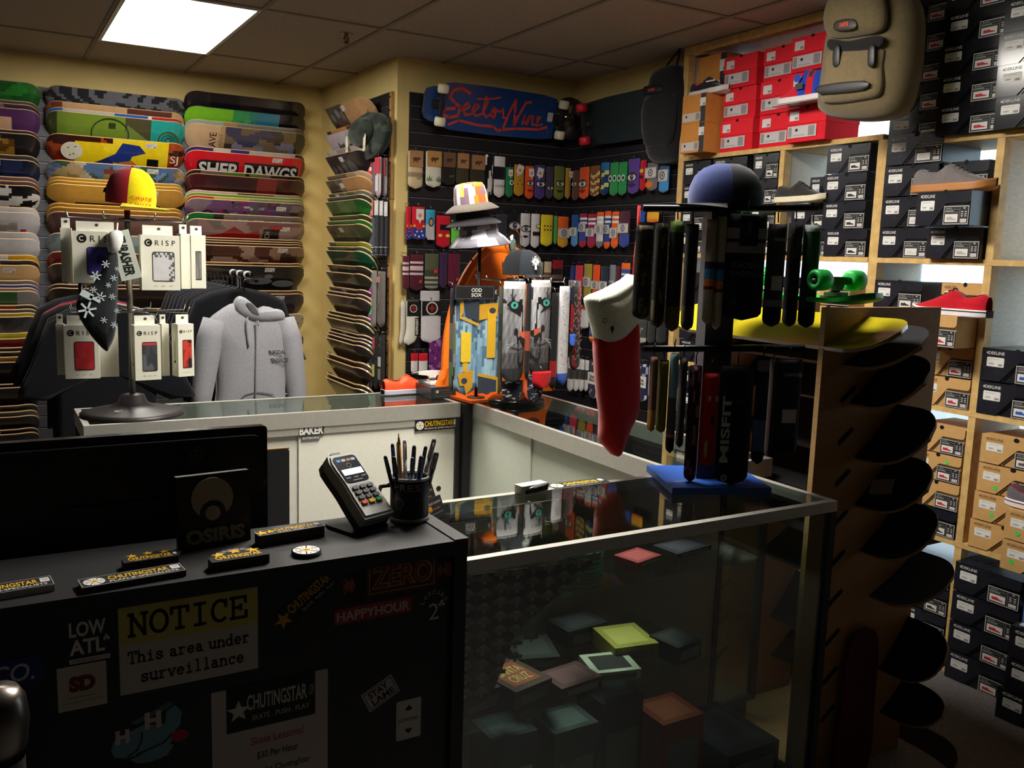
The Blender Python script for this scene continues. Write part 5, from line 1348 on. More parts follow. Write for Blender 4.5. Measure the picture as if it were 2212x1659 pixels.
t = thing('sticker_stack', 'pile of round black and white wheel stickers near the ledge edge', 'sticker stack', Vector((c.x, c.y, ZDk)), 'sticker stacks on the desk')
Fr = TOP((c.x, c.y, ZDk + 0.0004))
m = MB(); m.lathe(Fr, ((0.0, 0.0), (0.0275, 0.0), (0.0275, 0.006), (0.0265, 0.0062), (0.0, 0.0062)), (70, 68, 66), 36); m.build('sticker_pile', PAPER, t)
m = MB(); m.lathe(Fr.at(0.0, 0.0008), ((0.0, 0.0063), (0.0278, 0.0063), (0.0278, 0.0074), (0.0, 0.0074)), (26, 25, 26), 36); logo_wheel(m, Fr.at(0, 0.0008).rot(14), 0, 0, 0.0245, 0.0077); m.build('top_sticker', PAPER, t)
# white paper scrap
c = onledge(391, 1192)
m = MB(); m.slab(TOP((c.x, c.y, ZDk + 0.0003)), ((-0.012, -0.03), (0.004, 0.008), (-0.012, 0.01)), 0.0, 0.0004, (228, 232, 226)); tag(m.build('paper_scrap', PAPER), 'small white triangular paper scrap beside the white circle sign', 'paper')
a, b = onledge(387, 1191), onledge(542, 1166)
ex = (b - a).normalized(); Lp = (b - a).length
Fp = F(a + Vector((0, 0, 0.0008)), ex, (0, 0, 1), Vector((ex.y, -ex.x, 0))).tilt(-4)
hp_ = 0.138
t = thing('brand_plaque', 'black standing plaque with raised grey crescent and letters on the ledge', 'sign', (a + b) / 2)
m = MB(); m.slab(Fp, ((0, 0), (Lp, 0), (Lp, hp_), (0, hp_)), -0.016, 0.0, (22, 20, 20)); m.build('plaque', BLACKP, t)
m = MB()
cx_, cy_, R_ = Lp * 0.47, hp_ * 0.665, hp_ * 0.285
kx, ky, kr = cx_, cy_ - R_ * 0.72, R_ * 0.63
out = []
for q in range(0, 361, 6):
    x, y = cx_ + R_ * math.cos(math.radians(q - 90)), cy_ + R_ * math.sin(math.radians(q - 90))
    if math.hypot(x - kx, y - ky) > kr:
        out.append((x, y))
inn = []
for q in range(0, 361, 6):
    x, y = kx + kr * math.cos(math.radians(q - 90)), ky + kr * math.sin(math.radians(q - 90))
    if math.hypot(x - cx_, y - cy_) < R_:
        inn.append((x, y))
n_ = min(len(out), len(inn))
ro = [out[int(i * (len(out) - 1) / 39)] for i in range(40)]; ri = [inn[int(i * (len(inn) - 1) / 39)] for i in range(40)]
for i in range(39):
    m.slab(Fp, (ro[i], ro[i + 1], ri[i + 1], ri[i]), 0.0, 0.004, (150, 142, 124))
m.build('crescent', SATIN, t)
m = MB(); m.lathe(Fp.at(kx, ky, 0.0), ((R_ * 0.36, 0.0), (R_ * 0.36, 0.003), (R_ * 0.33, 0.004), (0.0, 0.004)), (150, 144, 128), 30); m.build('disc', SATIN, t)
m = MB()
for q in (0.0, 0.0012, 0.0024, 0.0036):
    m.text(Fp, 'OSIRIS', Lp * 0.5, hp_ * 0.155, Lp * 0.82, hp_ * 0.2, 0.0006 + q, (150, 146, 134), bold=0.05)
m.build('letters', SATIN, t)
YM = 1.86
t = thing('monitor', 'black computer monitor seen from behind the sales desk', 'monitor', (0.1, YM, 0.75))
xr_, zt_ = P(577, 924, 1, YM).x, P(300, 938, 1, YM).z
Fm = F((xr_ - 0.56, YM, 0.80), (1, 0, 0), (0, 0, 1), (0, -1, 0))
mh = zt_ - 0.80
m = MB(); m.rbox(Fm, 0, 0.56, 0, mh, -0.022, 0.0, 0.008, (30, 29, 31)); m.build('bezel', GLOSS, t)
m = MB(); m.rect(F((0, YM + 0.0225, 0), (-1, 0, 0), (0, 0, 1), (0, 1, 0)), -xr_ + 0.02, -xr_ + 0.54, 0.82, zt_ - 0.02, 0.0002, (12, 14, 20)); m.build('screen', GLOSS, t)
m = MB(); m.rbox(Fm, 0.012, 0.548, 0.012, mh - 0.016, 0.0005, 0.014, 0.02, (20, 19, 21)); m.build('back_shell', SATIN, t)
m = MB(); m.rbox(Fm, 0.17, 0.40, 0.05, mh - 0.13, 0.0145, 0.022, 0.008, (24, 23, 26)); m.build('mount_panel', SATIN, t)
m = MB(); m.text(Fm, 'DELL', 0.23, mh - 0.07, 0.12, 0.035, 0.0147, (12, 11, 13), bold=0.02); m.build('brand_emboss', SATIN, t)
m = MB(); m.box(xr_ - 0.30, xr_ - 0.24, YM - 0.05, YM - 0.0225, 0.766, 0.98, (22, 21, 23)); m.build('stand_neck', SATIN, t)
m = MB(); m.rbox(TOP((xr_ - 0.27, YM + 0.02, 0.7515)), -0.12, 0.12, -0.085, 0.10, 0.0, 0.014, 0.04, (22, 21, 23)); m.build('stand_foot', GLOSS, t)
c = P(424, 985, 1, YM - 0.014)
m = MB(); Fk = FRONT((c.x, YM - 0.0143, c.z))
m.ring(Fk, 0.006, 0.009, 0.009, 0.0102, 0.0004, (120, 96, 90), 20); m.ell(Fk, 0.003, 0.010, 0.0018, 0.0018, 0.0004, (150, 124, 116), 8); m.ell(Fk, 0.0085, 0.0075, 0.0018, 0.0018, 0.0004, (150, 124, 116), 8); m.ring(Fk, 0.005, 0.006, 0.005, 0.0058, 0.0004, (130, 104, 98), 10, 200, 330)
for q, (x0, y0, x1, y1) in enumerate(((-0.012, 0.008, -0.001, -0.018), (-0.017, -0.006, 0.010, -0.004))):
    stroke(m, Fk, [(x0, y0), (x1, y1)], 0.005, 0.0005 + 0.0002 * q, (110, 90, 86))
    for k in range(7):
        u = 0.1 + 0.13 * k
        m.ell(Fk, x0 + (x1 - x0) * u, y0 + (y1 - y0) * u, 0.0012, 0.0012, 0.0009 + 0.0002 * q, (24, 22, 24), 6)
tag(m.build('sticker', PAPER), 'small skull and crossed bones sticker on the back of the monitor', 'sticker')
c0 = P(598, 1140, 1, 2.45); c1 = P(625, 970, 1, 2.45)
Fb = FRONT((c1.x - 0.16, 2.45, 0.002)); hb = c1.z - 0.002
t = thing('foam_board', 'dark grey printed board with white splash leaning behind the monitor', 'board', Fb(0.08, 0))
m = MB(); m.rbox(Fb, 0, 0.16, 0, hb, -0.012, 0.0, 0.006, (84, 86, 92)); m.build('panel', PAPER, t)
m = MB()
for q in ((0.105, 0.165, 0.006, 0.006), (0.145, 0.115, 0.006, 0.007), (0.152, 0.15, 0.003, 0.006), (0.128, 0.128, 0.007, 0.008), (0.15, 0.09, 0.003, 0.004)):
    c_ = P(0, 0, 1, 2.45)
    m.ell(Fb, q[0] + 0.0, hb - 0.40 + q[1], q[2], q[3], 0.0006, (206, 212, 214), 12)
m.poly(Fb, [(0.075, hb - 0.345), (0.10, hb - 0.29), (0.128, hb - 0.255), (0.118, hb - 0.285), (0.125, hb - 0.31), (0.11, hb - 0.345)], 0.0006, (206, 212, 214))
m.build('print', PAPER, t)
m = MB(); m.rbox(Fb, -0.001, 0.1605, hb + 0.0005, hb + 0.004, -0.013, 0.0, 0.0015, (150, 120, 80)); m.build('edge_tape', CARD, t)
# ================================================================ SMALL THINGS ON THE DESK AND COUNTERS
def yawed(o, deg):
    t = math.radians(deg)
    return Vector((math.cos(t), math.sin(t), 0)), Vector((-math.sin(t), math.cos(t), 0))
b0 = onledge(812, 1146)
ex, bk = yawed(b0, 20)
t = thing('card_terminal', 'silver card payment terminal with lit screen on a black stand', 'card terminal', b0)
el = math.radians(40)
ey = bk * math.cos(el) + Vector((0, 0, 1)) * math.sin(el)
T = F(b0 + Vector((0, 0, 0.030)) - bk * 0.01 - ex * 0.002, ex, ey)
w_, l_ = 0.078, 0.165
def tw(b):
    return lerp_tab(((0, 0.5), (0.25, 0.5), (0.55, 0.47), (0.75, 0.50), (0.93, 0.50), (1.0, 0.42)), b)[0] * w_
m = MB()
outl = [(-tw(k / 10), l_ * k / 10) for k in range(11)] + [(tw(k / 10), l_ * k / 10) for k in range(10, -1, -1)]
m.slab(T, outl, -0.02, 0.006, (186, 186, 180))
m.slab(T, [(a * 0.9, 0.006 + b * 0.93) for a, b in outl], 0.006, 0.0095, (196, 196, 190))
m.build('shell', SATIN, t)
m = MB(); m.slab(T, [(a * 1.03, b) for a, b in outl], -0.036, -0.0205, (74, 70, 64)); m.build('underside', SATIN, t)
m = MB(); m.rbox(T, -0.030, 0.030, 0.088, 0.156, 0.0096, 0.0106, 0.008, (30, 34, 44)); m.build('display_panel', GLOSS, t)
m = MB(); m.rect(T, -0.026, 0.026, 0.107, 0.122, 0.0112, WHITE); m.build('screen', mk_emit('lit_screen', (0.75, 0.88, 1.0, 1), 0.9), t)
m = MB()
for a, cc in ((-0.019, (60, 150, 220)), (-0.006, (200, 200, 200)), (0.007, (200, 110, 50)), (0.019, (190, 190, 210))):
    m.rect(T, a - 0.005, a + 0.005, 0.142, 0.148, 0.0112, cc)
m.ring(T, 0.0, 0.131, 0.005, 0.006, 0.0112, (150, 150, 150), 14); m.rect(T, -0.012, 0.012, 0.0915, 0.0935, 0.0112, (150, 150, 150))
for a in (-0.02, 0.0, 0.02):
    m.rect(T, a - 0.006, a + 0.006, 0.0985, 0.1015, 0.0112, (110, 112, 116))
m.build('display_print', LETTER, t)
m = MB(); m.rbox(T, -0.0285, 0.0285, 0.028, 0.083, 0.0096, 0.0102, 0.004, (150, 150, 144)); m.build('keypad_plate', SATIN, t)
for r_ in range(4):
    for c_ in range(3):
        cc = (60, 62, 64) if r_ < 3 else ((210, 50, 44), (232, 190, 40), (50, 150, 70))[c_]
        m = MB(); a = -0.019 + 0.019 * c_; b = 0.0735 - 0.0125 * r_
        m.rbox(T, a - 0.0072, a + 0.0072, b - 0.004, b + 0.004, 0.0103, 0.0135, 0.002, cc); m.build('key', SATIN, t)
m = MB(); m.rect(F(T(0, -0.0004, 0), T.ex, T.n, -T.ey), -0.03, 0.03, -0.012, -0.009, 0.0, (30, 28, 28)); m.build('card_slot', MATTE, t)
m = MB(); m.rbox(T, -0.012, 0.012, l_ - 0.004, l_ + 0.012, -0.014, -0.004, 0.002, (60, 60, 56)); m.build('cable_clip', SATIN, t)
m = MB()
m.tube([b0 + bk * 0.09 + Vector((0, 0, 0.1)), b0 + bk * 0.08 + Vector((0, 0, 0.05)), b0 + bk * 0.05 + Vector((0, 0, 0.006))], 0.013, (28, 27, 29), 8)
m.build('stand_arm', SATIN, t)
m = MB(); Fb = F(b0 + Vector((0, 0, 0.0006)), ex, bk)
m.rbox(Fb, -0.06, 0.035, -0.012, 0.10, 0.0, 0.006, 0.02, (26, 25, 27)); m.build('stand_base', SATIN, t)
c = onledge(884, 1122)
t = thing('mug', 'black souvenir mug with silver rim and handle holding pens', 'mug', c)
Fm = TOP(c)
m = MB(); m.lathe(Fm, ((0.0, 0.001), (0.040, 0.001), (0.0425, 0.004), (0.0425, 0.009), (0.041, 0.011)), (176, 176, 172), 32); m.build('foot_ring', SATIN, t)
m = MB(); m.lathe(Fm, ((0.041, 0.011), (0.041, 0.092), (0.038, 0.092), (0.038, 0.014), (0.0, 0.014)), (40, 39, 41), 36); m.build('body', SATIN, t)
m = MB(); m.lathe(Fm, ((0.0412, 0.0915), (0.0432, 0.0925), (0.0437, 0.096), (0.042, 0.0985), (0.0385, 0.097), (0.0378, 0.0925)), (196, 196, 192), 36); m.build('rim', SATIN, t)
vd = Vector((CAM.x - c.x, CAM.y - c.y, 0)).normalized()
def on_mug(txt, zz, hh, cc, spread, start):
    m = MB()
    for k, ch in enumerate(txt):
        if ch == ' ':
            continue
        a = math.radians(start + spread * k)
        d = Vector((vd.x * math.cos(a) - vd.y * math.sin(a), vd.x * math.sin(a) + vd.y * math.cos(a), 0))
        Fk = F(c + d * 0.0413 + Vector((0, 0, zz)), Vector((-d.y, d.x, 0)), (0, 0, 1), d)
        m.text(Fk, ch, 0, 0, 0.0125, hh, 0.0004, cc, bold=0.01)
    return m
on_mug('XPRES 2', 0.079, 0.014, (150, 148, 144), 22, -64).build('lettering', LETTER, t)
m = MB()
for a0 in (-30, 18):
    a = math.radians(a0); d = Vector((vd.x * math.cos(a) - vd.y * math.sin(a), vd.x * math.sin(a) + vd.y * math.cos(a), 0))
    Fk = F(c + d * 0.0415 + Vector((0, 0, 0.046)), Vector((-d.y, d.x, 0)), (0, 0, 1), d)
    m.ring(Fk, 0, 0, 0.009, 0.0105, 0.0006, (130, 128, 124), 20)
m.build('emblem', LETTER, t)
m = MB(); d = Vector((-vd.y * 0.0 - 0.9, 0.2, 0)).normalized()
m.tube([c + d * 0.04 + Vector((0, 0, 0.078)), c + d * 0.062 + Vector((0, 0, 0.075)), c + d * 0.07 + Vector((0, 0, 0.05)), c + d * 0.058 + Vector((0, 0, 0.026)), c + d * 0.04 + Vector((0, 0, 0.022))], 0.005, (40, 39, 41), 8); m.build('handle', SATIN, t)
def pen(label, dx, dy, lean_x, lean_y, ln, col, cap, r=0.0045, tip=None, pencil=False):
    o = c + Vector((dx, dy, 0.017))
    d = Vector((lean_x, lean_y, 1)).normalized()
    t_ = thing('pencil' if pencil else 'pen', label, 'pencil' if pencil else 'pen', o, 'pens in the mug')
    if pencil:
        m = MB(); m.tube([o, o + d * (ln - 0.025)], 0.0038, (190, 132, 50), 6); m.build('shaft', SATIN, t_)
        m = MB(); m.tube([o + d * (ln - 0.0245), o + d * (ln - 0.006)], [0.0037, 0.0014], (206, 164, 110), 6); m.build('cone', CARD, t_)
        m = MB(); m.tube([o + d * (ln - 0.0055), o + d * ln], [0.0013, 0.0002], (40, 38, 38), 6); m.build('lead', MATTE, t_)
        return
    m = MB(); m.tube([o, o + d * (ln * 0.72)], r, col, 8); m.build('barrel', SATIN, t_)
    m = MB(); m.tube([o + d * (ln * 0.721), o + d * (ln * 0.97), o + d * ln], [r * 1.08, r * 0.95, r * 0.55], cap, 8); m.build('cap', SATIN, t_)
    m = MB(); s_ = d.cross(Vector((0, 1, 0))).normalized() * 0.0 + vd * (r * 1.5)
    m.tube([o + d * (ln * 0.95) + s_, o + d * (ln * 0.74) + s_], 0.0013, tip or cap, 5); m.build('clip', SATIN, t_)
pen('sharpened yellow pencil standing tallest in the mug', -0.014, 0.004, -0.06, 0.02, 0.172, None, None, pencil=True)
pen('purple blue click pen beside the pencil', -0.022, 0.010, -0.08, 0.05, 0.148, (44, 40, 120), (40, 36, 110))
pen('black pen leaning farthest over the terminal side of the mug', -0.026, -0.006, -0.28, -0.05, 0.135, (34, 34, 40), (30, 30, 34))
pen('navy pen leaning beside the black pen', -0.021, -0.012, -0.20, -0.08, 0.132, (40, 46, 76), (30, 34, 52))
pen('steel blue fat pen at the front of the mug', 0.004, -0.022, 0.02, -0.16, 0.132, (70, 86, 120), (60, 76, 110), 0.0058)
pen('pale blue pen behind the steel blue fat pen', -0.006, -0.018, -0.02, -0.10, 0.126, (120, 136, 160), (70, 80, 100))
pen('clear capped ballpoint in the middle of the mug', -0.002, 0.014, 0.0, 0.08, 0.152, (190, 192, 196), (206, 206, 210))
pen('black ballpoint just behind the pencil', -0.010, 0.018, -0.02, 0.12, 0.147, (30, 30, 32), (26, 26, 28))
pen('black marker in the middle of the mug', 0.006, 0.010, 0.08, 0.06, 0.14, (28, 28, 30), (24, 24, 26), 0.005)
pen('dark pen leaning over the counter side of the mug', 0.014, 0.006, 0.20, 0.04, 0.14, (40, 40, 44), (30, 30, 32))
pen('long grey pen leaning out over the counter', 0.020, 0.010, 0.30, 0.06, 0.158, (130, 126, 122), (150, 146, 142), 0.0055)
pen('thick grey marker at the counter side of the mug', 0.022, -0.010, 0.22, -0.10, 0.135, (116, 112, 106), (124, 120, 114), 0.0065)
c = P(952, 1122, 2, ZG) + Vector((0, 0, 0.0012))
ex, bk = yawed(c, 35)
t = thing('card_holder', 'clear holder of black business cards behind the mug', 'card holder', c)
Fh = F(c, ex, (0, 0, 1), -bk).tilt(-22)
m = MB(); m.slab(Fh, ((-0.05, 0), (0.05, 0), (0.05, 0.04), (-0.05, 0.04)), -0.022, -0.0205, (200, 210, 230)); m.slab(Fh, ((-0.05, 0), (0.05, 0), (0.05, 0.028), (-0.05, 0.028)), 0.002, 0.0035, (200, 210, 230)); m.slab(Fh, ((-0.05, 0.0), (0.05, 0), (0.05, 0.002), (-0.05, 0.002)), -0.0204, 0.0019, (200, 210, 230)); m.build('holder', CLEARP, t)
for k, (lb, dz) in enumerate((('cards', 0.0), ('cards', 0.032))):
    m = MB(); Fc = Fh.at(-0.004 * k, 0.003 + dz, -0.008 - 0.011 * k)
    m.slab(Fc, ((-0.044, 0), (0.044, 0), (0.044, 0.052), (-0.044, 0.052)), -0.006, 0.0, (30, 28, 28))
    m.text(Fc, 'Skate Lessons', 0.006, 0.040, 0.06, 0.007, 0.0004, (206, 204, 200)); m.rect(Fc, -0.04, -0.012, 0.02, 0.034, 0.0004, (220, 150, 30)); m.text(Fc, 'Need Specialists', 0.0, 0.024, 0.052, 0.006, 0.0006, (220, 150, 60)); m.rect(Fc, -0.03, 0.036, 0.012, 0.014, 0.0004, (150, 150, 150))
    m.build('card_deck', PAPER, t)
c = P(1160, 1067, 2, ZG) + Vector((0, 0, 0.0008))
ex, bk = yawed(c, 8)
t = thing('card_box', 'cream card box with crumpled black pouch on the counter back rail', 'box', c)
Fh = F(c + bk * 0.014, ex, bk)
m = MB(); m.rbox(Fh, -0.047, 0.045, -0.006, 0.028, 0.0, 0.024, 0.002, (226, 222, 206)); m.build('carton', PAPER, t)
m = MB(); m.pillow(F(c + bk * 0.0075 + Vector((0, 0, 0.0135)), ex, (0, 0, 1), -bk), [(-0.035, -0.012), (0.0, -0.0125), (0.046, -0.009), (0.048, 0.011), (0.03, 0.012), (0.0, 0.0095), (-0.02, 0.006), (-0.036, -0.002)], 0.009, lambda a, b: (34, 32, 32) if b < 0.004 else (120, 116, 112), back=0.0); m.build('pouch', GLOSS, t)
a, b = P(1199, 1056, 2, ZG), P(1320, 1042, 2, ZG)
Fr = TOP((a.x, a.y, ZG + 0.0006)); w_ = b.x - a.x; d_ = 0.05
m = MB(); m.slab(Fr, ((0, 0), (w_, 0), (w_, d_), (0, d_)), 0.0, 0.0004, (24, 22, 22)); logo_wheel(m, Fr, d_ * 0.45, d_ * 0.5, d_ * 0.4, 0.0006)
m.text(Fr, 'CHUTINGSTAR', w_ * 0.56, d_ * 0.6, w_ * 0.6, d_ * 0.42, 0.0008, (244, 200, 30), bold=0.02); m.text(Fr, 'PLAN-B-SPECIALISTS', w_ * 0.56, d_ * 0.22, w_ * 0.62, d_ * 0.16, 0.0008, (236, 234, 228)); m.rect(Fr, w_ * 0.89, w_ * 0.97, d_ * 0.42, d_ * 0.86, 0.0008, (230, 228, 222))
tag(m.build('sticker', PAPER), 'long yellow letter sticker lying on the front counter rail', 'sticker')
YD = 3.465 + 0.008 + 0.0025 - 0.003 - 0.003
def ondoor(px, py):
    return P(px, py, 1, YD)
a, b = ondoor(645, 921), ondoor(700, 948)
Fr = FRONT((a.x, YD - 0.0006, b.z)); w_, h_ = b.x - a.x, a.z - b.z
m = MB(); m.rect(Fr, 0, w_, h_ * 0.3, h_, 0.0, (60, 58, 56)); m.text(Fr, 'BAKER', w_ * 0.5, h_ * 0.66, w_ * 0.94, h_ * 0.56, 0.0006, (238, 236, 230), bold=0.04); m.rect(Fr, w_ * 0.12, w_ * 0.84, 0, h_ * 0.27, 0.0, (84, 82, 80)); m.text(Fr, 'SKATEBOARDS', w_ * 0.48, h_ * 0.13, w_ * 0.66, h_ * 0.16, 0.0006, (220, 218, 212), bold=0.02)
tag(m.build('sticker', PAPER), 'grey outlined white letter sticker high on the cream sliding door', 'sticker')
a, b = ondoor(896, 906), ondoor(988, 928)
Fr = FRONT((a.x, YD - 0.0006, ondoor(940, 929).z)); w_, h_ = b.x - a.x, ondoor(940, 905).z - ondoor(940, 929).z
m = MB(); m.rect(Fr, 0, w_, 0, h_, 0.0, (26, 24, 22)); logo_wheel(m, Fr, h_ * 0.5, h_ * 0.5, h_ * 0.38, 0.0005); m.text(Fr, 'CHUTINGSTAR', w_ * 0.56, h_ * 0.62, w_ * 0.66, h_ * 0.48, 0.0006, (236, 186, 30), bold=0.02); m.text(Fr, 'PLAN-B-SPECIALISTS', w_ * 0.6, h_ * 0.2, w_ * 0.74, h_ * 0.15, 0.0006, (230, 226, 214), bold=0.01); m.rect(Fr, w_ * 0.9, w_ * 0.975, h_ * 0.38, h_ * 0.88, 0.0006, (200, 198, 190))
tag(m.build('sticker', PAPER), 'black and yellow rectangular sticker by the black post on the cream door', 'sticker')
c = P(931, 863, 2, ZG) + Vector((0, 0, 0.0012))
bx1 = P(979, 858, 2, ZG).x
t = thing('product_box', 'black box with grey label on the far counter end', 'box', c)
bw, bd, bh = max(0.11, bx1 - c.x), 0.26, 0.052
m = MB(); m.box(c.x, c.x + bw, c.y, c.y + bd, c.z, c.z + bh, (46, 48, 48)); m.build('carton', BOXM, t)
Fr = FRONT((c.x, c.y - 0.0008, c.z)); m = MB(); m.frame(Fr, bw * 0.16, bw * 0.8, bh * 0.2, bh * 0.78, 0.002, 0.0, (110, 108, 106)); m.rbox(Fr, bw * 0.2, bw * 0.3, bh * 0.5, bh * 0.72, 0.0, 0.0004, 0.002, (196, 192, 188))
for k in range(3):
    m.rect(Fr, bw * 0.36, bw * 0.74, bh * (0.64 - 0.14 * k), bh * (0.66 - 0.14 * k), 0.0004, (100, 98, 96))
m.build('label', PAPER, t)
def truck(label, o, ex, axw, base_col, hang_col, up=1, wheels=None, wr=0.03, ww=0.05, group=None, nm='skateboard_truck', bolt=True):
    """A truck in a frame whose normal points away from the base plate."""
    Fr = o
    t = thing(nm, label, 'skateboard truck', Fr(0, 0, 0), group) if label else None
    return truck_parts(t, Fr, axw, base_col, hang_col, None, wr, ww)
def truck_parts(t, Fr, axw, base_col, hang_col, wheels=None, wr=0.03, ww=0.05, mat=None):
    """ex runs along the axle, n points away from the deck."""
    mat = mat or SATIN
    m = MB(); m.rbox(Fr, -0.027, 0.027, -0.04, 0.04, 0.0006, 0.008, 0.008, base_col); m.slab(Fr, [(-0.02, -0.028), (0.02, -0.028), (0.014, 0.028), (-0.014, 0.028)], 0.008, 0.018, base_col); m.build('baseplate', mat, t)
    m = MB(); m.lathe(F(Fr(0, -0.004, 0.018), Fr.ex, Fr.ey * 0.9 + Fr.n * 0.2), ((0.0, 0.0005), (0.013, 0.0005), (0.014, 0.006), (0.013, 0.013), (0.0, 0.013)), (70, 68, 66), 16); m.build('bushing', MATTE, t)
    m = MB()
    m.slab(F(Fr(0, 0.0, 0.034), Fr.ex, Fr.n, -Fr.ey), [(-axw / 2 + 0.03, 0.012), (-0.02, 0.006), (-0.012, -0.010), (0.012, -0.010), (0.02, 0.006), (axw / 2 - 0.03, 0.012), (axw / 2 - 0.03, 0.024), (0.012, 0.028), (-0.012, 0.028), (-axw / 2 + 0.03, 0.024)], -0.010, 0.010, hang_col)
    m.build('hanger', mat, t)
    m = MB(); m.tube([Fr(-axw / 2, 0, 0.052), Fr(axw / 2, 0, 0.052)], 0.004, (150, 148, 146), 8); m.build('axle', METAL, t)
    if wheels:
        for s_ in (-1, 1):
            if not wheels[0 if s_ < 0 else 1]:
                continue
            a = s_ * (axw / 2 - 0.002)
            Fw = F(Fr(a, 0, 0.052), Fr.ey, Fr.n, Fr.ex * s_)
            m = MB(); m.lathe(Fw, ((0.009, -ww * 0.95), (wr * 0.8, -ww), (wr * 0.97, -ww * 0.85), (wr, -ww * 0.5), (wr * 0.97, -ww * 0.12), (wr * 0.8, 0.0), (wr * 0.5, 0.0), (wr * 0.42, -ww * 0.2), (0.009, -ww * 0.2)), wheels[0], 28); w0 = m.build('wheel', wheels[1], t)
            m = MB(); m.lathe(Fw, ((0.0045, -ww * 0.2 + 0.0005), (wr * 0.38, -ww * 0.2 + 0.0006), (wr * 0.36, -ww * 0.1), (0.0045, -ww * 0.1)), (60, 58, 56), 16); m.build('bearing', METAL, w0)
    return t
tc = P(925, 830, 2, c.z + bh + 0.0012)
Ft = TOP((c.x + bw * 0.4, c.y + 0.10, c.z + bh + 0.0012))
truck('bare white skateboard truck standing on the black box', Ft, None, 0.2, (226, 224, 220), (232, 230, 226), 1, (None, None))
p = P(857, 846, 2, ZG)
shoe('neon orange running style shoe at the far edge of the glass counter', Vector((p.x + 0.03, 3.79, ZG + 0.0015)), (1, 0.12, 0), (0.12, -1, 0), 0.26, (255, 84, 40), (196, 192, 206), (160, 40, 40), (240, 80, 44), mat=SILK)
c = P(-6, 1560, 1, 1.25)
t = thing('turnstile_post', 'dark chrome rounded post top in front of the desk', 'post', (c.x, c.y, 0))
m = MB(); m.lathe(TOP((c.x, c.y, 0)), ((0.03, 0.002), (0.03, c.z - 0.05)), (70, 62, 58), 20); m.build('post', SATIN, t)
m = MB(); m.lathe(TOP((c.x, c.y, c.z)), ((0.0, -0.05), (0.026, -0.05), (0.034, -0.03), (0.037, 0.0), (0.034, 0.03), (0.026, 0.044), (0.0, 0.048)), (120, 112, 106), 28); m.build('cap', METAL, t)
m = MB(); m.lathe(TOP((c.x, c.y, 0)), ((0.0, 0.002), (0.11, 0.002), (0.10, 0.012), (0.031, 0.018)), (70, 62, 58), 24); m.build('foot', SATIN, t)
# ================================================================ SOCKS AND PACKS ON THE SLATWALLS
def sock_body(m, Fr, w, h, fn, bulge=0.012, nu=8, nv=16, toe=0.0, round_=0.14, back=0.004):
    """A folded sock: origin at the top middle, hanging down."""
    def half(v):
        a = 1.0
        if v > 1 - round_:
            t = (v - (1 - round_)) / round_
            a = math.sqrt(max(0.0, 1 - t * t)) * 0.94 + 0.06
        if v < 0.03:
            a = 0.97
        return a * w / 2
    def pt(u, v):
        s = 2 * u - 1
        return Fr(half(v) * s + toe * max(0.0, v - 0.6) ** 1.5, -h * v, bulge * math.sqrt(max(0.0, 1 - s * s)) * (1 if 0 < v < 1 else 0.4))
    m.grid(pt, nu, nv, fn, flip=True)
    def pb(u, v):
        s = 2 * u - 1
        return Fr(half(v) * s + toe * max(0.0, v - 0.6) ** 1.5, -h * v, -back * math.sqrt(max(0.0, 1 - s * s)))
    m.grid(pb, nu, nv, fn)
EYEW = (214, 210, 196)
def eye(m, f, a, b, r, iris=(40, 36, 30), white=EYEW, lid=(30, 26, 24)):
    m.ell(f, a, b, r * 1.15, r * 0.72, 0.0, lid, 16); m.ell(f, a, b - r * 0.05, r, r * 0.5, 0.0004, white, 16); m.ell(f, a, b, r * 0.45, r * 0.5, 0.0008, iris, 14); m.ell(f, a + r * 0.12, b + r * 0.14, r * 0.12, r * 0.12, 0.0012, white, 8)
def lips(m, f, a, b, r, c):
    m.poly(f, [(a - r, b), (a - r * 0.3, b + r * 0.3), (a, b + r * 0.18), (a + r * 0.3, b + r * 0.3), (a + r, b), (a, b - r * 0.45)], 0.0, c)
def stripes(a, b, k, lo=0.0, hi=1.0):
    return lambda u, v: (b if int(v * k) % 2 else a) if lo <= v <= hi else a
def zones(*z):
    """(v_end, colour)"""
    def f(u, v):
        for e, c in z:
            if v <= e:
                return c
        return z[-1][1]
    return f
def speck(base, cols, n, seed):
    r = random.Random(seed)
    pts = [(r.random(), r.random(), r.choice(cols), r.uniform(0.05, 0.12)) for _ in range(n)]
    def f(u, v):
        for a, b, c, q in pts:
            if (u - a) ** 2 + ((v - b) * 2.2) ** 2 < q * q:
                return c
        return base
    return f
def on_wall(side, xl, xr, yt, yb, out=0.07):
    """Frame at the top middle of a hanging thing plus its width and height."""
    xm, ym = (xl + xr) / 2, (yt + yb) / 2
    if side == 'k':
        v = YK - out
        a, b, tp, bt = P(xl, ym, 1, v), P(xr, ym, 1, v), P(xm, yt, 1, v), P(xm, yb, 1, v)
        return FRONT((tp.x, v, tp.z)), b.x - a.x, tp.z - bt.z
    v = {'r': XW, 'n': XR}[side] - out
    a, b, tp, bt = P(xl, ym, 0, v), P(xr, ym, 0, v), P(xm, yt, 0, v), P(xm, yb, 0, v)
    return SIDE((v, tp.y, tp.z)), a.y - b.y, tp.z - bt.z
def hook_part(t, Fr, out, up=0.018):
    m = MB(); m.tube([Fr(0, up - 0.012, 0.004), Fr(0, up, 0.004), Fr(0, up, -(out - 0.020))], 0.0022, (150, 148, 148), 6)
    m.build('peg_hook', METAL, t)
SOCKN = [0]
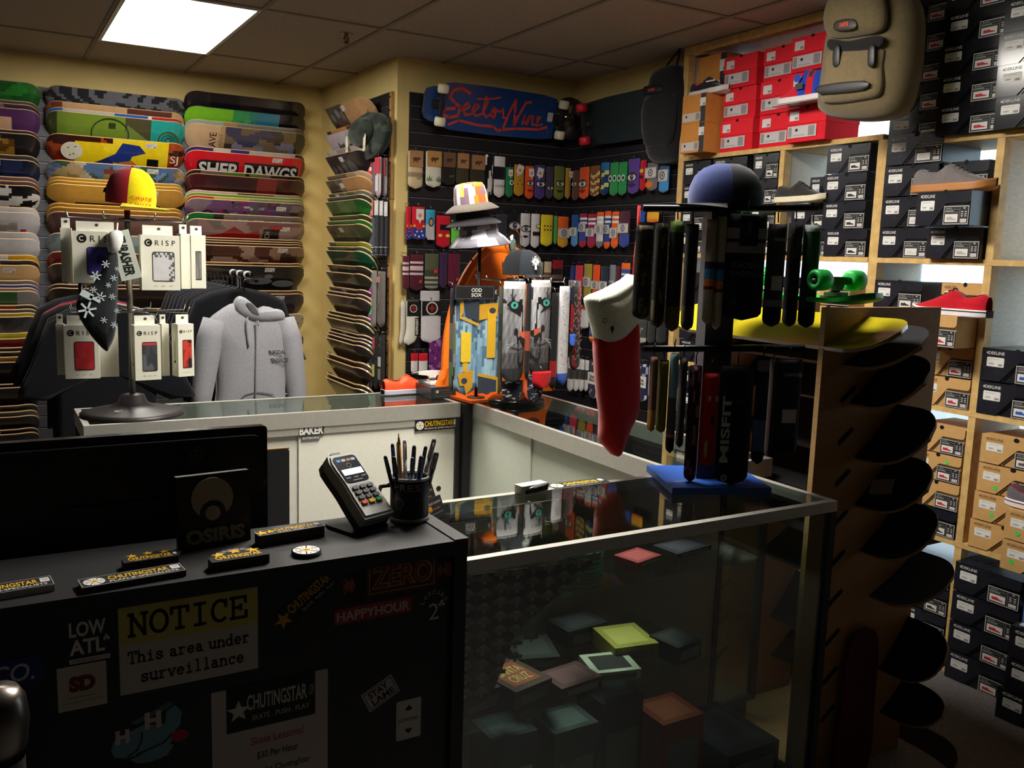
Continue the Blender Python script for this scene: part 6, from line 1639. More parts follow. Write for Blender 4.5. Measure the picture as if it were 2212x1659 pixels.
def wall_sock(side, xl, xr, yt, yb, fn, desc, group, card=None, band=None, tagc=None, over=None, out=None, bulge=0.012, toe=0.0, thing_name='sock', shrink=0.985, mat=None):
    SOCKN[0] += 1
    out = out if out is not None else 0.062 + 0.012 * (SOCKN[0] % 3)
    Fr, w, h = on_wall(side, xl, xr, yt, yb, out)
    w *= shrink
    t = thing(thing_name, desc, 'socks' if thing_name == 'sock' else thing_name.replace('_', ' '), Fr(0, -h, 0), group)
    m = MB(); sock_body(m, Fr, w, h, fn if callable(fn) else (lambda u, v: fn), bulge, toe=toe)
    m.build('knit' if thing_name == 'sock' else 'body', mat or CLOTH, t)
    c1 = bulge + 0.0015
    if over:
        m = MB(); over(m, Fr.at(0, 0, c1), w, h); m.build('woven_design', CLOTH, t)
    if card:
        m = MB(); m.slab(Fr, ((-w * 0.46, -h * card[0]), (w * 0.46, -h * card[0]), (w * 0.46, 0.004), (-w * 0.46, 0.004)), c1, c1 + 0.0012, card[1])
        if len(card) > 2:
            a, b = 0.0, -h * card[0] * 0.5
            m.ell(Fr, a - w * 0.05, b, w * 0.2, h * 0.05, c1 + 0.0016, card[2], 12); m.rect(Fr, a - w * 0.2, a - w * 0.12, b - h * 0.09, b, c1 + 0.0018, card[2]); m.rect(Fr, a + w * 0.02, a + w * 0.09, b - h * 0.09, b, c1 + 0.0018, card[2]); m.ell(Fr, a + w * 0.18, b + h * 0.02, w * 0.09, h * 0.035, c1 + 0.0017, card[2], 10)
        m.build('header_card', CARD, t)
    if band:
        v0, v1, bc, ec = band
        m = MB(); m.slab(Fr, ((-w * 0.53, -h * v1), (w * 0.53, -h * v1), (w * 0.53, -h * v0), (-w * 0.53, -h * v0)), c1, c1 + 0.0012, bc)
        r = min(w * 0.3, h * (v1 - v0) * 0.36)
        m.ring(Fr, 0, -h * (v0 + v1) / 2, r * 0.62, r, c1 + 0.0016, ec, 20); m.ell(Fr, 0, -h * (v0 + v1) / 2, r * 0.34, r * 0.34, c1 + 0.0016, ec, 12)
        for q in (0.08, 0.92):
            m.rect(Fr, -w * 0.53, w * 0.53, -h * (v0 + (v1 - v0) * q) - 0.0008, -h * (v0 + (v1 - v0) * q) + 0.0008, c1 + 0.0015, ec)
        m.build('paper_band', PAPER, t)
    if tagc:
        m = MB(); Ft = Fr.at(w * tagc[0], -h * tagc[1], c1 + 0.002).rot(tagc[2])
        k = max(w, 0.05) * 0.3
        m.poly(Ft, [(-k, k * 1.5), (k, k * 1.5), (k, -k * 0.9), (k * 0.3, -k * 1.1), (0, -k * 2.0), (-k * 0.3, -k * 1.1), (-k, -k * 0.9)], 0.0, (214, 214, 210)); m.ell(Ft, 0, 0, k * 0.5, k * 0.5, 0.0006, (206, 140, 70), 12)
        m.build('hang_tag', PAPER, t)
    hook_part(t, Fr, out)
    return t, Fr, w, h
G1 = 'socks on the top peg row'
GC, ELE = (168, 124, 84), (84, 58, 42)
S = wall_sock
S('k', 882, 914, 327, 408, stripes((206, 186, 150), (150, 130, 104), 9, 0.45, 0.7), 'cream striped sock with brown elephant card at the wooden edge', G1, card=(0.42, GC, ELE), over=lambda m, f, w, h: m.text(f, 'ART', w * 0.2, -h * 0.72, w * 0.4, h * 0.05, 0.0, (50, 40, 34)))
def leaf(m, f, w, h):
    for a0 in (-1, 1):
        for k in range(5):
            q = math.radians(90 + (k - 2) * 32); L = h * (0.2 - 0.03 * abs(k - 2))
            c_ = (a0 * w * 0.3, -h * 0.84)
            m.poly(f, [(c_[0], c_[1]), (c_[0] + L * 0.5 * math.cos(q - 0.18), c_[1] + L * 0.5 * math.sin(q - 0.18)), (c_[0] + L * math.cos(q), c_[1] + L * math.sin(q)), (c_[0] + L * 0.5 * math.cos(q + 0.18), c_[1] + L * 0.5 * math.sin(q + 0.18))], 0.0002 * k, (50, 96, 44))
S('k', 920, 954, 328, 405, (212, 208, 190), 'white sock with green leaves and elephant card', G1, card=(0.42, (176, 132, 80), ELE), over=leaf)
S('k', 955, 984, 331, 400, stripes((44, 38, 36), (110, 104, 98), 22, 0.6, 0.66), 'dark brown sock with thin white line and elephant card', G1, card=(0.44, (112, 82, 62), (70, 48, 40)), over=lambda m, f, w, h: m.text(f, 'ART', w * 0.2, -h * 0.72, w * 0.4, h * 0.06, 0.0, (140, 136, 130)))
S('k', 986, 1013, 333, 402, (66, 60, 44), 'olive sock with elephant card, fourth from the wooden edge', G1, card=(0.45, (164, 120, 80), ELE))
S('k', 1016, 1048, 337, 408, (58, 50, 38), 'dark olive sock with tilted elephant card behind the hat stack', G1, card=(0.42, (150, 108, 74), ELE))
S('k', 1049, 1066, 334, 426, pal_voronoi([(20, 19, 22), (28, 26, 30), (214, 210, 204)], 16, 201, None, 1.0), 'black and white patterned sock above the hat stack', G1)
S('k', 1068, 1092, 338, 427, zones((0.28, (210, 206, 206)), (0.56, (26, 25, 28)), (0.86, (212, 208, 206)), (0.9, (120, 116, 116)), (1, (210, 206, 204))), 'white and black athletic sock with small black letters', G1, over=lambda m, f, w, h: m.text(f, 'AGAINST', 0.0, -h * 0.72, w * 0.9, h * 0.06, 0.0, (30, 28, 30)))
FACE = lambda ic, lc: (lambda m, f, w, h: (eye(m, f, 0.0, -h * 0.52, w * 0.36, ic), lips(m, f, 0.0, -h * 0.74, w * 0.36, lc)))
S('k', 1093, 1109, 362, 427, (40, 116, 76), 'green monster sock with one round eye and paper tag', G1, tagc=(0.0, 0.2, 0), over=lambda m, f, w, h: (m.ell(f, w * 0.18, -h * 0.5, w * 0.28, w * 0.28, 0.0, (206, 220, 204), 16), m.ell(f, w * 0.22, -h * 0.5, w * 0.16, w * 0.16, 0.0004, (24, 40, 30), 12)))
S('k', 1111, 1133, 356, 424, (186, 138, 40), 'mustard face sock with tilted paper tag', G1, tagc=(-0.05, 0.18, -24), over=lambda m, f, w, h: [m.ell(f, a * w, -h * b, w * 0.1, w * 0.07, 0.0, (130, 92, 30), 8) for a, b in ((-0.2, 0.62), (0.22, 0.62), (0.0, 0.5))])
S('k', 1135, 1154, 359, 430, (214, 82, 34), 'orange red sock with one big eye and paper tag', G1, tagc=(0.1, 0.22, 4), over=FACE((40, 40, 60), (120, 30, 24)))
S('k', 1156, 1178, 357, 431, (72, 58, 120), 'purple sock with half closed eye and paper tag', G1, tagc=(-0.1, 0.24, -12), over=lambda m, f, w, h: eye(m, f, 0, -h * 0.55, w * 0.4, (50, 40, 90)))
S('k', 1180, 1196, 360, 430, (70, 60, 84), 'grey purple sock with small winking eye', G1, over=lambda m, f, w, h: eye(m, f, 0, -h * 0.66, w * 0.36, (40, 34, 60)))
S('k', 1198, 1220, 359, 432, (104, 112, 52), 'olive green sock with one eye and dark lips', G1, over=FACE((60, 60, 34), (50, 44, 26)))
S('k', 1222, 1234, 363, 430, (172, 130, 44), 'narrow mustard sock at the inner corner of the wall', G1, tagc=(0.3, 0.22, 0))
S('r', 1238, 1252, 368, 433, (92, 58, 52), 'brown sock just past the inner corner', G1, over=lambda m, f, w, h: eye(m, f, 0, -h * 0.45, w * 0.36, (60, 40, 40)))
S('r', 1253, 1274, 361, 430, (222, 84, 40), 'orange sock with green eye next to the zigzag sock', G1, over=FACE((60, 90, 70), (130, 34, 24)))
S('r', 1276, 1297, 358, 424, lambda u, v: (206, 176, 110) if v > 0.2 and int((v * 9 + abs(u - 0.5) * 2.4)) % 2 else (122, 72, 40), 'brown and cream zigzag sock', G1)
S('r', 1299, 1317, 351, 422, lambda u, v: (40, 110, 170) if v < 0.25 else ((206, 200, 120) if int((v * 8 + u * 1.3)) % 3 == 0 else (24, 60, 100)), 'blue sock with yellow waves', G1)
EY2 = lambda m, f, w, h: [(m.ell(f, s_ * w * 0.26, -h * 0.48, w * 0.22, w * 0.24, 0.0, (206, 226, 206), 16), m.ell(f, s_ * w * 0.26, -h * 0.48, w * 0.13, w * 0.15, 0.0004, (20, 34, 24), 12)) for s_ in (-1, 1)]
S('r', 1319, 1337, 351, 423, (48, 146, 80), 'green sock with two ringed eyes beside the blue wavy sock', G1, over=EY2)
S('r', 1338, 1356, 350, 422, (44, 142, 76), 'green sock with two ringed eyes beside the purple sock', G1, over=EY2)
S('r', 1358, 1383, 343, 419, (96, 66, 150), 'tall purple sock with sad eye and lips', G1, over=FACE((70, 50, 110), (60, 36, 90)))
S('r', 1385, 1397, 346, 412, (190, 34, 50), 'red sock with yellow eye beside the banded socks', G1, over=lambda m, f, w, h: (m.ell(f, 0, -h * 0.35, w * 0.36, w * 0.24, 0.0, (226, 186, 60), 12), m.rect(f, -w * 0.3, w * 0.3, -h * 0.6, -h * 0.5, 0.0, (60, 20, 26))))
BW, BE = (206, 200, 190), (90, 92, 116)
S('r', 1399, 1422, 351, 412, zones((0.6, (108, 104, 106)), (1, (116, 110, 110))), 'grey sock with white paper band and orange heel', G1, band=(0.18, 0.55, BW, BE), over=lambda m, f, w, h: m.ell(f, -w * 0.1, -h * 0.78, w * 0.36, h * 0.12, 0.0, (232, 112, 40), 14))
S('r', 1425, 1447, 356, 416, zones((0.2, (60, 90, 130)), (1, (70, 144, 206))), 'light blue sock with white paper band below the black backpack', G1, band=(0.18, 0.6, BW, BE))
G2_ = 'socks on the second peg row'
def starry(m, f, w, h):
    m.rect(f, -w * 0.48, w * 0.48, -h * 0.97, -h * 0.62, 0.0, (40, 60, 140)); m.ell(f, 0, -h * 0.58, w * 0.3, h * 0.12, 0.0004, (200, 40, 44), 14)
    for a, b in ((-0.3, 0.86), (0.0, 0.9), (0.3, 0.86), (-0.15, 0.75), (0.2, 0.74)):
        m.star(f, w * a, -h * b, w * 0.1, 0.0006, (224, 222, 216))
    for s_ in (-1, 1):
        m.ell(f, s_ * w * 0.36, -h * 0.58, w * 0.1, h * 0.04, 0.0006, (236, 170, 50), 10)
S('k', 877, 888, 446, 518, (190, 30, 44), 'red and blue starred sock seen edge on at the wooden edge', G2_, over=starry)
S('k', 890, 918, 447, 518, (196, 30, 46), 'red sock with blue starred foot and paper tag', G2_, over=starry, tagc=(0.05, 0.26, 0))
S('k', 920, 940, 453, 518, zones((0.5, (60, 160, 196)), (1, (178, 172, 178))), 'cyan sock with pale robed figure', G2_, over=lambda m, f, w, h: (m.ell(f, 0, -h * 0.42, w * 0.28, h * 0.16, 0.0, (70, 50, 40), 14), m.ell(f, 0, -h * 0.42, w * 0.17, h * 0.1, 0.0004, (196, 150, 116), 12), m.poly(f, [(-w * 0.4, -h), (w * 0.4, -h), (w * 0.24, -h * 0.56), (-w * 0.24, -h * 0.56)], 0.0002, (190, 184, 190))))
S('k', 943, 973, 466, 535, (190, 26, 48), 'red sock with black bar and two yellow eyes', G2_, over=lambda m, f, w, h: (m.rect(f, -w * 0.3, w * 0.42, -h * 0.45, -h * 0.28, 0.0, (24, 20, 22)), [m.ell(f, s_ * w * 0.28, -h * 0.62, w * 0.16, h * 0.05, 0.0, (226, 200, 60), 12) for s_ in (-1, 1)]))
S('k', 975, 996, 476, 531, (96, 190, 70), 'lime green sock half hidden by the silver bucket hat', G2_, over=lambda m, f, w, h: eye(m, f, 0, -h * 0.3, w * 0.34, (20, 20, 20)))
S('k', 1000, 1028, 478, 532, (46, 130, 180), 'blue sock tip under the silver bucket hat', G2_)
S('k', 1072, 1096, 462, 528, (52, 52, 60), 'charcoal sock beside the black eye sock', G2_)
BIG_EYE = lambda m, f, w, h: (eye(m, f, 0, -h * 0.45, w * 0.44, (60, 62, 70), (206, 202, 200), (24, 22, 26)), lips(m, f, -w * 0.05, -h * 0.68, w * 0.34, (24, 22, 24)))
S('k', 1098, 1123, 461, 528, (26, 25, 28), 'black sock with large open eye', G2_, over=lambda m, f, w, h: eye(m, f, 0, -h * 0.4, w * 0.46, (60, 62, 70), (206, 202, 200), (90, 88, 92)))
S('k', 1125, 1146, 461, 534, (206, 202, 204), 'white sock with large eye and black lips', G2_, over=BIG_EYE)
S('k', 1148, 1167, 462, 536, (210, 206, 208), 'white sock with yellow eye and jagged teeth', G2_, over=lambda m, f, w, h: (m.ell(f, w * 0.2, -h * 0.36, w * 0.28, h * 0.06, 0.0, (40, 38, 36), 12), m.ell(f, w * 0.2, -h * 0.36, w * 0.22, h * 0.045, 0.0004, (216, 200, 70), 12), m.poly(f, [(-w * 0.4, -h * 0.58)] + [(-w * 0.4 + w * 0.8 * k / 8, -h * (0.5 if k % 2 else 0.54)) for k in range(9)] + [(w * 0.4, -h * 0.62)] + [(w * 0.4 - w * 0.8 * k / 8, -h * (0.66 if k % 2 else 0.62)) for k in range(9)], 0.0, (24, 22, 24))))
S('k', 1169, 1195, 464, 532, zones((0.66, (216, 190, 40)), (0.68, (170, 146, 40)), (1, (222, 200, 44))), 'yellow sock with many small dark eyes', G2_, over=lambda m, f, w, h: [m.ell(f, w * a, -h * b, w * 0.07, w * 0.07, 0.0, (70, 64, 30), 8) for a in (-0.25, 0.0, 0.25) for b in (0.36, 0.48)])
S('k', 1197, 1205, 466, 528, (80, 156, 66), 'narrow green sock behind the yellow sock', G2_)
S('k', 1206, 1229, 468, 535, zones((0.42, (226, 96, 40)), (1, (222, 160, 50))), 'orange and yellow sock with white paper band', G2_, band=(0.38, 0.68, (200, 194, 196), (96, 92, 110)))
S('r', 1236, 1250, 464, 533, zones((0.46, (34, 76, 146)), (1, (84, 140, 196))), 'blue sock with white paper band at the inner corner', G2_, band=(0.4, 0.66, BW, BE))
ST = lambda a, b, c: (lambda u, v: a if v < 0.12 else ((230, 226, 224) if int(v * 22) % 3 == 0 and v < 0.4 else (b if v < 0.8 else c)))
S('r', 1253, 1269, 461, 535, ST((150, 30, 60), (60, 70, 150), (176, 36, 60)), 'red and blue striped sock with white paper band', G2_, band=(0.28, 0.54, BW, BE))
S('r', 1271, 1288, 462, 536, ST((160, 34, 56), (150, 40, 90), (170, 34, 60)), 'crimson patterned sock with white paper band', G2_, band=(0.42, 0.66, BW, BE))
S('r', 1290, 1305, 458, 536, ST((226, 96, 36), (200, 196, 200), (120, 116, 120)), 'white and orange striped sock with paper band', G2_, band=(0.36, 0.6, BW, BE))
S('r', 1307, 1321, 456, 538, ST((230, 92, 34), (50, 64, 140), (236, 96, 40)), 'orange and blue zigzag sock with paper band', G2_, band=(0.36, 0.6, BW, BE))
S('r', 1323, 1338, 457, 537, ST((232, 96, 36), (236, 100, 40), (240, 104, 44)), 'bright orange striped sock with paper band', G2_, band=(0.44, 0.72, BW, BE))
S('r', 1340, 1362, 456, 535, zones((0.6, (84, 40, 60)), (1, (62, 76, 150))), 'maroon and blue sock with paper band beside the red loop', G2_, band=(0.34, 0.6, BW, BE))
S('r', 1384, 1396, 455, 481, (40, 80, 170), 'blue sock seen under the rail between the sock loops', G2_)
S('r', 1398, 1424, 455, 481, zones((0.7, (232, 170, 44)), (1, (230, 120, 40))), 'yellow sock seen under the rail between the camouflage socks', G2_)
G3_ = 'socks on the third peg row'
CLV = lambda m, f, w, h: (m.rect(f, -w * 0.02, w * 0.44, -h * 0.86, -h * 0.66, 0.0, (58, 40, 44)), m.poly(f, [(w * 0.12, -h * 0.78), (w * 0.34, -h * 0.78), (w * 0.36, -h * 0.68), (w * 0.24, -h * 0.72), (w * 0.14, -h * 0.68)], 0.0005, (220, 40, 44)))
def loose_stripes(a, b):
    return lambda u, v: b if any(abs(v - q) < 0.04 for q in (0.22, 0.38, 0.54)) else a
S('k', 870, 884, 553, 625, loose_stripes((92, 34, 48), (206, 186, 186)), 'maroon striped sock seen edge on at the wooden edge', G3_)
S('k', 886, 915, 550, 628, loose_stripes((84, 30, 44), (200, 180, 182)), 'maroon sock with three pale stripes and red badge', G3_, over=CLV)
S('k', 918, 948, 548, 627, zones((0.42, (80, 84, 60)), (0.62, (60, 62, 48)), (0.68, (150, 150, 132)), (0.74, (62, 64, 50)), (0.8, (150, 150, 134)), (0.86, (60, 62, 50)), (0.92, (140, 140, 124)), (1, (70, 72, 56))), 'olive striped sock with red badge', G3_, over=lambda m, f, w, h: m.poly(f, [(w * 0.1, -h * 0.52), (w * 0.34, -h * 0.52), (w * 0.36, -h * 0.42), (w * 0.24, -h * 0.46), (w * 0.14, -h * 0.42)], 0.0005, (216, 40, 40)))
S('k', 950, 966, 545, 622, (60, 36, 70), 'dark purple sock beside the orange panel', G3_)
S('k', 968, 994, 548, 622, (96, 32, 56), 'maroon sock with red badge beside the orange panel', G3_, over=CLV)
S('k', 1158, 1174, 566, 616, zones((0.5, (186, 168, 138)), (0.78, (104, 76, 50)), (1, (150, 130, 100))), 'tan sock with brown band behind the black cap', G3_)
S('k', 1176, 1192, 565, 612, zones((0.5, (196, 178, 148)), (0.8, (110, 80, 56)), (1, (170, 150, 120))), 'cream sock with brown band behind the black cap', G3_)
S('k', 1194, 1217, 562, 612, zones((0.35, (150, 30, 40)), (0.62, (36, 32, 38)), (0.82, (110, 84, 70)), (1, (40, 34, 34))), 'dark red and black sock with brown band', G3_)
S('r', 1234, 1242, 575, 650, (34, 60, 130), 'narrow blue sock with paper band at the inner corner', G3_, band=(0.4, 0.62, BW, BE))
S('r', 1244, 1260, 573, 652, (204, 50, 70), 'coral red sock with paper band', G3_, band=(0.42, 0.66, BW, (60, 76, 140)))
S('r', 1262, 1280, 570, 645, (164, 146, 56), 'olive yellow sock with paper band', G3_, band=(0.38, 0.66, BW, (60, 76, 140)))
S('r', 1282, 1297, 572, 648, (236, 84, 36), 'vivid orange sock with paper band', G3_, band=(0.46, 0.7, BW, BE))
S('r', 1299, 1316, 575, 648, (42, 48, 62), 'navy sock with paper band', G3_, band=(0.45, 0.72, BW, BE))
S('r', 1318, 1331, 572, 648, (130, 130, 140), 'pale grey sock with paper band', G3_, band=(0.45, 0.7, BW, BE))
S('r', 1333, 1341, 575, 645, (90, 40, 56), 'narrow maroon sock above the stocking cuff', G3_)
S('r', 1343, 1362, 568, 640, lambda u, v: (236, 104, 40) if v < 0.2 else ((60, 76, 150) if int(v * 14) % 2 else (224, 220, 216)), 'orange blue and white sock above the stocking cuff', G3_)
G4_ = 'socks on the fourth peg row'
IND = lambda m, f, w, h: (m.rect(f, -w * 0.5, w * 0.5, -h * 0.34, -h * 0.0, 0.0, (28, 24, 24)), m.ring(f, 0, -h * 0.17, w * 0.24, w * 0.3, 0.0005, (200, 196, 190), 20), m.rect(f, -w * 0.16, w * 0.16, -h * 0.19, -h * 0.15, 0.0008, (150, 30, 34)), m.rect(f, -w * 0.05, w * 0.05, -h * 0.25, -h * 0.09, 0.0009, (150, 30, 34)))
S('k', 866, 876, 651, 744, (206, 200, 188), 'white ankle sock seen edge on at the wooden edge', G4_, toe=-0.06)
S('k', 878, 905, 650, 745, (220, 216, 202), 'white ankle sock with black band and upright black lettering', G4_, toe=-0.10, over=lambda m, f, w, h: (IND(m, f, w, h), m.rect(f, w * 0.14, w * 0.44, -h * 0.78, -h * 0.38, 0.0, (34, 32, 32)), m.text(f.rot(90, w * 0.3, -h * 0.58), 'INDEPENDENT', 0, 0, h * 0.36, w * 0.2, 0.0005, (214, 210, 200), bold=0.03)))
S('k', 910, 953, 650, 741, zones((0.97, (206, 200, 204)), (1, (180, 30, 50))), 'white tube sock with black band and round emblem', G4_, over=IND)
S('k', 908, 950, 628, 652, (196, 192, 194), 'white folded sock heel on top of the black band', G4_)
S('r', 1254, 1273, 664, 710, (206, 202, 204), 'white sock with red top above the striped cuffs', G4_, over=lambda m, f, w, h: m.rect(f, -w * 0.5, w * 0.5, -h * 0.1, 0.004, 0.0, (190, 30, 44)))
S('r', 1275, 1296, 665, 742, zones((0.35, (196, 30, 44)), (0.62, (58, 58, 60)), (0.74, (60, 84, 180)), (0.8, (60, 40, 40)), (0.86, (236, 170, 40)), (1, (206, 34, 40))), 'red sock with blue and yellow striped cuff', G4_)
S('r', 1376, 1398, 690, 742, zones((0.78, (66, 66, 64)), (1, (170, 170, 160))), 'dark grey sock with small white mark below the camouflage socks', G4_, over=lambda m, f, w, h: (m.rect(f, -w * 0.3, w * 0.3, -h * 0.42, -h * 0.34, 0.0, (150, 150, 148)), m.rect(f, -w * 0.1, w * 0.1, -h * 0.6, -h * 0.34, 0.0, (140, 140, 138))))
S('r', 1400, 1416, 694, 742, (48, 48, 46), 'black sock below the camouflage socks', G4_)
S('r', 1419, 1440, 696, 742, (40, 38, 42), 'black sock with white clip below the camouflage socks', G4_)
G5_ = 'socks on the lowest peg rows'
S('k', 888, 903, 763, 806, zones((0.36, (196, 26, 40)), (1, (222, 216, 216))), 'white sock with red cuff behind the white truck', G5_)
S('k', 905, 924, 763, 806, zones((0.36, (200, 30, 44)), (1, (226, 220, 220))), 'white sock with flared red cuff behind the white truck', G5_)
S('k', 927, 955, 730, 822, speck((110, 40, 110), [(150, 110, 150), (84, 28, 90)], 40, 203), 'purple spotted sock beside the orange panel', G5_)
TRI = zones((0.3, (206, 202, 200)), (0.62, (58, 56, 54)), (1, (200, 196, 194)))
for i, (a, b) in enumerate(((1228, 1240), (1241, 1252), (1253, 1263), (1264, 1273))):
    S('r', a, b, 772 + i * 2, 846, TRI, f'white sock with grey middle, {ORD[i + 1]} of four beside the map-patterned sock', G5_)
SKM = lambda m, f, w, h: (m.rect(f, -w * 0.52, w * 0.52, -h * 0.62, -h * 0.32, 0.0, (214, 208, 204)), m.text(f, 'Skate', 0, -h * 0.42, w * 0.6, h * 0.09, 0.0005, (30, 30, 34), bold=0.03), m.text(f, 'Mental', 0, -h * 0.51, w * 0.66, h * 0.08, 0.0005, (30, 30, 34), bold=0.03))
NAVY = speck((34, 38, 66), [(190, 190, 200), (150, 150, 170)], 22, 204)
S('r', 1275, 1294, 778, 862, NAVY, 'navy speckled sock with white lettered band left of the stocking', G5_, over=SKM)
S('r', 1376, 1401, 786, 868, NAVY, 'navy speckled sock with white lettered band past the stocking', G5_, over=SKM)
S('r', 1403, 1414, 790, 860, (214, 212, 216), 'white sock edge beside the navy lettered band', G5_)
G6_ = 'packs on the return wall pegs'
def pack(xl, xr, yt, yb, fn, desc, over=None, name='sock', mat=None, out=0.06):
    return S('n', xl, xr, yt, yb, fn, desc, G6_, over=over, thing_name=name, mat=mat, out=out)
REDP = lambda c0: (lambda m, f, w, h: (m.rect(f, -w * 0.48, w * 0.2, -h * 0.62, -h * 0.02, 0.0, c0), m.rect(f, -w * 0.2, w * 0.2, -h * 0.25, -h * 0.15, 0.0005, (226, 220, 218))))
pack(776, 788, 368, 425, zones((0.9, (190, 28, 44)), (1, (150, 140, 144))), 'red carded tool pack at the deck noses', REDP((200, 30, 48)), 'hardware_pack', SILK)
pack(798, 812, 350, 428, (120, 96, 104), 'red and clear carded hardware pack under the camouflage hat', REDP((214, 34, 54)), 'hardware_pack', SILK)
pack(814, 824, 340, 426, (176, 166, 172), 'clear tall hardware pack with red header', lambda m, f, w, h: (m.rect(f, -w * 0.5, w * 0.5, -h * 0.4, 0.0, 0.0, (206, 40, 60)), m.rect(f, -w * 0.35, w * 0.3, -h * 0.85, -h * 0.45, 0.0, (206, 200, 202))), 'hardware_pack', SILK, 0.08)
pack(827, 837, 342, 426, (130, 118, 126), 'clear hardware pack nearest the notched wooden edge', lambda m, f, w, h: m.rect(f, -w * 0.5, w * 0.5, -h * 0.45, 0.0, 0.0, (170, 40, 56)), 'hardware_pack', SILK, 0.05)
def lace_pack(xl, xr, yt, yb, c0, c1, desc, top):
    def ov(m, f, w, h):
        m.rect(f, -w * 0.5, w * 0.5, -h * 0.26, 0.0, 0.0, top); m.rect(f, -w * 0.2, w * 0.2, -h * 0.2, -h * 0.06, 0.0005, (226, 222, 220))
        m.rect(f, -w * 0.5, w * 0.5, -h * 0.83, -h * 0.81, 0.0, c1); m.rect(f, -w * 0.5, w * 0.5, -h * 0.96, -h * 0.95, 0.0, c1)
        m.poly(f, [(-w * 0.2, -h * 0.93), (-w * 0.02, -h * 0.84), (w * 0.1, -h * 0.93), (0.0, -h * 0.88)], 0.0003, c1)
    pack(xl, xr, yt, yb, c0, desc, ov, 'lace_pack')
lace_pack(764, 779, 440, 557, (84, 34, 42), (206, 200, 204), 'maroon lace pack with pale running mark', (196, 90, 84))
lace_pack(781, 796, 440, 565, (84, 80, 90), (170, 90, 160), 'grey lace pack with purple mark', (206, 100, 90))
lace_pack(798, 811, 435, 556, (74, 78, 86), (206, 206, 210), 'steel grey lace pack with white mark', (206, 104, 92))
lace_pack(813, 822, 433, 556, (34, 34, 40), (150, 150, 156), 'black lace pack beside the steel grey one', (206, 202, 198))
lace_pack(824, 832, 434, 556, (28, 28, 34), (140, 140, 150), 'black lace pack, middle of the three dark ones', (204, 200, 196))
lace_pack(834, 842, 436, 556, (24, 24, 30), (130, 130, 140), 'black lace pack at the notched wooden edge', (200, 196, 192))
BAGF = lambda z: (lambda m, f, w, h: [m.rect(f, -w * 0.42, w * 0.1, -h * b, -h * a, 0.0003 * k, c_) for k, (a, b, c_) in enumerate(z)])
pack(783, 797, 590, 703, (40, 38, 48), 'black board rail pack in glossy film', BAGF([(0.3, 0.45, (70, 68, 78)), (0.5, 0.58, (190, 186, 190))]), 'rail_pack', GLOSS)
pack(799, 814, 584, 710, (140, 136, 130), 'grey rail pack with purple and green label', BAGF([(0.3, 0.5, (150, 40, 150)), (0.5, 0.56, (206, 204, 200)), (0.56, 0.76, (90, 206, 110)), (0.76, 0.95, (150, 50, 150))]), 'rail_pack', GLOSS)
pack(816, 833, 586, 708, (120, 112, 108), 'grey rail pack nearest the notched wooden edge', BAGF([(0.1, 0.2, (180, 120, 120))]), 'rail_pack', GLOSS)
pack(783, 795, 724, 838, (72, 74, 92), 'rail pack with blue, red and yellow label', BAGF([(0.02, 0.3, (70, 100, 190)), (0.3, 0.5, (130, 50, 60)), (0.52, 0.72, (196, 170, 50))]), 'rail_pack', GLOSS)
pack(797, 806, 722, 846, (64, 62, 66), 'rail pack with red, cyan and yellow label', BAGF([(0.1, 0.28, (190, 50, 64)), (0.28, 0.46, (70, 140, 176)), (0.5, 0.76, (206, 186, 50)), (0.78, 0.95, (160, 60, 60))]), 'rail_pack', GLOSS)
pack(808, 818, 720, 840, (54, 52, 54), 'dark rail pack with red end and yellow stripe', BAGF([(0.08, 0.26, (190, 30, 44)), (0.56, 0.78, (186, 196, 50))]), 'rail_pack', GLOSS)
pack(820, 832, 724, 842, (60, 58, 58), 'dark rail pack with white price strip', BAGF([(0.4, 0.58, (200, 198, 196)), (0.62, 0.82, (120, 112, 96))]), 'rail_pack', GLOSS)
Fr, w, h = on_wall('n', 752, 835, 245, 345, 0.09)
t = thing('bucket_hat', 'camouflage boonie hat with two paper tags above the red packs', 'hat', Fr(0, -h, 0))
camo = pal_voronoi([(44, 52, 44), (30, 36, 32), (60, 66, 54), (38, 46, 42)], 60, 205, None, 1.0)
m = MB(); m.pillow(Fr.at(0, -h * 0.5), [(w * 0.5 * math.cos(math.radians(a)) * (1.0 + 0.05 * math.sin(3 * math.radians(a))), h * 0.52 * math.sin(math.radians(a))) for a in range(0, 360, 15)], 0.03, lambda a, b: camo(a / w + 0.5, b / h + 0.5), back=0.03); m.build('brim', CLOTH, t)
m = MB(); m.pillow(Fr.at(-w * 0.02, -h * 0.42, 0.022), [(w * 0.3 * math.cos(math.radians(a)), h * 0.33 * math.sin(math.radians(a))) for a in range(0, 360, 18)], 0.06, lambda a, b: camo(b / h + 0.5, a / w + 0.5), back=0.0); m.build('crown', CLOTH, t)
for a, b, r_ in ((-0.29, -0.62, 2), (0.18, -0.66, -8)):
    m = MB(); Ft = Fr.at(w * a, h * b, 0.062).rot(r_); m.slab(Ft, [(-0.019, -0.05), (0.019, -0.05), (0.019, 0.035), (0.012, 0.046), (-0.012, 0.046), (-0.019, 0.035)], 0, 0.001, (220, 214, 190)); m.rect(Ft, -0.008, 0.004, -0.04, -0.02, 0.0014, (150, 140, 124)); m.ell(Ft, 0, 0.036, 0.004, 0.004, 0.0014, (150, 120, 90), 8); m.build('hang_tag', PAPER, t)
m = MB(); m.tube([Fr(0, 0.0, 0.0), Fr(0, 0.02, 0.0), Fr(0, 0.02, -0.068)], 0.003, (120, 118, 116), 6); m.build('peg_hook', METAL, t)
lb0, lb1 = P(935, 248, 1, YK - 0.13), P(1195, 262, 1, YK - 0.13)
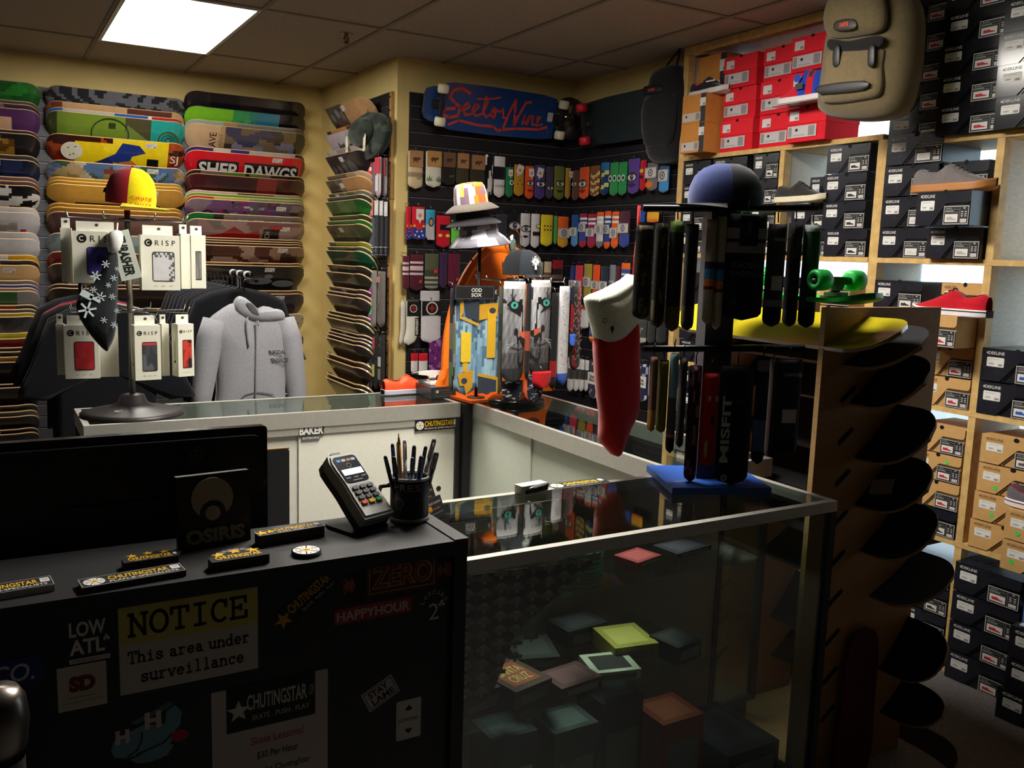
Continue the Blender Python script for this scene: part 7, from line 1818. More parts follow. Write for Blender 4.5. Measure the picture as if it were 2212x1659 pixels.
cz = P(1062, 240, 1, YK - 0.13)
Fl = FRONT((cz.x, YK - 0.13, cz.z)).tilt(12)
L_ = (P(1178, 240, 1, YK - 0.13).x - P(908, 240, 1, YK - 0.13).x) * 1.06
t = thing('longboard', 'blue longboard with red script lettering and white wheels above the socks', 'longboard', Fl(0, 0, 0))
m = MB()
hw2 = 0.125
prof = [(-0.5, 0.055), (-0.485, 0.085), (-0.44, 0.10), (-0.36, 0.10), (-0.345, 0.125), (-0.30, 0.135), (0.0, 0.14), (0.38, 0.135), (0.5, 0.12)]
out = [(a * L_, -b) for a, b in prof] + [(a * L_, b) for a, b in reversed(prof)]
m.slab(Fl, out, -0.006, 0.006, (30, 66, 126), (60, 50, 46)); m.build('deck', GLOSS, t)
m = MB()
def script(pts, w_, c_):
    stroke(m, Fl, pts, w_, 0.0075 + 0.0003 * script.k, c_); script.k += 1
script.k = 0
RDs = (206, 70, 58)
k_ = L_ / 1.0
def SC_(lst):
    return [(a * k_, b) for a, b in lst]
script(SC_([(-0.18, 0.085), (-0.24, 0.11), (-0.30, 0.09), (-0.32, 0.05), (-0.28, 0.02), (-0.24, 0.0), (-0.25, -0.05), (-0.31, -0.065), (-0.37, -0.05), (-0.35, -0.02), (-0.28, -0.01)]), 0.018, RDs)
script(SC_([(-0.22, -0.02), (-0.17, 0.01), (-0.19, 0.03), (-0.22, 0.0), (-0.2, -0.04), (-0.15, -0.03), (-0.10, 0.02), (-0.13, 0.03), (-0.15, -0.01), (-0.12, -0.04), (-0.07, -0.02), (-0.04, 0.05), (-0.06, 0.08)]), 0.013, RDs)
script(SC_([(-0.06, 0.06), (-0.07, -0.01), (-0.04, -0.04), (0.0, -0.01), (0.03, 0.01), (0.02, -0.04), (-0.01, -0.02), (0.01, 0.02), (0.06, 0.0), (0.08, 0.02), (0.09, -0.03), (0.12, -0.03)]), 0.013, RDs)
script(SC_([(-0.12, 0.06), (-0.02, 0.07), (0.05, 0.085)]), 0.010, RDs)
script(SC_([(0.10, -0.085), (0.13, 0.0), (0.17, 0.085), (0.175, 0.0), (0.18, -0.065), (0.21, 0.0), (0.25, 0.075), (0.29, 0.08)]), 0.016, RDs)
script(SC_([(0.24, -0.055), (0.255, 0.0), (0.25, -0.04), (0.27, -0.05), (0.29, 0.0), (0.28, -0.055), (0.30, 0.0), (0.32, 0.0), (0.32, -0.05), (0.35, -0.05), (0.38, 0.0), (0.355, -0.0), (0.36, -0.055), (0.40, -0.04)]), 0.011, RDs)
script(SC_([(-0.31, -0.105), (-0.24, -0.075), (-0.1, -0.09), (0.02, -0.088), (0.06, -0.11), (0.09, -0.1), (0.2, -0.085), (0.38, -0.075), (0.44, -0.055)]), 0.015, RDs)
m.build('script_lettering', LETTER, t)
m = MB(); m.rbox(Fl, L_ * 0.455 - 0.02, L_ * 0.455 + 0.02, -0.02, 0.035, 0.012, 0.0126, 0.004, (200, 200, 204)); m.build('price_sticker', PAPER, t)
for a in (-0.40, 0.52):
    Ft = F(Fl(a * L_, 0.0, 0.0065), Fl.ey, -Fl.ex, Fl.n)
    truck_parts(t, Ft, 0.24, (40, 38, 42), (34, 32, 36), ((226, 220, 190), SATIN), 0.034, 0.052)
    # hang the board on its trucks' far side: a bracket back to the wall
m = MB(); m.tube([Fl(-0.2 * L_, 0.0, -0.0065), Fl(-0.2 * L_, -0.02, -0.10)], 0.005, (90, 88, 90), 6); m.build('wall_bracket', METAL, t)
# clear bubble pack
c = P(1232, 256, 1, YK - 0.10)
Fb = FRONT((c.x, YK - 0.10, c.z))
t = thing('bubble_pack', 'clear plastic bubble pack with silver parts at the inner corner', 'bubble pack', Fb(0, 0, 0))
R_ = 0.13
m = MB(); m.lathe(Fb, ((R_, 0.0), (R_ * 0.96, 0.025), (R_ * 0.78, 0.06), (R_ * 0.45, 0.085), (0.0, 0.095)), (220, 220, 220), 28); m.build('bubble', CLEARP, t)
m = MB(); r = random.Random(4)
for k in range(16):
    a, q = r.uniform(0, 6.28), r.uniform(0.0, 0.6) * R_
    m.ell(Fb.rot(r.uniform(0, 90), q * math.cos(a), q * math.sin(a) - 0.02, 0.012 + 0.001 * k), 0, 0, r.uniform(0.01, 0.03), r.uniform(0.005, 0.012), 0.0, r.choice([(200, 200, 196), (150, 150, 150), (206, 80, 50), (90, 90, 90), (220, 220, 216)]), 8)
m.build('silver_parts', METAL, t)
m = MB(); m.lathe(Fb, ((0.0, -0.012), (R_ * 1.02, -0.012), (R_ * 1.02, -0.001), (0.0, -0.001)), (70, 66, 68), 28); m.tube([Fb(0, 0, -0.012), Fb(0, 0, -0.078)], 0.005, (90, 88, 90), 6); m.build('back_card', SATIN, t)
# second longboard on the right-hand slatwall
c = P(1345, 262, 0, XW - 0.11)
y0, y1 = P(1262, 270, 0, XW - 0.11).y, P(1470, 250, 0, XW - 0.11).y
Fd = SIDE((XW - 0.11, (y0 + y1) / 2, c.z + 0.02)).tilt(10)
L2 = y0 - y1
t = thing('longboard', 'dark green longboard with red wheels behind the black backpack', 'longboard', Fd(0, 0, 0))
m = MB(); out = [(-0.5, -0.09), (-0.46, -0.125), (-0.2, -0.135), (0.3, -0.135), (0.46, -0.12), (0.5, -0.08), (0.5, 0.08), (0.46, 0.12), (0.3, 0.135), (-0.2, 0.135), (-0.46, 0.125), (-0.5, 0.09)]
m.slab(Fd, [(a * L2, b) for a, b in out], -0.006, 0.006, (30, 44, 48), (40, 36, 36)); m.build('deck', SATIN, t)
m = MB(); stroke(m, Fd, [(0.2 * L2, -0.01), (0.3 * L2, 0.0), (0.36 * L2, 0.0), (0.37 * L2, 0.06), (0.40 * L2, 0.10)], 0.004, 0.0066, (170, 176, 176)); m.poly(Fd, [(0.42 * L2, 0.07), (0.48 * L2, 0.07), (0.48 * L2, 0.115), (0.42 * L2, 0.12)], 0.0066, (190, 44, 54)); m.build('line_art', LETTER, t)
Ft = F(Fd(-0.42 * L2, 0.0, 0.0065), Fd.ey, -Fd.ex, Fd.n)
truck_parts(t, Ft, 0.25, (40, 38, 42), (46, 40, 44), ((206, 26, 50), SATIN), 0.036, 0.05)
m = MB(); m.tube([Fd(0, 0, -0.0065), Fd(0, -0.02, -0.085)], 0.006, (90, 88, 90), 6); m.build('wall_bracket', METAL, t)
# ================================================================ DISPLAYS ON THE COUNTERS AND GARMENT RAILS
def px_out(pts, Fr, ax=1):
    """Pixel outline -> in-plane coordinates of an axis-aligned frame."""
    out = []
    for px, py in pts:
        d = P(px, py, ax, Fr.o[ax]) - Fr.o
        out.append((d.dot(Fr.ex), d.dot(Fr.ey)))
    return out
def dense(pts, n=3):
    out = []
    for i, p in enumerate(pts):
        q = pts[(i + 1) % len(pts)]
        for k in range(n):
            out.append((p[0] + (q[0] - p[0]) * k / n, p[1] + (q[1] - p[1]) * k / n))
    return out
def smooth(pts, n=3):
    """Closed Catmull-Rom outline."""
    N = len(pts); out = []
    for i in range(N):
        p0, p1, p2, p3 = pts[i - 1], pts[i], pts[(i + 1) % N], pts[(i + 2) % N]
        for k in range(n):
            t = k / n
            out.append(tuple(0.5 * (2 * p1[j] + (p2[j] - p0[j]) * t + (2 * p0[j] - 5 * p1[j] + 4 * p2[j] - p3[j]) * t * t + (3 * p1[j] - p0[j] - 3 * p2[j] + p3[j]) * t ** 3) for j in (0, 1)))
    return out
SPX, SPY = 0.47, 3.66
t = thing('display_spinner', 'rotating counter spinner with black round base holding boxed underwear', 'display spinner', (SPX, SPY, ZG))
Fb = TOP((SPX, SPY, ZG + 0.0006))
m = MB(); m.lathe(Fb, ((0.0, 0.0), (0.185, 0.0), (0.188, 0.008), (0.16, 0.016), (0.09, 0.028), (0.055, 0.045), (0.042, 0.075), (0.02, 0.08), (0.0, 0.08)), (52, 46, 46), 40); m.build('base', SATIN, t)
m = MB(); m.tube([Fb(0, 0, 0.0805), Fb(0, 0, 0.77)], 0.011, (190, 186, 178), 14); m.build('pole', METAL, t)
m = MB(); Fs = Fb.at(-0.05, -0.085, 0.026); m.rbox(Fs.tilt(10), -0.026, 0.026, -0.012, 0.012, 0.0, 0.001, 0.008, (180, 170, 130)); m.ell(Fs.tilt(10), 0, 0, 0.012, 0.006, 0.0014, (110, 90, 40), 10); m.build('base_sticker', PAPER, t)
for zt in (0.395, 0.735):
    m = MB(); m.lathe(Fb, ((0.012, zt - 0.006), (0.03, zt - 0.006), (0.03, zt + 0.006), (0.012, zt + 0.006)), (150, 148, 142), 16); m.build('collar', METAL, t)
    for k in range(8):
        a = 2 * math.pi * k / 8 + 0.3
        d = Vector((math.cos(a), math.sin(a), 0))
        m = MB(); m.tube([Fb(0, 0, zt) + d * 0.0305, Fb(0, 0, zt) + d * 0.215, Fb(0, 0, zt + 0.022) + d * 0.222], 0.0025, (170, 168, 162), 6); m.build('hook', METAL, t)
CREAM = (226, 224, 206)
def crisp(label, xl, xr, yt, yb, Y, yaw, dep, win, side_text=False, full=True, tab=True):
    ym, xm = (yt + yb) / 2, (xl + xr) / 2
    a, b = P(xl, ym, 1, Y), P(xr, ym, 1, Y)
    zt, zb = P(xm, yt, 1, Y).z, P(xm, yb, 1, Y).z
    w = (b.x - a.x) / max(0.35, math.cos(math.radians(yaw))); h = zt - zb
    Fr = FRONT(((a.x + b.x) / 2, Y, zb)).turn(yaw)
    t = thing('underwear_box', label, 'boxed underwear', Fr(0, 0, -dep / 2), 'cream boxes of underwear on the spinner')
    m = MB(); m.slab(Fr, ((-w / 2, 0), (w / 2, 0), (w / 2, h), (-w / 2, h)), -dep, 0.0, CREAM); m.build('carton', PAPER, t)
    if tab:
        m = MB(); m.slab(Fr, ((-w * 0.42, h), (w * 0.36, h), (w * 0.36, h + 0.034), (-w * 0.42, h + 0.034)), -dep * 0.5 - 0.001, -dep * 0.5 + 0.001, (236, 234, 220)); m.ell(Fr, 0, h + 0.022, 0.006, 0.005, -dep * 0.5 + 0.0016, (60, 56, 50), 10); m.build('hang_tab', PAPER, t)
    m = MB()
    if full:
        r = w * 0.1
        m.ell(Fr, -w * 0.31, h * 0.86, r, r, 0.0006, (24, 22, 22), 22); m.ring(Fr, -w * 0.31, h * 0.86, r * 0.38, r * 0.56, 0.001, CREAM, 18, 50, 310)
        m.text(Fr, 'R I S P', w * 0.12, h * 0.86, w * 0.52, r * 1.4, 0.0006, (40, 38, 36))
        for k in range(3):
            m.rect(Fr, -w * 0.2 + w * 0.2 * k, -w * 0.1 + w * 0.2 * k, h * 0.075, h * 0.083, 0.0006, (170, 166, 150))
    if side_text:
        Fs = F(Fr(-w / 2, h * 0.5, -dep / 2), Fr.n, Fr.ey, -Fr.ex).rot(-90)
        m.text(Fs, 'UNDERWEARU', 0, 0, h * 0.34, dep * 0.22, 0.0006, (60, 58, 54)); m.ell(Fs, h * 0.22, 0, dep * 0.12, dep * 0.12, 0.0006, (30, 28, 28), 12)
    if m.v:
        m.build('lettering', LETTER, t)
    if win:
        m = MB(); x0, x1 = (-w * 0.22, w * 0.36) if full else (-w * 0.2, w * 0.2)
        y0, y1 = h * 0.16, h * 0.70
        m.rbox(Fr, x0, x1, y0, y1, 0.0003, 0.0008, min(w, h) * 0.06, (30, 28, 30))
        n = 12
        for i in range(n):
            for j in range(n):
                u, v = (i + 0.5) / n, (j + 0.5) / n
                m.rect(Fr, x0 + (x1 - x0) * (0.03 + 0.94 * i / n), x0 + (x1 - x0) * (0.03 + 0.94 * (i + 1) / n), y0 + (y1 - y0) * (0.03 + 0.94 * j / n), y0 + (y1 - y0) * (0.03 + 0.94 * (j + 1) / n), 0.0012, win(u, v))
        m.build('window', SILK, t)
    return t, Fr, w, h
wave = lambda a, b, k: (lambda u, v: a if math.sin(k * u + 4 * math.sin(5 * v)) > 0 else b)
crisp('cream underwear box with violet window behind the snowflake stocking', 158, 262, 500, 612, 3.47, -6, 0.03, pal_voronoi([(70, 60, 150), (84, 74, 170), (60, 50, 130)], 14, 301, None, 1.0))
crisp('cream underwear box edge with black strap beside the violet window box', 132, 156, 492, 610, 3.52, -8, 0.03, None, full=False)
crisp('cream underwear box with white chain-pattern window in the upper tier', 305, 389, 508, 627, 3.44, 2, 0.05, lambda u, v: (90, 90, 92) if (v > 0.8 and int((u * 9 + v * 9)) % 2) or (u > 0.78 and int((u * 7 - v * 9)) % 2) else (206, 204, 206))
crisp('cream underwear box turned side-on behind the chain-pattern box', 391, 412, 505, 624, 3.50, 4, 0.06, None, full=False, side_text=True)
crisp('cream underwear box with narrow grey window at the spinner edge', 413, 445, 508, 623, 3.50, 4, 0.05, pal_voronoi([(110, 108, 104), (130, 128, 124)], 8, 302, None, 1.0), full=False, side_text=True)
crisp('cream underwear box with red window in the lower tier', 140, 214, 703, 818, 3.48, -8, 0.04, pal_voronoi([(190, 50, 54), (170, 40, 46)], 10, 303, None, 1.0))
crisp('cream underwear box edge beside the red window box', 122, 139, 700, 810, 3.53, -10, 0.03, None, full=False)
crisp('cream underwear box mostly hidden by the snowflake stocking tip', 216, 256, 706, 814, 3.53, -4, 0.05, None, full=False, side_text=True)
pal_grey = pal_voronoi([(70, 72, 76), (96, 98, 102), (56, 58, 62)], 12, 304, None, 1.0)
crisp('cream underwear box with dark grey window in the lower tier', 291, 348, 703, 821, 3.43, 6, 0.055, lambda u, v: (200, 60, 56) if v > 0.94 else pal_grey(u, v), side_text=True)
crisp('cream underwear box with camouflage window behind the lowest right box', 350, 366, 700, 812, 3.52, 10, 0.05, None, full=False)
crisp('cream underwear box with red and black window at the lower tier edge', 384, 420, 700, 813, 3.46, 16, 0.05, pal_voronoi([(196, 60, 44), (40, 28, 28), (170, 40, 36)], 16, 305, None, 1.0), side_text=True)
# tilted white lettered box
c = P(270, 552, 1, 3.42)
Fr = FRONT(c).rot(14).turn(-8)
t = thing('lettered_box', 'white box with black blackletter name tilted between the underwear boxes', 'box', c)
m = MB(); m.slab(Fr, ((-0.034, -0.085), (0.034, -0.085), (0.034, 0.085), (-0.034, 0.085)), -0.045, 0.0, (216, 222, 210)); m.build('carton', PAPER, t)
m = MB(); m.text(Fr.rot(-90), 'THRASHER', 0.0, 0, 0.14, 0.034, 0.0006, (34, 40, 36), bold=0.04, shear=0.1); m.build('lettering', LETTER, t)
# snowflake stocking
Fs = FRONT((P(220, 640, 1, 3.38).x, 3.38, P(220, 640, 1, 3.38).z))
t = thing('snowflake_stocking', 'black stocking with white snowflakes hanging from the underwear spinner', 'stocking', Fs(0, -0.2, 0))
ol = smooth(px_out([(236, 545), (222, 580), (202, 615), (175, 640), (165, 662), (180, 700), (205, 735), (228, 758), (236, 752), (248, 725), (252, 680), (255, 620), (256, 575), (252, 545)], Fs))
m = MB(); m.pillow(Fs, ol, 0.03, lambda a, b: (40, 44, 46) if b > -0.11 else (24, 26, 28), back=0.02); m.build('knit', CLOTH, t)
m = MB(); m.pillow(Fs.at(0, 0, 0.001), smooth(px_out([(232, 512), (236, 545), (254, 545), (266, 520), (262, 500), (245, 498)], Fs)), 0.03, (232, 232, 226), back=0.02); m.build('cuff', CLOTH, t)
m = MB(); r = random.Random(9)
for px, py, q in ((187, 668, 15), (205, 595, 9), (215, 640, 9), (226, 570, 7), (243, 600, 6), (240, 640, 6), (250, 670, 5), (222, 690, 6), (244, 700, 6), (200, 625, 6), (232, 615, 5), (250, 580, 4)):
    a, b = px_out([(px, py)], Fs)[0]; rr = q * 3.4 / 1935
    for k in range(6):
        stroke(m, Fs, [(a, b), (a + rr * math.cos(math.radians(60 * k + 10)), b + rr * math.sin(math.radians(60 * k + 10)))], rr * 0.26, 0.031, (206, 220, 224))
stroke(m, Fs, px_out([(178, 632), (193, 640)], Fs), 0.022, 0.0315, (206, 220, 224)); stroke(m, Fs, px_out([(194, 640), (212, 650)], Fs), 0.010, 0.0315, (206, 220, 224))
m.build('snowflake_pattern', CLOTH, t)
m = MB(); m.tube([Fs(*px_out([(252, 505)], Fs)[0], 0.0), Fs(*px_out([(258, 482)], Fs)[0], -0.05)], 0.003, (220, 220, 214), 6); m.build('loop', CLOTH, t)
def cap(label, o, yaw, fn, brim, size=0.1, hgt=0.125, tilt=0.0, strap=True, extra=None, brim_len=0.075, nm='baseball_cap', flat=0.0, mat=None, group='caps on the displays'):
    t_ = math.radians(yaw)
    ex = Vector((math.cos(t_), math.sin(t_), 0)); ey = Vector((-math.sin(t_), math.cos(t_), 0))
    Fc = F(o, ex, ey, (0, 0, 1))
    if tilt:
        k = math.radians(tilt); Fc = F(o, ex * math.cos(k) + Vector((0, 0, 1)) * math.sin(k), ey, Vector((0, 0, 1)) * math.cos(k) - ex * math.sin(k))
    t = thing(nm, label, 'cap', o, group)
    prof = [(1.0, 0.0), (1.02, 0.2), (0.98, 0.45), (0.86, 0.7), (0.64, 0.88), (0.36, 0.98), (0.0, 1.0)]
    m = MB(); m.lathe(Fc, [(r * size * 0.82, h * hgt) for r, h in prof], fn, 40, 1.12, 0.92); m.build('crown', mat or CLOTH, t)
    m = MB(); m.lathe(Fc, ((0.0, hgt), (0.008, hgt + 0.001), (0.007, hgt + 0.005), (0.0, hgt + 0.006)), fn(0.5, 0.9) if callable(fn) else fn, 12); m.build('button', mat or CLOTH, t)
    m = MB()
    def bp(u, v):
        a = (u - 0.5) * math.pi * 0.92
        r0 = size * 0.82
        r1 = r0 + brim_len * v * (math.cos(a) ** 0.5 if math.cos(a) > 0 else 0)
        return Fc(r1 * math.cos(a) * 1.1, r1 * math.sin(a) * 0.93, 0.004 - 0.010 * (1 - flat) * (abs(u - 0.5) * 2) ** 2 * v - 0.004 * v)
    m.grid(bp, 20, 4, brim); m.grid(lambda u, v: bp(u, v) + Fc.n * -0.003, 20, 4, brim, flip=True)
    m.build('brim', mat or CLOTH, t)
    if strap:
        m = MB(); Fk = F(Fc(-size * 0.915, 0, 0.032), -ey, Fc.n, -ex)
        m.pillow(Fk, [(0.034 * math.cos(math.radians(a)), 0.0 + 0.026 * math.sin(math.radians(a))) for a in range(0, 181, 15)], 0.004, (16, 12, 14)); m.build('rear_opening', MATTE, t)
        m = MB(); m.grid(lambda u, v: Fc(-size * 0.925 * math.cos((u - 0.5) * 1.3), -size * 0.925 * 0.82 * math.sin((u - 0.5) * 1.3), 0.004 + 0.018 * v), 10, 1, fn(0.5, 0.1) if callable(fn) else fn); m.build('strap', CLOTH, t)
    if extra:
        m = MB(); extra(m, Fc); m.build('emblem', LETTER, t)
    return t
def ry(a, h):
    a = (a + 0.5) % 1.0 - 0.5
    return (236, 214, 20) if abs(a) < 0.21 else (156, 24, 40)
c = P(283, 478, 1, 3.62)
def redtext(m, Fc):
    for dz, ss in ((0.028, 0.013), (0.006, 0.011)):
        for k, ch in enumerate('CHUTE'):
            q = math.radians(-62 + 11 * k)
            d = Vector((1.12 * math.cos(q), 0.92 * math.sin(q), 0)) * 0.0845
            n_ = (Fc.ex * math.cos(q) + Fc.ey * math.sin(q)).normalized()
            Ft = F(Fc(d.x, d.y, dz), -Fc.ex * math.sin(q) + Fc.ey * math.cos(q), Fc.n, n_)
            m.text(Ft, ch, 0, 0, 0.012, ss, 0.001, (206, 80, 30), bold=0.03)
cap('maroon and yellow cap on top of the underwear spinner', Vector((c.x, 3.62, ZG + 0.790)), -38, ry, (226, 206, 24), 0.098, 0.135, tilt=-6, extra=redtext, brim_len=0.055)
def shirt_outline(w, h, slv):
    s = [(0.09 * w, h), (0.30 * w, h * 0.965), (0.46 * w, h * 0.90), (0.50 * w + slv * 0.5, h * 0.60), (0.50 * w + slv, h * 0.42), (0.42 * w + slv * 0.4, h * 0.40), (0.40 * w, h * 0.66), (0.40 * w, h * 0.3), (0.41 * w, 0.0)]
    return s + [(-a, b) for a, b in reversed(s)]
def garment(o, col, w, h, slv, label, group, nm='hung_shirt', yaw=0.0, pat=None):
    """o: point on the rail."""
    Fr = FRONT((o.x, o.y, o.z - 0.075 - h)).turn(yaw)
    t = thing(nm, label, 'shirt', Fr(0, 0, 0), group)
    ol = shirt_outline(w, h, slv)
    m = MB(); m.pillow(Fr, dense(ol, 2), 0.016, pat or col, back=0.012, steps=(1.0, 0.9, 0.65, 0.3), cen=(0, h * 0.6)); m.build('cloth', CLOTH, t)
    m = MB(); hk = [Fr(0.0, h - 0.01, 0.0), Fr(0, h + 0.05, 0), Fr(-0.012, h + 0.066, 0), Fr(0, h + 0.087, 0), Fr(0.014, h + 0.076, 0)]
    m.tube(hk, 0.0028, (190, 190, 190), 6); m.build('hanger_hook', METAL, t)
    m = MB(); m.tube([Fr(-w * 0.36, h * 0.93, -0.0135), Fr(0, h + 0.004, -0.0135), Fr(w * 0.36, h * 0.93, -0.0135)], 0.006, (30, 29, 30), 6); m.build('hanger_arm', SATIN, t)
    return t
for ri, (rx, ry0, ry1, rz) in enumerate(((1.145, 4.58, 5.9, 1.475), (0.47, 4.42, 5.75, 1.40))):
    t = thing('garment_rail', ('chrome garment rail behind the grey hoodie' if ri == 0 else 'dark garment rail behind the underwear spinner'), 'garment rail', (rx, (ry0 + ry1) / 2, 0))
    m = MB(); m.tube([Vector((rx, ry0 - 0.03, rz)), Vector((rx, ry1, rz))], 0.014, (60, 58, 58), 12); m.build('rail', METAL, t)
    for y in (ry0 + 0.2, ry1 - 0.1):
        m = MB(); m.tube([Vector((rx - 0.0, y, 0.02)), Vector((rx, y, rz - 0.0145))], 0.015, (50, 48, 48), 10); m.build('upright', METAL, t)
        m = MB(); m.box(rx - 0.25, rx + 0.25, y - 0.025, y + 0.025, 0.001, 0.0195, (40, 38, 38)); m.build('foot', SATIN, t)
    if ri == 0:
        for k in range(5):
            m = MB(); m.lathe(F((rx, ry0 + 0.03 + 0.075 * k, rz), (1, 0, 0), (0, 0, 1), (0, -1, 0)), ((0.0145, 0.0), (0.02, 0.0), (0.02, 0.02), (0.0145, 0.02)), (216, 214, 210) if k % 2 == 0 else (30, 30, 32), 16); m.build('size_ring', SATIN, t)
dk = [(24, 24, 28), (30, 30, 40), (20, 20, 22), (34, 30, 32), (26, 28, 44)]
for k in range(9):
    y = 4.72 + 0.105 * k + (0.03 if 4.72 + 0.105 * k < 4.80 else 0)
    if abs(y - 4.78) < 0.03 or abs(y - 5.8) < 0.03:
        y += 0.06
    garment(Vector((1.145, y, 1.475 + 0.0)), dk[k % 5], 0.50, 0.66, 0.10, f'dark shirt, {ORD[k + 1]} hanging behind the grey hoodie', 'dark shirts on the rails')
gl = [(24, 24, 30), (28, 28, 32), (150, 152, 150), (22, 22, 26), (160, 28, 34), (30, 32, 50), (26, 24, 26), (34, 34, 38)]
gn = ['black', 'charcoal', 'pale grey', 'black', 'red', 'navy', 'black', 'dark grey']
for k in range(8):
    y = 4.46 + 0.15 * k + (0.035 if k == 1 else 0)
    if abs(y - 4.62) < 0.03:
        y += 0.05
    garment(Vector((0.47 + 0.015 * (k % 3), y, 1.40)), gl[k], 0.52, 0.72, 0.12, f'{gn[k]} shirt, {ORD[k + 1]} hanging behind the underwear spinner', 'dark shirts on the rails', yaw=(-14, 4, 10, -6, 0, 8, -4, 6)[k])
# grey zip hoodie
YH = 4.50
Fh = FRONT((P(543, 780, 1, YH).x, YH, P(543, 780, 1, YH).z))
t = thing('hoodie', 'light grey zip hoodie with small black chest lettering on the rail end', 'hoodie', Fh(0, -0.2, 0))
HG = (160, 160, 166)
def fold(a, b):
    return HG
m = MB(); m.pillow(Fh, smooth(px_out([(512, 655), (474, 674), (452, 700), (466, 760), (470, 850), (466, 925), (540, 930), (612, 925), (616, 840), (620, 760), (622, 705), (604, 674), (572, 662), (543, 676)], Fh), 3), 0.075, HG, back=0.04); m.build('body', CLOTH, t)
def sleeve(pts, rr, nm='sleeve'):
    q = [Fh(*px_out([p], Fh)[0], 0.012) for p in pts]
    m = MB(); m.tube(q, rr, HG, 12); m.build(nm, CLOTH, t)
sleeve([(462, 690), (452, 730), (444, 790), (436, 850), (430, 905)], [0.055, 0.062, 0.058, 0.05, 0.04])
sleeve([(612, 690), (624, 730), (632, 790), (640, 850), (640, 905)], [0.055, 0.062, 0.058, 0.05, 0.04])
m = MB(); m.pillow(Fh.at(0, 0, 0.03), smooth(px_out([(505, 668), (508, 648), (520, 640), (536, 652), (548, 668), (562, 676), (590, 668), (606, 670), (612, 684), (596, 692), (566, 696), (540, 692), (520, 684)], Fh), 3), 0.05, (170, 170, 176), back=0.05); m.build('hood', CLOTH, t)
m = MB(); m.pillow(Fh.at(0, 0, 0.076), smooth(px_out([(524, 652), (536, 654), (548, 668), (552, 680), (538, 676), (528, 664)], Fh), 3), 0.006, (92, 92, 98)); m.build('hood_lining', CLOTH, t)
m = MB(); m.tube([Fh(*px_out([p], Fh)[0], 0.080) for p in ((545, 690), (544, 740), (543, 800), (543, 880), (543, 925))], 0.0035, (120, 120, 126), 6); m.build('zip', SATIN, t)
for pts in (((526, 682), (524, 705), (526, 728), (528, 746)), ((548, 690), (549, 697), (549, 702))):
    m = MB(); m.tube([Fh(*px_out([p], Fh)[0], 0.083) for p in pts], 0.004, (150, 150, 156), 6); m.build('drawstring', CLOTH, t)
m = MB()
a0, a1 = px_out([(573, 757), (611, 772)], Fh)
m.text(Fh, 'SUICIDAL', (a0[0] + a1[0]) / 2 - 0.004, a0[1] - 0.002, (a1[0] - a0[0]) * 0.95, 0.020, 0.076, (30, 30, 34), bold=0.02, shear=-0.1); m.text(Fh, 'TENDENCIES', (a0[0] + a1[0]) / 2 + 0.004, a1[1] - 0.006, (a1[0] - a0[0]) * 1.0, 0.022, 0.074, (30, 30, 34), bold=0.02, shear=0.1)
m.build('chest_lettering', LETTER, t)
for pts in (((508, 862), (520, 848), (540, 842)), ((546, 842), (580, 846), (590, 862))):
    m = MB(); m.tube([Fh(*px_out([p], Fh)[0], 0.077) for p in pts], 0.0025, (124, 124, 130), 5); m.build('pocket_seam', CLOTH, t)
m = MB(); m.tube([Fh(*px_out([p], Fh)[0], -0.02) for p in ((536, 655), (530, 625), (526, 612), (532, 604), (540, 610))], 0.004, (60, 58, 58), 6); m.build('hanger_hook', METAL, t)
YO = 3.62
Fo = FRONT((P(1072, 870, 1, YO).x, YO, ZG))
ol = smooth(px_out([(957, 862), (956, 800), (962, 720), (978, 650), (1002, 592), (1034, 547), (1068, 524), (1098, 524), (1128, 545), (1152, 590), (1168, 650), (1178, 720), (1183, 800), (1184, 858)], Fo), 3)
ol = [(a, max(0.003, b)) for a, b in ol]
t = thing('orange_board', 'orange moulded panel with arched top standing behind the sock spinner', 'display panel', Fo(0, 0, 0))
m = MB(); m.slab(Fo, ol, -0.018, 0.0, (246, 118, 24)); m.build('panel', SATIN, t)
m = MB(); n = len(ol); cc = (0.0, 0.30)
inn = [(cc[0] + (a - cc[0]) * 0.86, cc[1] + (b - cc[1]) * 0.88) for a, b in ol]
for i in range(n):
    j = (i + 1) % n
    if ol[i][1] < 0.01 and ol[j][1] < 0.01:
        continue
    mid = lambda p, q: ((p[0] + q[0]) / 2, (p[1] + q[1]) / 2)
    A, B, C_, D = ol[i], ol[j], inn[j], inn[i]
    m.add([Fo(*A, 0.0005), Fo(*B, 0.0005), Fo(*mid(B, C_), 0.016), Fo(*mid(A, D), 0.016), Fo(*C_, 0.0005), Fo(*D, 0.0005)], ((0, 1, 2, 3), (3, 2, 4, 5)), (252, 124, 28), True)
m.build('rim', SATIN, t)
m = MB(); m.slab(TOP(Fo(0, 0.001, 0)), [(-0.24, -0.20), (-0.02, -0.165), (0.12, -0.10), (0.2, -0.001), (-0.26, -0.001)], 0.0, 0.012, (206, 92, 26)); m.build('foot', SATIN, t)
m = MB(); m.ell(Fo, *px_out([(1016, 562)], Fo)[0], 0.005, 0.005, 0.0165, (110, 60, 20), 10); m.ell(Fo, *px_out([(1048, 520)], Fo)[0], 0.004, 0.004, 0.0165, (240, 220, 200), 10); m.build('rivets', METAL, t)
QX, QY = 2.03, 3.40
t = thing('sock_spinner', 'black sock spinner with chrome base ring on the corner of the counters', 'display spinner', (QX, QY, ZG))
Fb = TOP((QX, QY, ZG + 0.0008))
m = MB(); m.lathe(Fb, ((0.0, 0.0), (0.125, 0.0), (0.128, 0.012), (0.11, 0.025), (0.05, 0.035), (0.02, 0.05), (0.0, 0.05)), (26, 24, 26), 36); m.build('base', GLOSS, t)
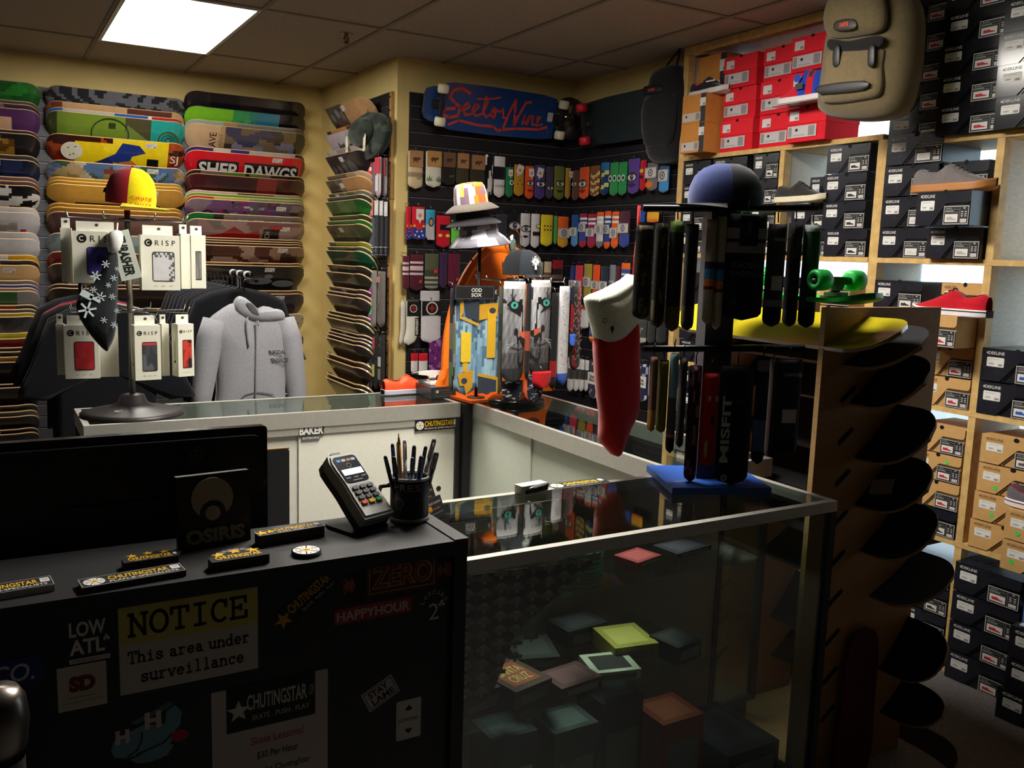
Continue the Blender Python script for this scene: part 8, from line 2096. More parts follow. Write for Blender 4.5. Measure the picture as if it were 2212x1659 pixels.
m = MB(); m.tube([Fb(0, 0, 0.0505), Fb(0, 0, 0.56)], 0.012, (40, 38, 40), 12); m.build('pole', SATIN, t)
m = MB(); m.lathe(Fb, ((0.0125, 0.525), (0.06, 0.53), (0.06, 0.55), (0.0125, 0.555)), (34, 32, 34), 20); m.build('crown_plate', SATIN, t)
for k in range(8):
    a = 2 * math.pi * k / 8 + 0.2; d = Vector((math.cos(a), math.sin(a), 0))
    m = MB(); m.tube([Fb(0, 0, 0.54) + d * 0.0605, Fb(0, 0, 0.54) + d * 0.19, Fb(0, 0, 0.56) + d * 0.195], 0.003, (170, 168, 164), 6); m.build('hook', METAL, t)
YQ = 3.27
def spin_sock(label, xl, xr, yt, yb, fn, over=None, Y=YQ, yaw=0, bulge=0.012, round_=0.12, toe=0.0, nu=10, nv=24, header=None, group='socks on the corner spinner', mat=None):
    ym, xm = (yt + yb) / 2, (xl + xr) / 2
    a, b = P(xl, ym, 1, Y), P(xr, ym, 1, Y)
    top, bot = P(xm, yt, 1, Y), P(xm, yb, 1, Y)
    w, h = (b.x - a.x) / math.cos(math.radians(yaw)), top.z - bot.z
    Fr = FRONT(top).turn(yaw)
    t = thing('sock', label, 'socks', Fr(0, -h, 0), group)
    m = MB(); sock_body(m, Fr, w, h, fn if callable(fn) else (lambda u, v: fn), bulge, nu, nv, toe, round_); m.build('knit', mat or CLOTH, t)
    if over:
        m = MB(); over(m, Fr.at(0, 0, bulge + 0.0015), w, h); m.build('printed_design', mat or CLOTH, t)
    if header:
        m = MB(); header(m, Fr.at(0, 0, bulge + 0.003), w, h); m.build('header_card', PAPER, t)
    m = MB(); m.tube([Fr(0, 0.006, 0.0), Fr(0, 0.02, -0.01), Fr(0, 0.022, -0.04)], 0.002, (150, 148, 146), 6); m.build('hanger_loop', METAL, t)
    return t, Fr, w, h
bill = pal_voronoi([(112, 150, 176), (140, 176, 196), (84, 116, 140), (160, 190, 206), (100, 136, 160)], 90, 401, None, 1.0)
def gold(side):
    def f(m, fr, w, h):
        G, D_ = (206, 156, 44), (52, 60, 72)
        if side < 0:
            m.poly(fr, [(-w * 0.2, -h * 0.06), (w * 0.5, -h * 0.03), (w * 0.5, -h * 0.25), (-w * 0.1, -h * 0.2)], 0.0, D_)
            m.poly(fr, [(-w * 0.36, -h * 0.05), (-w * 0.2, -h * 0.05), (-w * 0.2, -h * 0.16), (-w * 0.3, -h * 0.2), (w * 0.5, -h * 0.27), (w * 0.5, -h * 0.30), (-w * 0.36, -h * 0.22)], 0.0006, G)
            m.rbox(fr, -w * 0.28, w * 0.16, -h * 0.66, -h * 0.36, 0.0, 0.0012, w * 0.06, (232, 196, 50)); m.rect(fr, -w * 0.18, w * 0.04, -h * 0.76, -h * 0.6, 0.0, (220, 170, 46)); m.poly(fr, [(-w * 0.4, -h * 0.78), (w * 0.3, -h * 0.74), (w * 0.26, -h * 0.92), (w * 0.0, -h * 0.99), (-w * 0.1, -h * 0.9), (-w * 0.3, -h * 0.9)], 0.0004, (206, 150, 40))
            m.ell(fr, -w * 0.1, -h * 0.85, w * 0.14, h * 0.03, 0.001, D_, 12)
        else:
            m.rbox(fr, -w * 0.1, w * 0.3, -h * 0.62, -h * 0.14, 0.0, 0.0012, w * 0.06, (220, 172, 44)); m.poly(fr, [(-w * 0.5, -h * 0.08), (w * 0.4, -h * 0.06), (w * 0.36, -h * 0.2), (-w * 0.5, -h * 0.24)], 0.0004, G); m.ell(fr, w * 0.12, -h * 0.14, w * 0.16, h * 0.028, 0.002, D_, 12)
            m.poly(fr, [(-w * 0.5, -h * 0.80), (w * 0.42, -h * 0.84), (w * 0.42, -h * 0.97), (-w * 0.46, -h * 0.98)], 0.0006, D_); m.poly(fr, [(-w * 0.5, -h * 0.77), (w * 0.46, -h * 0.82), (w * 0.46, -h * 0.98), (w * 0.4, -h * 0.98), (w * 0.4, -h * 0.85), (-w * 0.5, -h * 0.80)], 0.0009, G)
    return f
spin_sock('sock printed with banknotes and golden pistol, half nearest the orange panel', 986, 1032, 640, 853, bill, gold(-1), yaw=-4, mat=SILK)
spin_sock('sock printed with banknotes and golden pistol, half nearest the tiger', 1034, 1078, 640, 852, bill, gold(1), yaw=-2, mat=SILK)
a, b = P(984, 645, 1, YQ - 0.03), P(1078, 618, 1, YQ - 0.03)
t = thing('header_card', 'black header card with bold white letters over the banknote socks', 'card', (a + b) / 2 - Vector((0, 0, 0.03)))
Fr = FRONT((a.x, YQ - 0.022, a.z - 0.005)); w, h = b.x - a.x, 0.058
m = MB(); m.slab(Fr, ((0, 0), (w, 0), (w, h), (0, h)), -0.012, 0.0, (22, 21, 22)); m.build('card', PAPER, t)
m = MB(); m.text(Fr, 'ODD', w * 0.5, h * 0.68, w * 0.24, h * 0.26, 0.0006, (206, 206, 200), bold=0.02); m.text(Fr, 'SOX', w * 0.5, h * 0.34, w * 0.24, h * 0.26, 0.0006, (206, 206, 200), bold=0.02); m.text(Fr, 'K', w * 0.96, h * 0.55, w * 0.05, h * 0.3, 0.0006, (206, 206, 200)); m.frame(Fr, w * 0.02, w * 0.9, h * 0.06, h * 0.94, 0.001, 0.0006, (110, 108, 106)); m.build('lettering', LETTER, t)
EDGEP = lambda s_: pal_voronoi([(60, 50, 70), (110, 104, 96), (34, 30, 40), (90, 110, 70), (150, 150, 160)], 40, s_, None, 1.0)
spin_sock('many-coloured sock edges stacked beside the orange panel', 973, 984, 622, 846, EDGEP(402), Y=YQ + 0.02, bulge=0.03, nu=6)
spin_sock('dark camouflage sock edges between banknotes and tiger', 1079, 1086, 618, 850, pal_voronoi([(40, 44, 34), (24, 26, 22), (70, 70, 50)], 30, 403, None, 1.0), Y=YQ + 0.01, bulge=0.03, nu=6)
def tiger(side):
    r = random.Random(44 + side)
    ph = r.random() * 6
    def f(u, v):
        x = (u - 0.5) * side * -1 + 0.5         # 0 at the face's middle line
        d = 1 - x
        base = 150 + 60 * math.exp(-((x - 0.8) / 0.3) ** 2) * (v < 0.6) - 50 * v
        st = math.sin(16 * v + 9 * (1 - x) + 2 * math.sin(9 * x + 6 * v))
        if v < 0.07:
            return (232, 230, 232)
        if st > 0.72 and (x > 0.42 or v < 0.22):
            return (34, 33, 36)
        if v > 0.86:
            return (52, 52, 56)
        if v > 0.7:
            base -= 26
        q = max(30, min(232, base + 22 * math.sin(30 * u + 17 * v) * math.sin(23 * v)))
        return (int(q), int(q), int(q * 1.02))
    return f
def tface(side):
    def f(m, fr, w, h):
        s_ = side
        ea, eb = s_ * w * 0.12, -h * 0.23
        m.poly(fr, [(ea - w * 0.34, eb + h * 0.005), (ea - w * 0.12, eb + h * 0.055), (ea + w * 0.2, eb + h * 0.03), (ea + w * 0.34, eb - h * 0.02), (ea + s_ * -w * 0.3, eb - h * 0.11), (ea - w * 0.12, eb - h * 0.05)], 0.0, (30, 29, 32))
        m.ell(fr, ea, eb, w * 0.17, h * 0.036, 0.0006, (84, 176, 160), 18); m.ell(fr, ea, eb, w * 0.055, h * 0.016, 0.001, (20, 22, 24), 10)
        n0 = -s_ * w * 0.46
        m.poly(fr, [(n0, -h * 0.50), (n0 + s_ * w * 0.34, -h * 0.485), (n0 + s_ * w * 0.3, -h * 0.53), (n0 + s_ * w * 0.06, -h * 0.565), (n0, -h * 0.57)], 0.0005, (222, 112, 82))
        m.poly(fr, [(n0, -h * 0.57), (n0 + s_ * w * 0.08, -h * 0.565), (n0 + s_ * w * 0.3, -h * 0.53), (n0 + s_ * w * 0.36, -h * 0.56), (n0 + s_ * w * 0.1, -h * 0.62), (n0, -h * 0.62)], 0.0004, (40, 38, 40))
        stroke(m, fr, [(n0, -h * 0.63), (n0 + s_ * w * 0.3, -h * 0.67), (n0 + s_ * w * 0.7, -h * 0.645)], h * 0.012, 0.0005, (50, 48, 50))
        for k in range(4):
            stroke(m, fr, [(n0 + s_ * w * (0.5 + 0.1 * k), -h * (0.60 + 0.012 * k)), (n0 + s_ * w * 0.9, -h * (0.62 + 0.03 * k))], h * 0.003, 0.0006, (226, 226, 228))
        for k in (-1, 1):
            stroke(m, fr, [(s_ * w * 0.2 - w * 0.1, -h * (0.16 - 0.035 * k)), (s_ * w * 0.2 + w * 0.12, -h * (0.16 + 0.035 * k))], h * 0.010, 0.0007, (60, 58, 62))
    return f
spin_sock('sock printed with half a grey tiger face, beside the banknotes', 1088, 1137, 608, 825, tiger(-1), tface(-1), Y=YQ - 0.05, yaw=4, bulge=0.02, nu=22, nv=70, mat=SILK)
spin_sock('sock printed with half a grey tiger face, beside the white scribble sock', 1146, 1193, 605, 812, tiger(1), tface(1), Y=YQ - 0.05, yaw=10, bulge=0.02, nu=22, nv=70, mat=SILK)
spin_sock('black sock strip hanging between the tiger halves', 1138, 1147, 612, 815, zones((0.5, (26, 25, 28)), (0.7, (150, 70, 50)), (1, (30, 28, 32))), Y=YQ - 0.075, bulge=0.02, nu=6)
spin_sock('black sock with white flecks under the banknote side of the tiger', 1085, 1130, 822, 868, speck((34, 36, 44), [(190, 190, 190)], 14, 404), Y=YQ - 0.03, round_=0.5)
speck_n = speck((30, 32, 44), [(170, 170, 180), (110, 112, 120)], 26, 405)
spin_sock('dark starry sock with orange edge under the tiger face', 1134, 1174, 806, 870, lambda u, v: (214, 96, 60) if u < 0.14 else speck_n(u, v), Y=YQ - 0.07, round_=0.45)
spin_sock('bunched red sock foot below the tiger eye', 1150, 1190, 802, 838, (196, 28, 34), Y=YQ - 0.085, round_=0.5, bulge=0.025)
spin_sock('black sock with red heel beside the white scribble sock', 1193, 1207, 632, 838, zones((0.7, (28, 27, 30)), (0.86, (150, 26, 30)), (1, (30, 28, 32))), Y=YQ - 0.02, bulge=0.02, nu=6)
def scrib(m, fr, w, h):
    r = random.Random(406)
    for k in range(70):
        a, b = r.uniform(-0.4, 0.4) * w, -h * r.uniform(0.04, 0.84)
        stroke(m, fr, [(a, b), (a + r.uniform(-0.14, 0.14) * w, b + r.uniform(-0.02, 0.02) * h)], 0.0016, 0.0001 * k / 10, r.choice([(40, 38, 40), (60, 58, 60), (190, 60, 60)] if k % 9 == 0 else [(40, 38, 40), (70, 68, 72)]))
spin_sock('white scribble-covered sock with blue toe and black ankle line', 1207, 1234, 618, 832, zones((0.86, (220, 218, 222)), (0.885, (34, 38, 60)), (1, (64, 104, 210))), scrib, Y=YQ, yaw=14, toe=0.02)
spin_sock('small blue heel of the white scribble sock behind it', 1231, 1243, 722, 748, (60, 110, 216), Y=YQ + 0.012, round_=0.5)
def swirl(m, fr, w, h):
    r = random.Random(407)
    for k in range(9):
        b = -h * (0.12 + 0.09 * k)
        stroke(m, fr, [(-w * 0.44 + w * 0.11 * q, b + h * 0.03 * math.sin(q * 1.3 + k * 1.7)) for q in range(9)], 0.0028, 0.0002, (196, 194, 190))
    m.rect(fr, w * 0.05, w * 0.2, -h * 0.16, -h * 0.02, 0.0004, (206, 120, 110))
spin_sock('black sock with white contour lines beyond the scribble sock', 1230, 1262, 618, 800, pal_voronoi([(32, 30, 32), (30, 28, 30), (150, 30, 34)], 16, 408, None, 1.0), swirl, Y=YQ + 0.05, yaw=26, toe=0.03)
# caps and hats above it
def emblem(m, Fc):
    q = math.radians(-55)
    d = Vector((1.12 * math.cos(q), 0.92 * math.sin(q), 0)) * 0.0925 * 0.86
    n_ = (Fc.ex * math.cos(q) + Fc.ey * math.sin(q)).normalized()
    Ft = F(Fc(d.x, d.y, 0.06), -Fc.ex * math.sin(q) + Fc.ey * math.cos(q), Fc.n + n_ * -0.12, n_).at(0, 0, 0.0)
    wc = (222, 222, 220)
    m.rect(Ft, -0.006, 0.006, -0.034, 0.024, 0.006, wc); m.rect(Ft, -0.018, 0.018, -0.006, 0.008, 0.0062, wc); m.ring(Ft, 0, 0.001, 0.012, 0.016, 0.0064, wc, 18); m.star(Ft, 0, 0.001, 0.005, 0.0066, (40, 44, 48))
    for k in range(8):
        m.rect(Ft.rot(45 * k, 0, 0.001), 0.017, 0.024, -0.0012, 0.0012, 0.0061, wc)
    m.text(Ft, 'DTS', 0, 0.018, 0.010, 0.006, 0.0068, (30, 32, 36), bold=0.03)
cp = P(1100, 608, 1, 3.36)
cap('black trucker cap with white cross emblem above the tiger socks', Vector((QX + 0.01, 3.40, ZG + 0.565)), -30, lambda a, h: (44, 48, 54) if abs((a + 0.5) % 1 - 0.5) < 0.28 else (30, 32, 36), (34, 37, 42), 0.094, 0.112, extra=emblem, strap=True, brim_len=0.05)
def bucket(label, o, tilt, crown_fn, brim_c, s=1.0, brim_down=0.035, mat=None, ch=0.085):
    k = math.radians(tilt)
    ex = Vector((math.cos(k), 0, math.sin(k))); n = Vector((-math.sin(k), 0, math.cos(k)))
    Fh_ = F(o, ex, (0, 1, 0), n)
    t = thing('bucket_hat', label, 'hat', o, 'bucket hats stacked above the orange panel')
    m = MB(); m.lathe(Fh_, [(0.087 * s, 0.0), (0.085 * s, ch * 0.4), (0.078 * s, ch * 0.82), (0.066 * s, ch), (0.03 * s, ch * 1.06), (0.0, ch * 1.07)], crown_fn, 44); m.build('crown', mat or CLOTH, t)
    m = MB(); m.lathe(Fh_, [(0.0872 * s, 0.001), (0.11 * s, -brim_down * 0.35), (0.138 * s, -brim_down), (0.136 * s, -brim_down - 0.003), (0.105 * s, -brim_down * 0.35 - 0.004), (0.085 * s, -0.003)], brim_c, 44); m.build('brim', mat or CLOTH, t)
    return t
capp = pal_voronoi([(226, 170, 50), (190, 120, 40), (206, 90, 50), (150, 140, 130), (206, 200, 206), (110, 84, 60), (60, 140, 180), (230, 196, 80), (120, 96, 110)], 80, 410, None, 3.0)
YB_ = 3.50
b0 = P(1035, 505, 1, YB_); b1 = P(1022, 470, 1, YB_); b2 = P(1018, 440, 1, YB_)
silver = pal_voronoi([(190, 186, 200), (150, 146, 158), (214, 210, 222), (120, 118, 128)], 70, 411, None, 3.0)
bucket('silver satin bucket hat, lowest of the stack above the orange panel', b0, 7, silver, silver, 1.0, 0.05, SILK, 0.05)
bucket('black bucket hat in the middle of the stack above the orange panel', b1, 8, (40, 38, 42), (44, 42, 46), 0.88, 0.03, None, 0.05)
bucket('bucket hat printed with colourful bottle caps on top of the stack', b2, 10, lambda a, h: capp(a, h), (96, 88, 80), 0.86, 0.028, None, 0.085)
t = thing('hat_post', 'thin black post carrying the bucket hat stack', 'post', (b0.x, YB_, ZG))
m = MB(); m.tube([Vector((b0.x + 0.005, YB_, ZG + 0.016)), Vector((b0.x + 0.005, YB_, b0.z + 0.03))], 0.008, (40, 38, 38), 10); m.build('post', SATIN, t)
m = MB(); m.lathe(TOP((b0.x + 0.005, YB_, ZG + 0.0135)), ((0.0, 0.0), (0.04, 0.0), (0.04, 0.004), (0.0, 0.005)), (40, 38, 38), 20); m.build('foot', SATIN, t)
c = P(1110, 525, 1, 3.46)
t = thing('plastic_bag', 'crumpled clear plastic bag beside the bucket hats above the cap', 'plastic bag', c)
r = random.Random(12)
m = MB(); m.lathe(FRONT(c), [(0.0, 0.03), (0.022, 0.026), (0.038, 0.008), (0.04, -0.012), (0.02, -0.03), (0.0, -0.032)], (200, 205, 200), 12, 0.95, 1.5)
for v in m.v:
    v += Vector((r.uniform(-1, 1), r.uniform(-1, 1), r.uniform(-1, 1))) * 0.006
m.build('film', CLEARP, t)
m = MB(); m.pillow(FRONT(c + Vector((0.0, 0.012, -0.01))), [(0.02 * math.cos(math.radians(a)), 0.035 * math.sin(math.radians(a))) for a in range(0, 360, 40)], 0.006, (120, 130, 120)); m.build('contents', PAPER, t)
# ================================================================ SOCK STAND, STOCKING, BAGS, BOARD RACK, SHOWCASE CONTENTS
SCn = Vector((1.82, 1.935, ZG + 0.001))
E_, N_ = Vector((0.916, -0.40, 0)).normalized(), Vector((-0.40, -0.916, 0)).normalized()
t = thing('sock_stand', 'dark sock stand with blue square base and two tiers of arms', 'display stand', SCn)
Fb = F(SCn, E_, -N_, (0, 0, 1))
m = MB(); m.slab(Fb, ((-0.145, -0.135), (0.145, -0.135), (0.145, 0.135), (-0.145, 0.135)), 0.0, 0.02, (36, 84, 170)); m.build('base', SATIN, t)
m = MB(); m.slab(Fb, ((-0.042, -0.03), (0.04, -0.03), (0.04, 0.05), (-0.042, 0.05)), 0.0205, 0.82, (62, 60, 66)); m.build('column', SATIN, t)
def arm(pl, pr):
    a, b = PN(*pl, SCn, N_), PN(*pr, SCn, N_)
    m = MB(); m.tube([a + N_ * 0.0455, b + N_ * 0.0455], 0.010, (34, 32, 34), 10); m.build('arm', METAL, t)
arm((1380, 452), (1748, 452)); arm((1380, 750), (1722, 748))
m = MB(); m.rbox(Fb.at(-0.09, -0.07, 0.0204), -0.03, 0.03, -0.006, 0.006, 0.0, 0.0006, 0.002, (120, 140, 190)); m.build('base_sticker', PAPER, t)
def stand_sock(xl, xr, yt, yb, fn, label, off=0.06, bulge=0.02, over=None, tall=True):
    o = SCn + N_ * off; ym, xm = (yt + yb) / 2, (xl + xr) / 2
    a, b, tp, bt = PN(xl, ym, o, N_), PN(xr, ym, o, N_), PN(xm, yt, o, N_), PN(xm, yb, o, N_)
    w, h = (b - a).length * 0.97, tp.z - bt.z
    Fr = F(tp, E_, (0, 0, 1), N_)
    t = thing('sock', label, 'socks', Fr(0, -h, 0), 'socks on the blue-based stand')
    m = MB(); sock_body(m, Fr, w, h, fn if callable(fn) else (lambda u, v: fn), bulge, 8, 30, 0.0, 0.08, back=bulge * 0.6); m.build('knit', CLOTH, t)
    m = MB(); m.tube([Fr(0, 0.004, 0), Fr(0, 0.03, -0.004), Fr(0.006, 0.038, -0.012)], 0.002, (40, 38, 40), 6); m.build('hanger_hook', METAL, t)
    if over:
        m = MB(); over(m, Fr.at(0, 0, bulge + 0.001), w, h); m.build('printed_design', CLOTH, t)
vc = lambda cols, n, s_: pal_voronoi(cols, n, s_, None, 1.0)
cam1 = [(48, 44, 30), (26, 28, 22), (110, 100, 50), (66, 56, 44)]
stand_sock(1374, 1414, 487, 690, vc(cam1, 60, 501), 'camouflage looped sock nearest the red stocking cord')
stand_sock(1416, 1446, 482, 708, vc(cam1, 60, 502), 'camouflage looped sock, second from the red stocking cord', 0.05)
stand_sock(1448, 1480, 478, 716, zones((0.1, (90, 120, 50)), (0.75, (30, 34, 30)), (1, (96, 84, 36))), 'dark green looped sock with olive foot on the upper arm')
stand_sock(1482, 1511, 484, 714, zones((0.75, (28, 30, 30)), (1, (76, 68, 40))), 'black looped sock with brown foot beside the stand column', 0.05)
RB = zones((0.40, (160, 152, 122)), (0.48, (50, 30, 60)), (0.55, (40, 120, 170)), (0.62, (206, 110, 40)), (0.66, (90, 30, 34)), (1, (160, 152, 124)))
stand_sock(1528, 1550, 474, 700, RB, 'cream sock with rainbow stripes, outer of two', 0.07)
stand_sock(1551, 1570, 468, 712, RB, 'cream sock with rainbow stripes beside the black lettered sock', 0.075)
ci = lambda c: (lambda m, f, w, h: (m.rect(f, -w * 0.24, w * 0.22, -h * 0.3, -h * 0.02, 0.0004, (30, 26, 30)), m.text(f.rot(-90, 0.0, -h * 0.14), 'STANCE', 0, 0, h * 0.13, w * 0.09, 0.0008, (96, 92, 96), bold=0.02), m.text(f, 'SUICIDAL', 0, -h * 0.48, w * 0.8, h * 0.05, 0.0008, (110, 108, 110)), m.text(f, 'TENDENCIES', 0, -h * 0.56, w * 0.9, h * 0.05, 0.0008, (110, 108, 110)), m.ring(f, -w * 0.3, -h * 0.82, w * 0.05, w * 0.075, 0.0008, (80, 78, 84), 16)))
stand_sock(1572, 1660, 462, 692, zones((0.12, (22, 21, 26)), (0.22, (130, 124, 126)), (0.27, (22, 21, 26)), (0.36, (124, 118, 120)), (1, (20, 20, 28))), 'black sock with two pale bands and angular lettering on the upper arm', 0.09, over=ci(0))
card = lambda m, f, w, h: (m.text(f, 'STANCE', -w * 0.06, -h * 0.15, w * 0.5, h * 0.03, 0.0008, (170, 168, 170), bold=0.03), m.ell(f, w * 0.3, -h * 0.15, w * 0.08, w * 0.09, 0.0008, (170, 168, 170), 14), m.rect(f, -w * 0.3, w * 0.26, -h * 0.64, -h * 0.5, 0.0006, (190, 186, 184)))
stand_sock(1660, 1702, 484, 706, zones((0.72, (64, 58, 64)), (0.8, (110, 116, 130)), (1, (26, 26, 32))), 'sock with grey card and white price label on the upper arm', 0.08, over=card)
stand_sock(1704, 1736, 482, 706, vc([(60, 54, 54), (40, 36, 38), (26, 26, 28)], 40, 503), 'grey brown patterned sock beside the green plaid sock', 0.06)
stand_sock(1738, 1776, 486, 708, zones((0.08, (150, 160, 156)), (0.35, (40, 70, 52)), (0.8, (50, 62, 56)), (1, (18, 18, 26))), 'dark green plaid sock at the end of the upper arm', 0.07)
stand_sock(1405, 1422, 770, 932, zones((0.7, (120, 84, 70)), (1, (180, 130, 50))), 'orange and grey sock at the end of the lower arm')
stand_sock(1423, 1446, 778, 934, (130, 116, 52), 'olive mustard sock on the lower arm', 0.05)
stand_sock(1448, 1467, 764, 978, zones((0.42, (120, 160, 176)), (0.8, (84, 84, 84)), (0.83, (190, 90, 70)), (1, (22, 20, 22))), 'light blue and grey sock with black toe on the lower arm', 0.07)
stand_sock(1469, 1486, 772, 966, vc([(64, 56, 48), (44, 38, 36), (84, 74, 62)], 40, 504), 'brown speckled sock beside the stand column', 0.055)
stand_sock(1490, 1518, 790, 1040, speck((66, 24, 40), [(150, 100, 110)], 20, 505), 'maroon sock with pale specks touching the blue base', 0.07)
stand_sock(1520, 1556, 806, 1006, zones((0.35, (176, 34, 32)), (0.36, (40, 20, 20)), (1, (170, 34, 32))), 'red sock with cream and black marks on the lower arm', 0.08, over=lambda m, f, w, h: [m.ell(f, w * a, -h * b, w * 0.1, h * q, 0.0006, c, 12) for a, b, q, c in ((-0.2, 0.26, 0.03, (196, 180, 130)), (0.25, 0.26, 0.03, (196, 180, 130)), (0.05, 0.5, 0.05, (30, 18, 20)), (-0.25, 0.8, 0.1, (180, 170, 120)))])
stand_sock(1558, 1632, 790, 1046, (16, 16, 20), 'large black sock with white upright lettering on the lower arm', 0.10, over=lambda m, f, w, h: (m.text(f.rot(90, -w * 0.34, -h * 0.52), 'MISFIT', 0, 0, h * 0.56, w * 0.26, 0.0006, (170, 180, 176), bold=0.03), m.text(f, 'STANCE', -w * 0.0, -h * 0.28, w * 0.4, h * 0.025, 0.0006, (90, 88, 92)), m.ell(f, -w * 0.3, -h * 0.93, w * 0.1, w * 0.1, 0.0006, (190, 188, 186), 18), m.ring(f, -w * 0.3, -h * 0.93, w * 0.03, w * 0.06, 0.001, (24, 22, 24), 14)))
stand_sock(1636, 1664, 778, 1002, zones((0.1, (120, 116, 120)), (0.55, (34, 40, 62)), (0.85, (84, 100, 126)), (1, (26, 28, 40))), 'blue grey sock on the lower arm', 0.07)
stand_sock(1666, 1678, 774, 985, (66, 44, 36), 'narrow brown sock on the lower arm', 0.06)
stand_sock(1680, 1736, 776, 986, zones((0.8, (52, 48, 54)), (1, (22, 22, 28))), 'sock with dark card and white label at the lower arm end', 0.07, over=card)
cp = PN(1565, 444, SCn, N_)
cap('large navy and black cap on top of the sock stand', Vector((cp.x + 0.0, cp.y - 0.0, cp.z - 0.002)), 150, lambda a, h: (44, 54, 100) if abs((a + 0.5) % 1 - 0.5) < 0.25 else (34, 35, 38), (30, 30, 34), 0.112, 0.118, strap=False, brim_len=0.06)
Fs = FRONT((P(1335, 740, 1, 2.13).x, 2.13, P(1335, 740, 1, 2.13).z))
t = thing('christmas_stocking', 'long red felt stocking with white cuff hanging from the sock stand', 'stocking', Fs(0, -0.25, 0))
m = MB(); m.pillow(Fs, smooth(px_out([(1296, 730), (1336, 722), (1376, 690), (1380, 760), (1381, 840), (1377, 893), (1360, 930), (1346, 970), (1336, 987), (1320, 972), (1304, 950), (1305, 900), (1298, 840), (1294, 780)], Fs)), 0.03, (186, 36, 30), back=0.03); m.build('felt_leg', CLOTH, t)
m = MB(); m.pillow(Fs.at(0, 0, 0.002), smooth(px_out([(1372, 594), (1352, 606), (1310, 628), (1277, 642), (1276, 660), (1287, 700), (1299, 738), (1335, 735), (1362, 712), (1378, 688), (1380, 640)], Fs)), 0.042, (206, 206, 184), back=0.034); m.build('cuff', CLOTH, t)
m = MB(); m.pillow(Fs.at(0, 0, 0.028), smooth(px_out([(1366, 604), (1318, 630), (1283, 646), (1292, 664), (1318, 664), (1340, 640)], Fs)), 0.012, (170, 172, 156)); m.build('cuff_opening', CLOTH, t)
m = MB(); a, b = px_out([(1302, 706)], Fs)[0]
m.ell(Fs, a, b, 0.007, 0.007, 0.047, (30, 30, 30), 14); m.poly(Fs, [(a - 0.006, b - 0.004), (a + 0.006, b - 0.004), (a, b - 0.016)], 0.047, (30, 30, 30)); a, b = px_out([(1287, 690)], Fs)[0]; m.ring(Fs, a + 0.003, b, 0.006, 0.008, 0.04, (40, 40, 38), 16); m.build('printed_marks', LETTER, t)
m = MB(); m.tube([Fs(*px_out([q], Fs)[0], 0.0) for q in ((1381, 444), (1379, 490), (1373, 550), (1368, 600))], 0.0045, (200, 34, 34), 8); m.build('hanging_cord', CLOTH, t)
def pack_bag(label, X, outline, col, dep, nm='backpack'):
    Fr = SIDE((X, P(1870 if X < 3.1 else 1440, 130, 0, X).y, P(1870, 130, 0, X).z if X < 3.1 else P(1440, 240, 0, X).z))
    t = thing(nm, label, 'backpack', Fr(0, 0, 0), 'hanging backpacks')
    m = MB(); m.pillow(Fr, smooth(px_out(outline, Fr, 0)), dep, col, back=0.06); m.build('body', SUEDE, t)
    return t, Fr
t, Fr = pack_bag('olive waxed backpack with black straps hanging before the red boxes', 2.98, [(1790, 90), (1808, 20), (1830, -20), (1900, -30), (1955, -15), (1976, 30), (1974, 120), (1962, 190), (1945, 235), (1915, 254), (1860, 260), (1810, 256), (1780, 244), (1773, 225), (1780, 170)], (112, 98, 70), 0.09)
def bagpart(name, pts, c0, d, col, mat=SUEDE, txt=None):
    m = MB(); m.pillow(Fr.at(0, 0, c0), smooth(px_out(pts, Fr, 0)), d, col)
    if txt:
        a, b = px_out([txt[1]], Fr, 0)[0]; m.text(Fr, txt[0], a, b, txt[2], txt[3], c0 + d + 0.002, (236, 84, 36), bold=0.03)
    m.build(name, mat, t)
bagpart('front_pocket', [(1822, 110), (1930, 104), (1936, 150), (1932, 205), (1900, 220), (1830, 228), (1800, 218), (1812, 160)], 0.07, 0.04, (120, 104, 76))
bagpart('lid_flap', [(1814, 45), (1830, 0), (1880, -20), (1935, -10), (1950, 40), (1940, 75), (1900, 86), (1850, 92), (1822, 82)], 0.085, 0.05, (116, 102, 74))
bagpart('painted_shadow', [(1826, 92), (1870, 96), (1938, 84), (1940, 108), (1890, 118), (1828, 116)], 0.095, 0.01, (34, 32, 34))  # dark piece painted as the shade below the lid flap
for q in (1842, 1918):
    bagpart('strap', [(q, 110), (q + 13, 108), (q + 12, 148), (q - 2, 150)], 0.108, 0.006, (36, 34, 36), SATIN)
bagpart('lower_strap', [(1812, 192), (1910, 182), (1906, 202), (1812, 210)], 0.11, 0.005, (44, 42, 44), SATIN)
bagpart('brand_label', [(1855, 58), (1896, 53), (1898, 74), (1856, 78)], 0.134, 0.004, (52, 46, 36), SATIN, ('DAKINE', (1876, 65), 0.04, 0.016))
m = MB(); m.tube([Fr(0.0, 0.19, -0.02), Fr(0.0, 0.24, -0.05), Fr(0, 0.245, -0.29)], 0.006, (40, 38, 40), 8); m.build('hang_loop', SATIN, t)
t, Fr = pack_bag('narrow black backpack hanging on the upright beside the shoe shelves', 3.29, [(1408, 168), (1425, 148), (1458, 139), (1474, 150), (1480, 190), (1476, 260), (1468, 320), (1460, 346), (1430, 354), (1405, 345), (1397, 300), (1400, 230)], (30, 29, 34), 0.06)
bagpart('front_pocket', [(1405, 215), (1470, 205), (1468, 300), (1440, 318), (1404, 312)], 0.045, 0.02, (28, 27, 32))
bagpart('brand_label', [(1410, 190), (1446, 186), (1446, 202), (1410, 206)], 0.06, 0.006, (36, 30, 36), SATIN, ('DAKINE', (1428, 197), 0.055, 0.014))
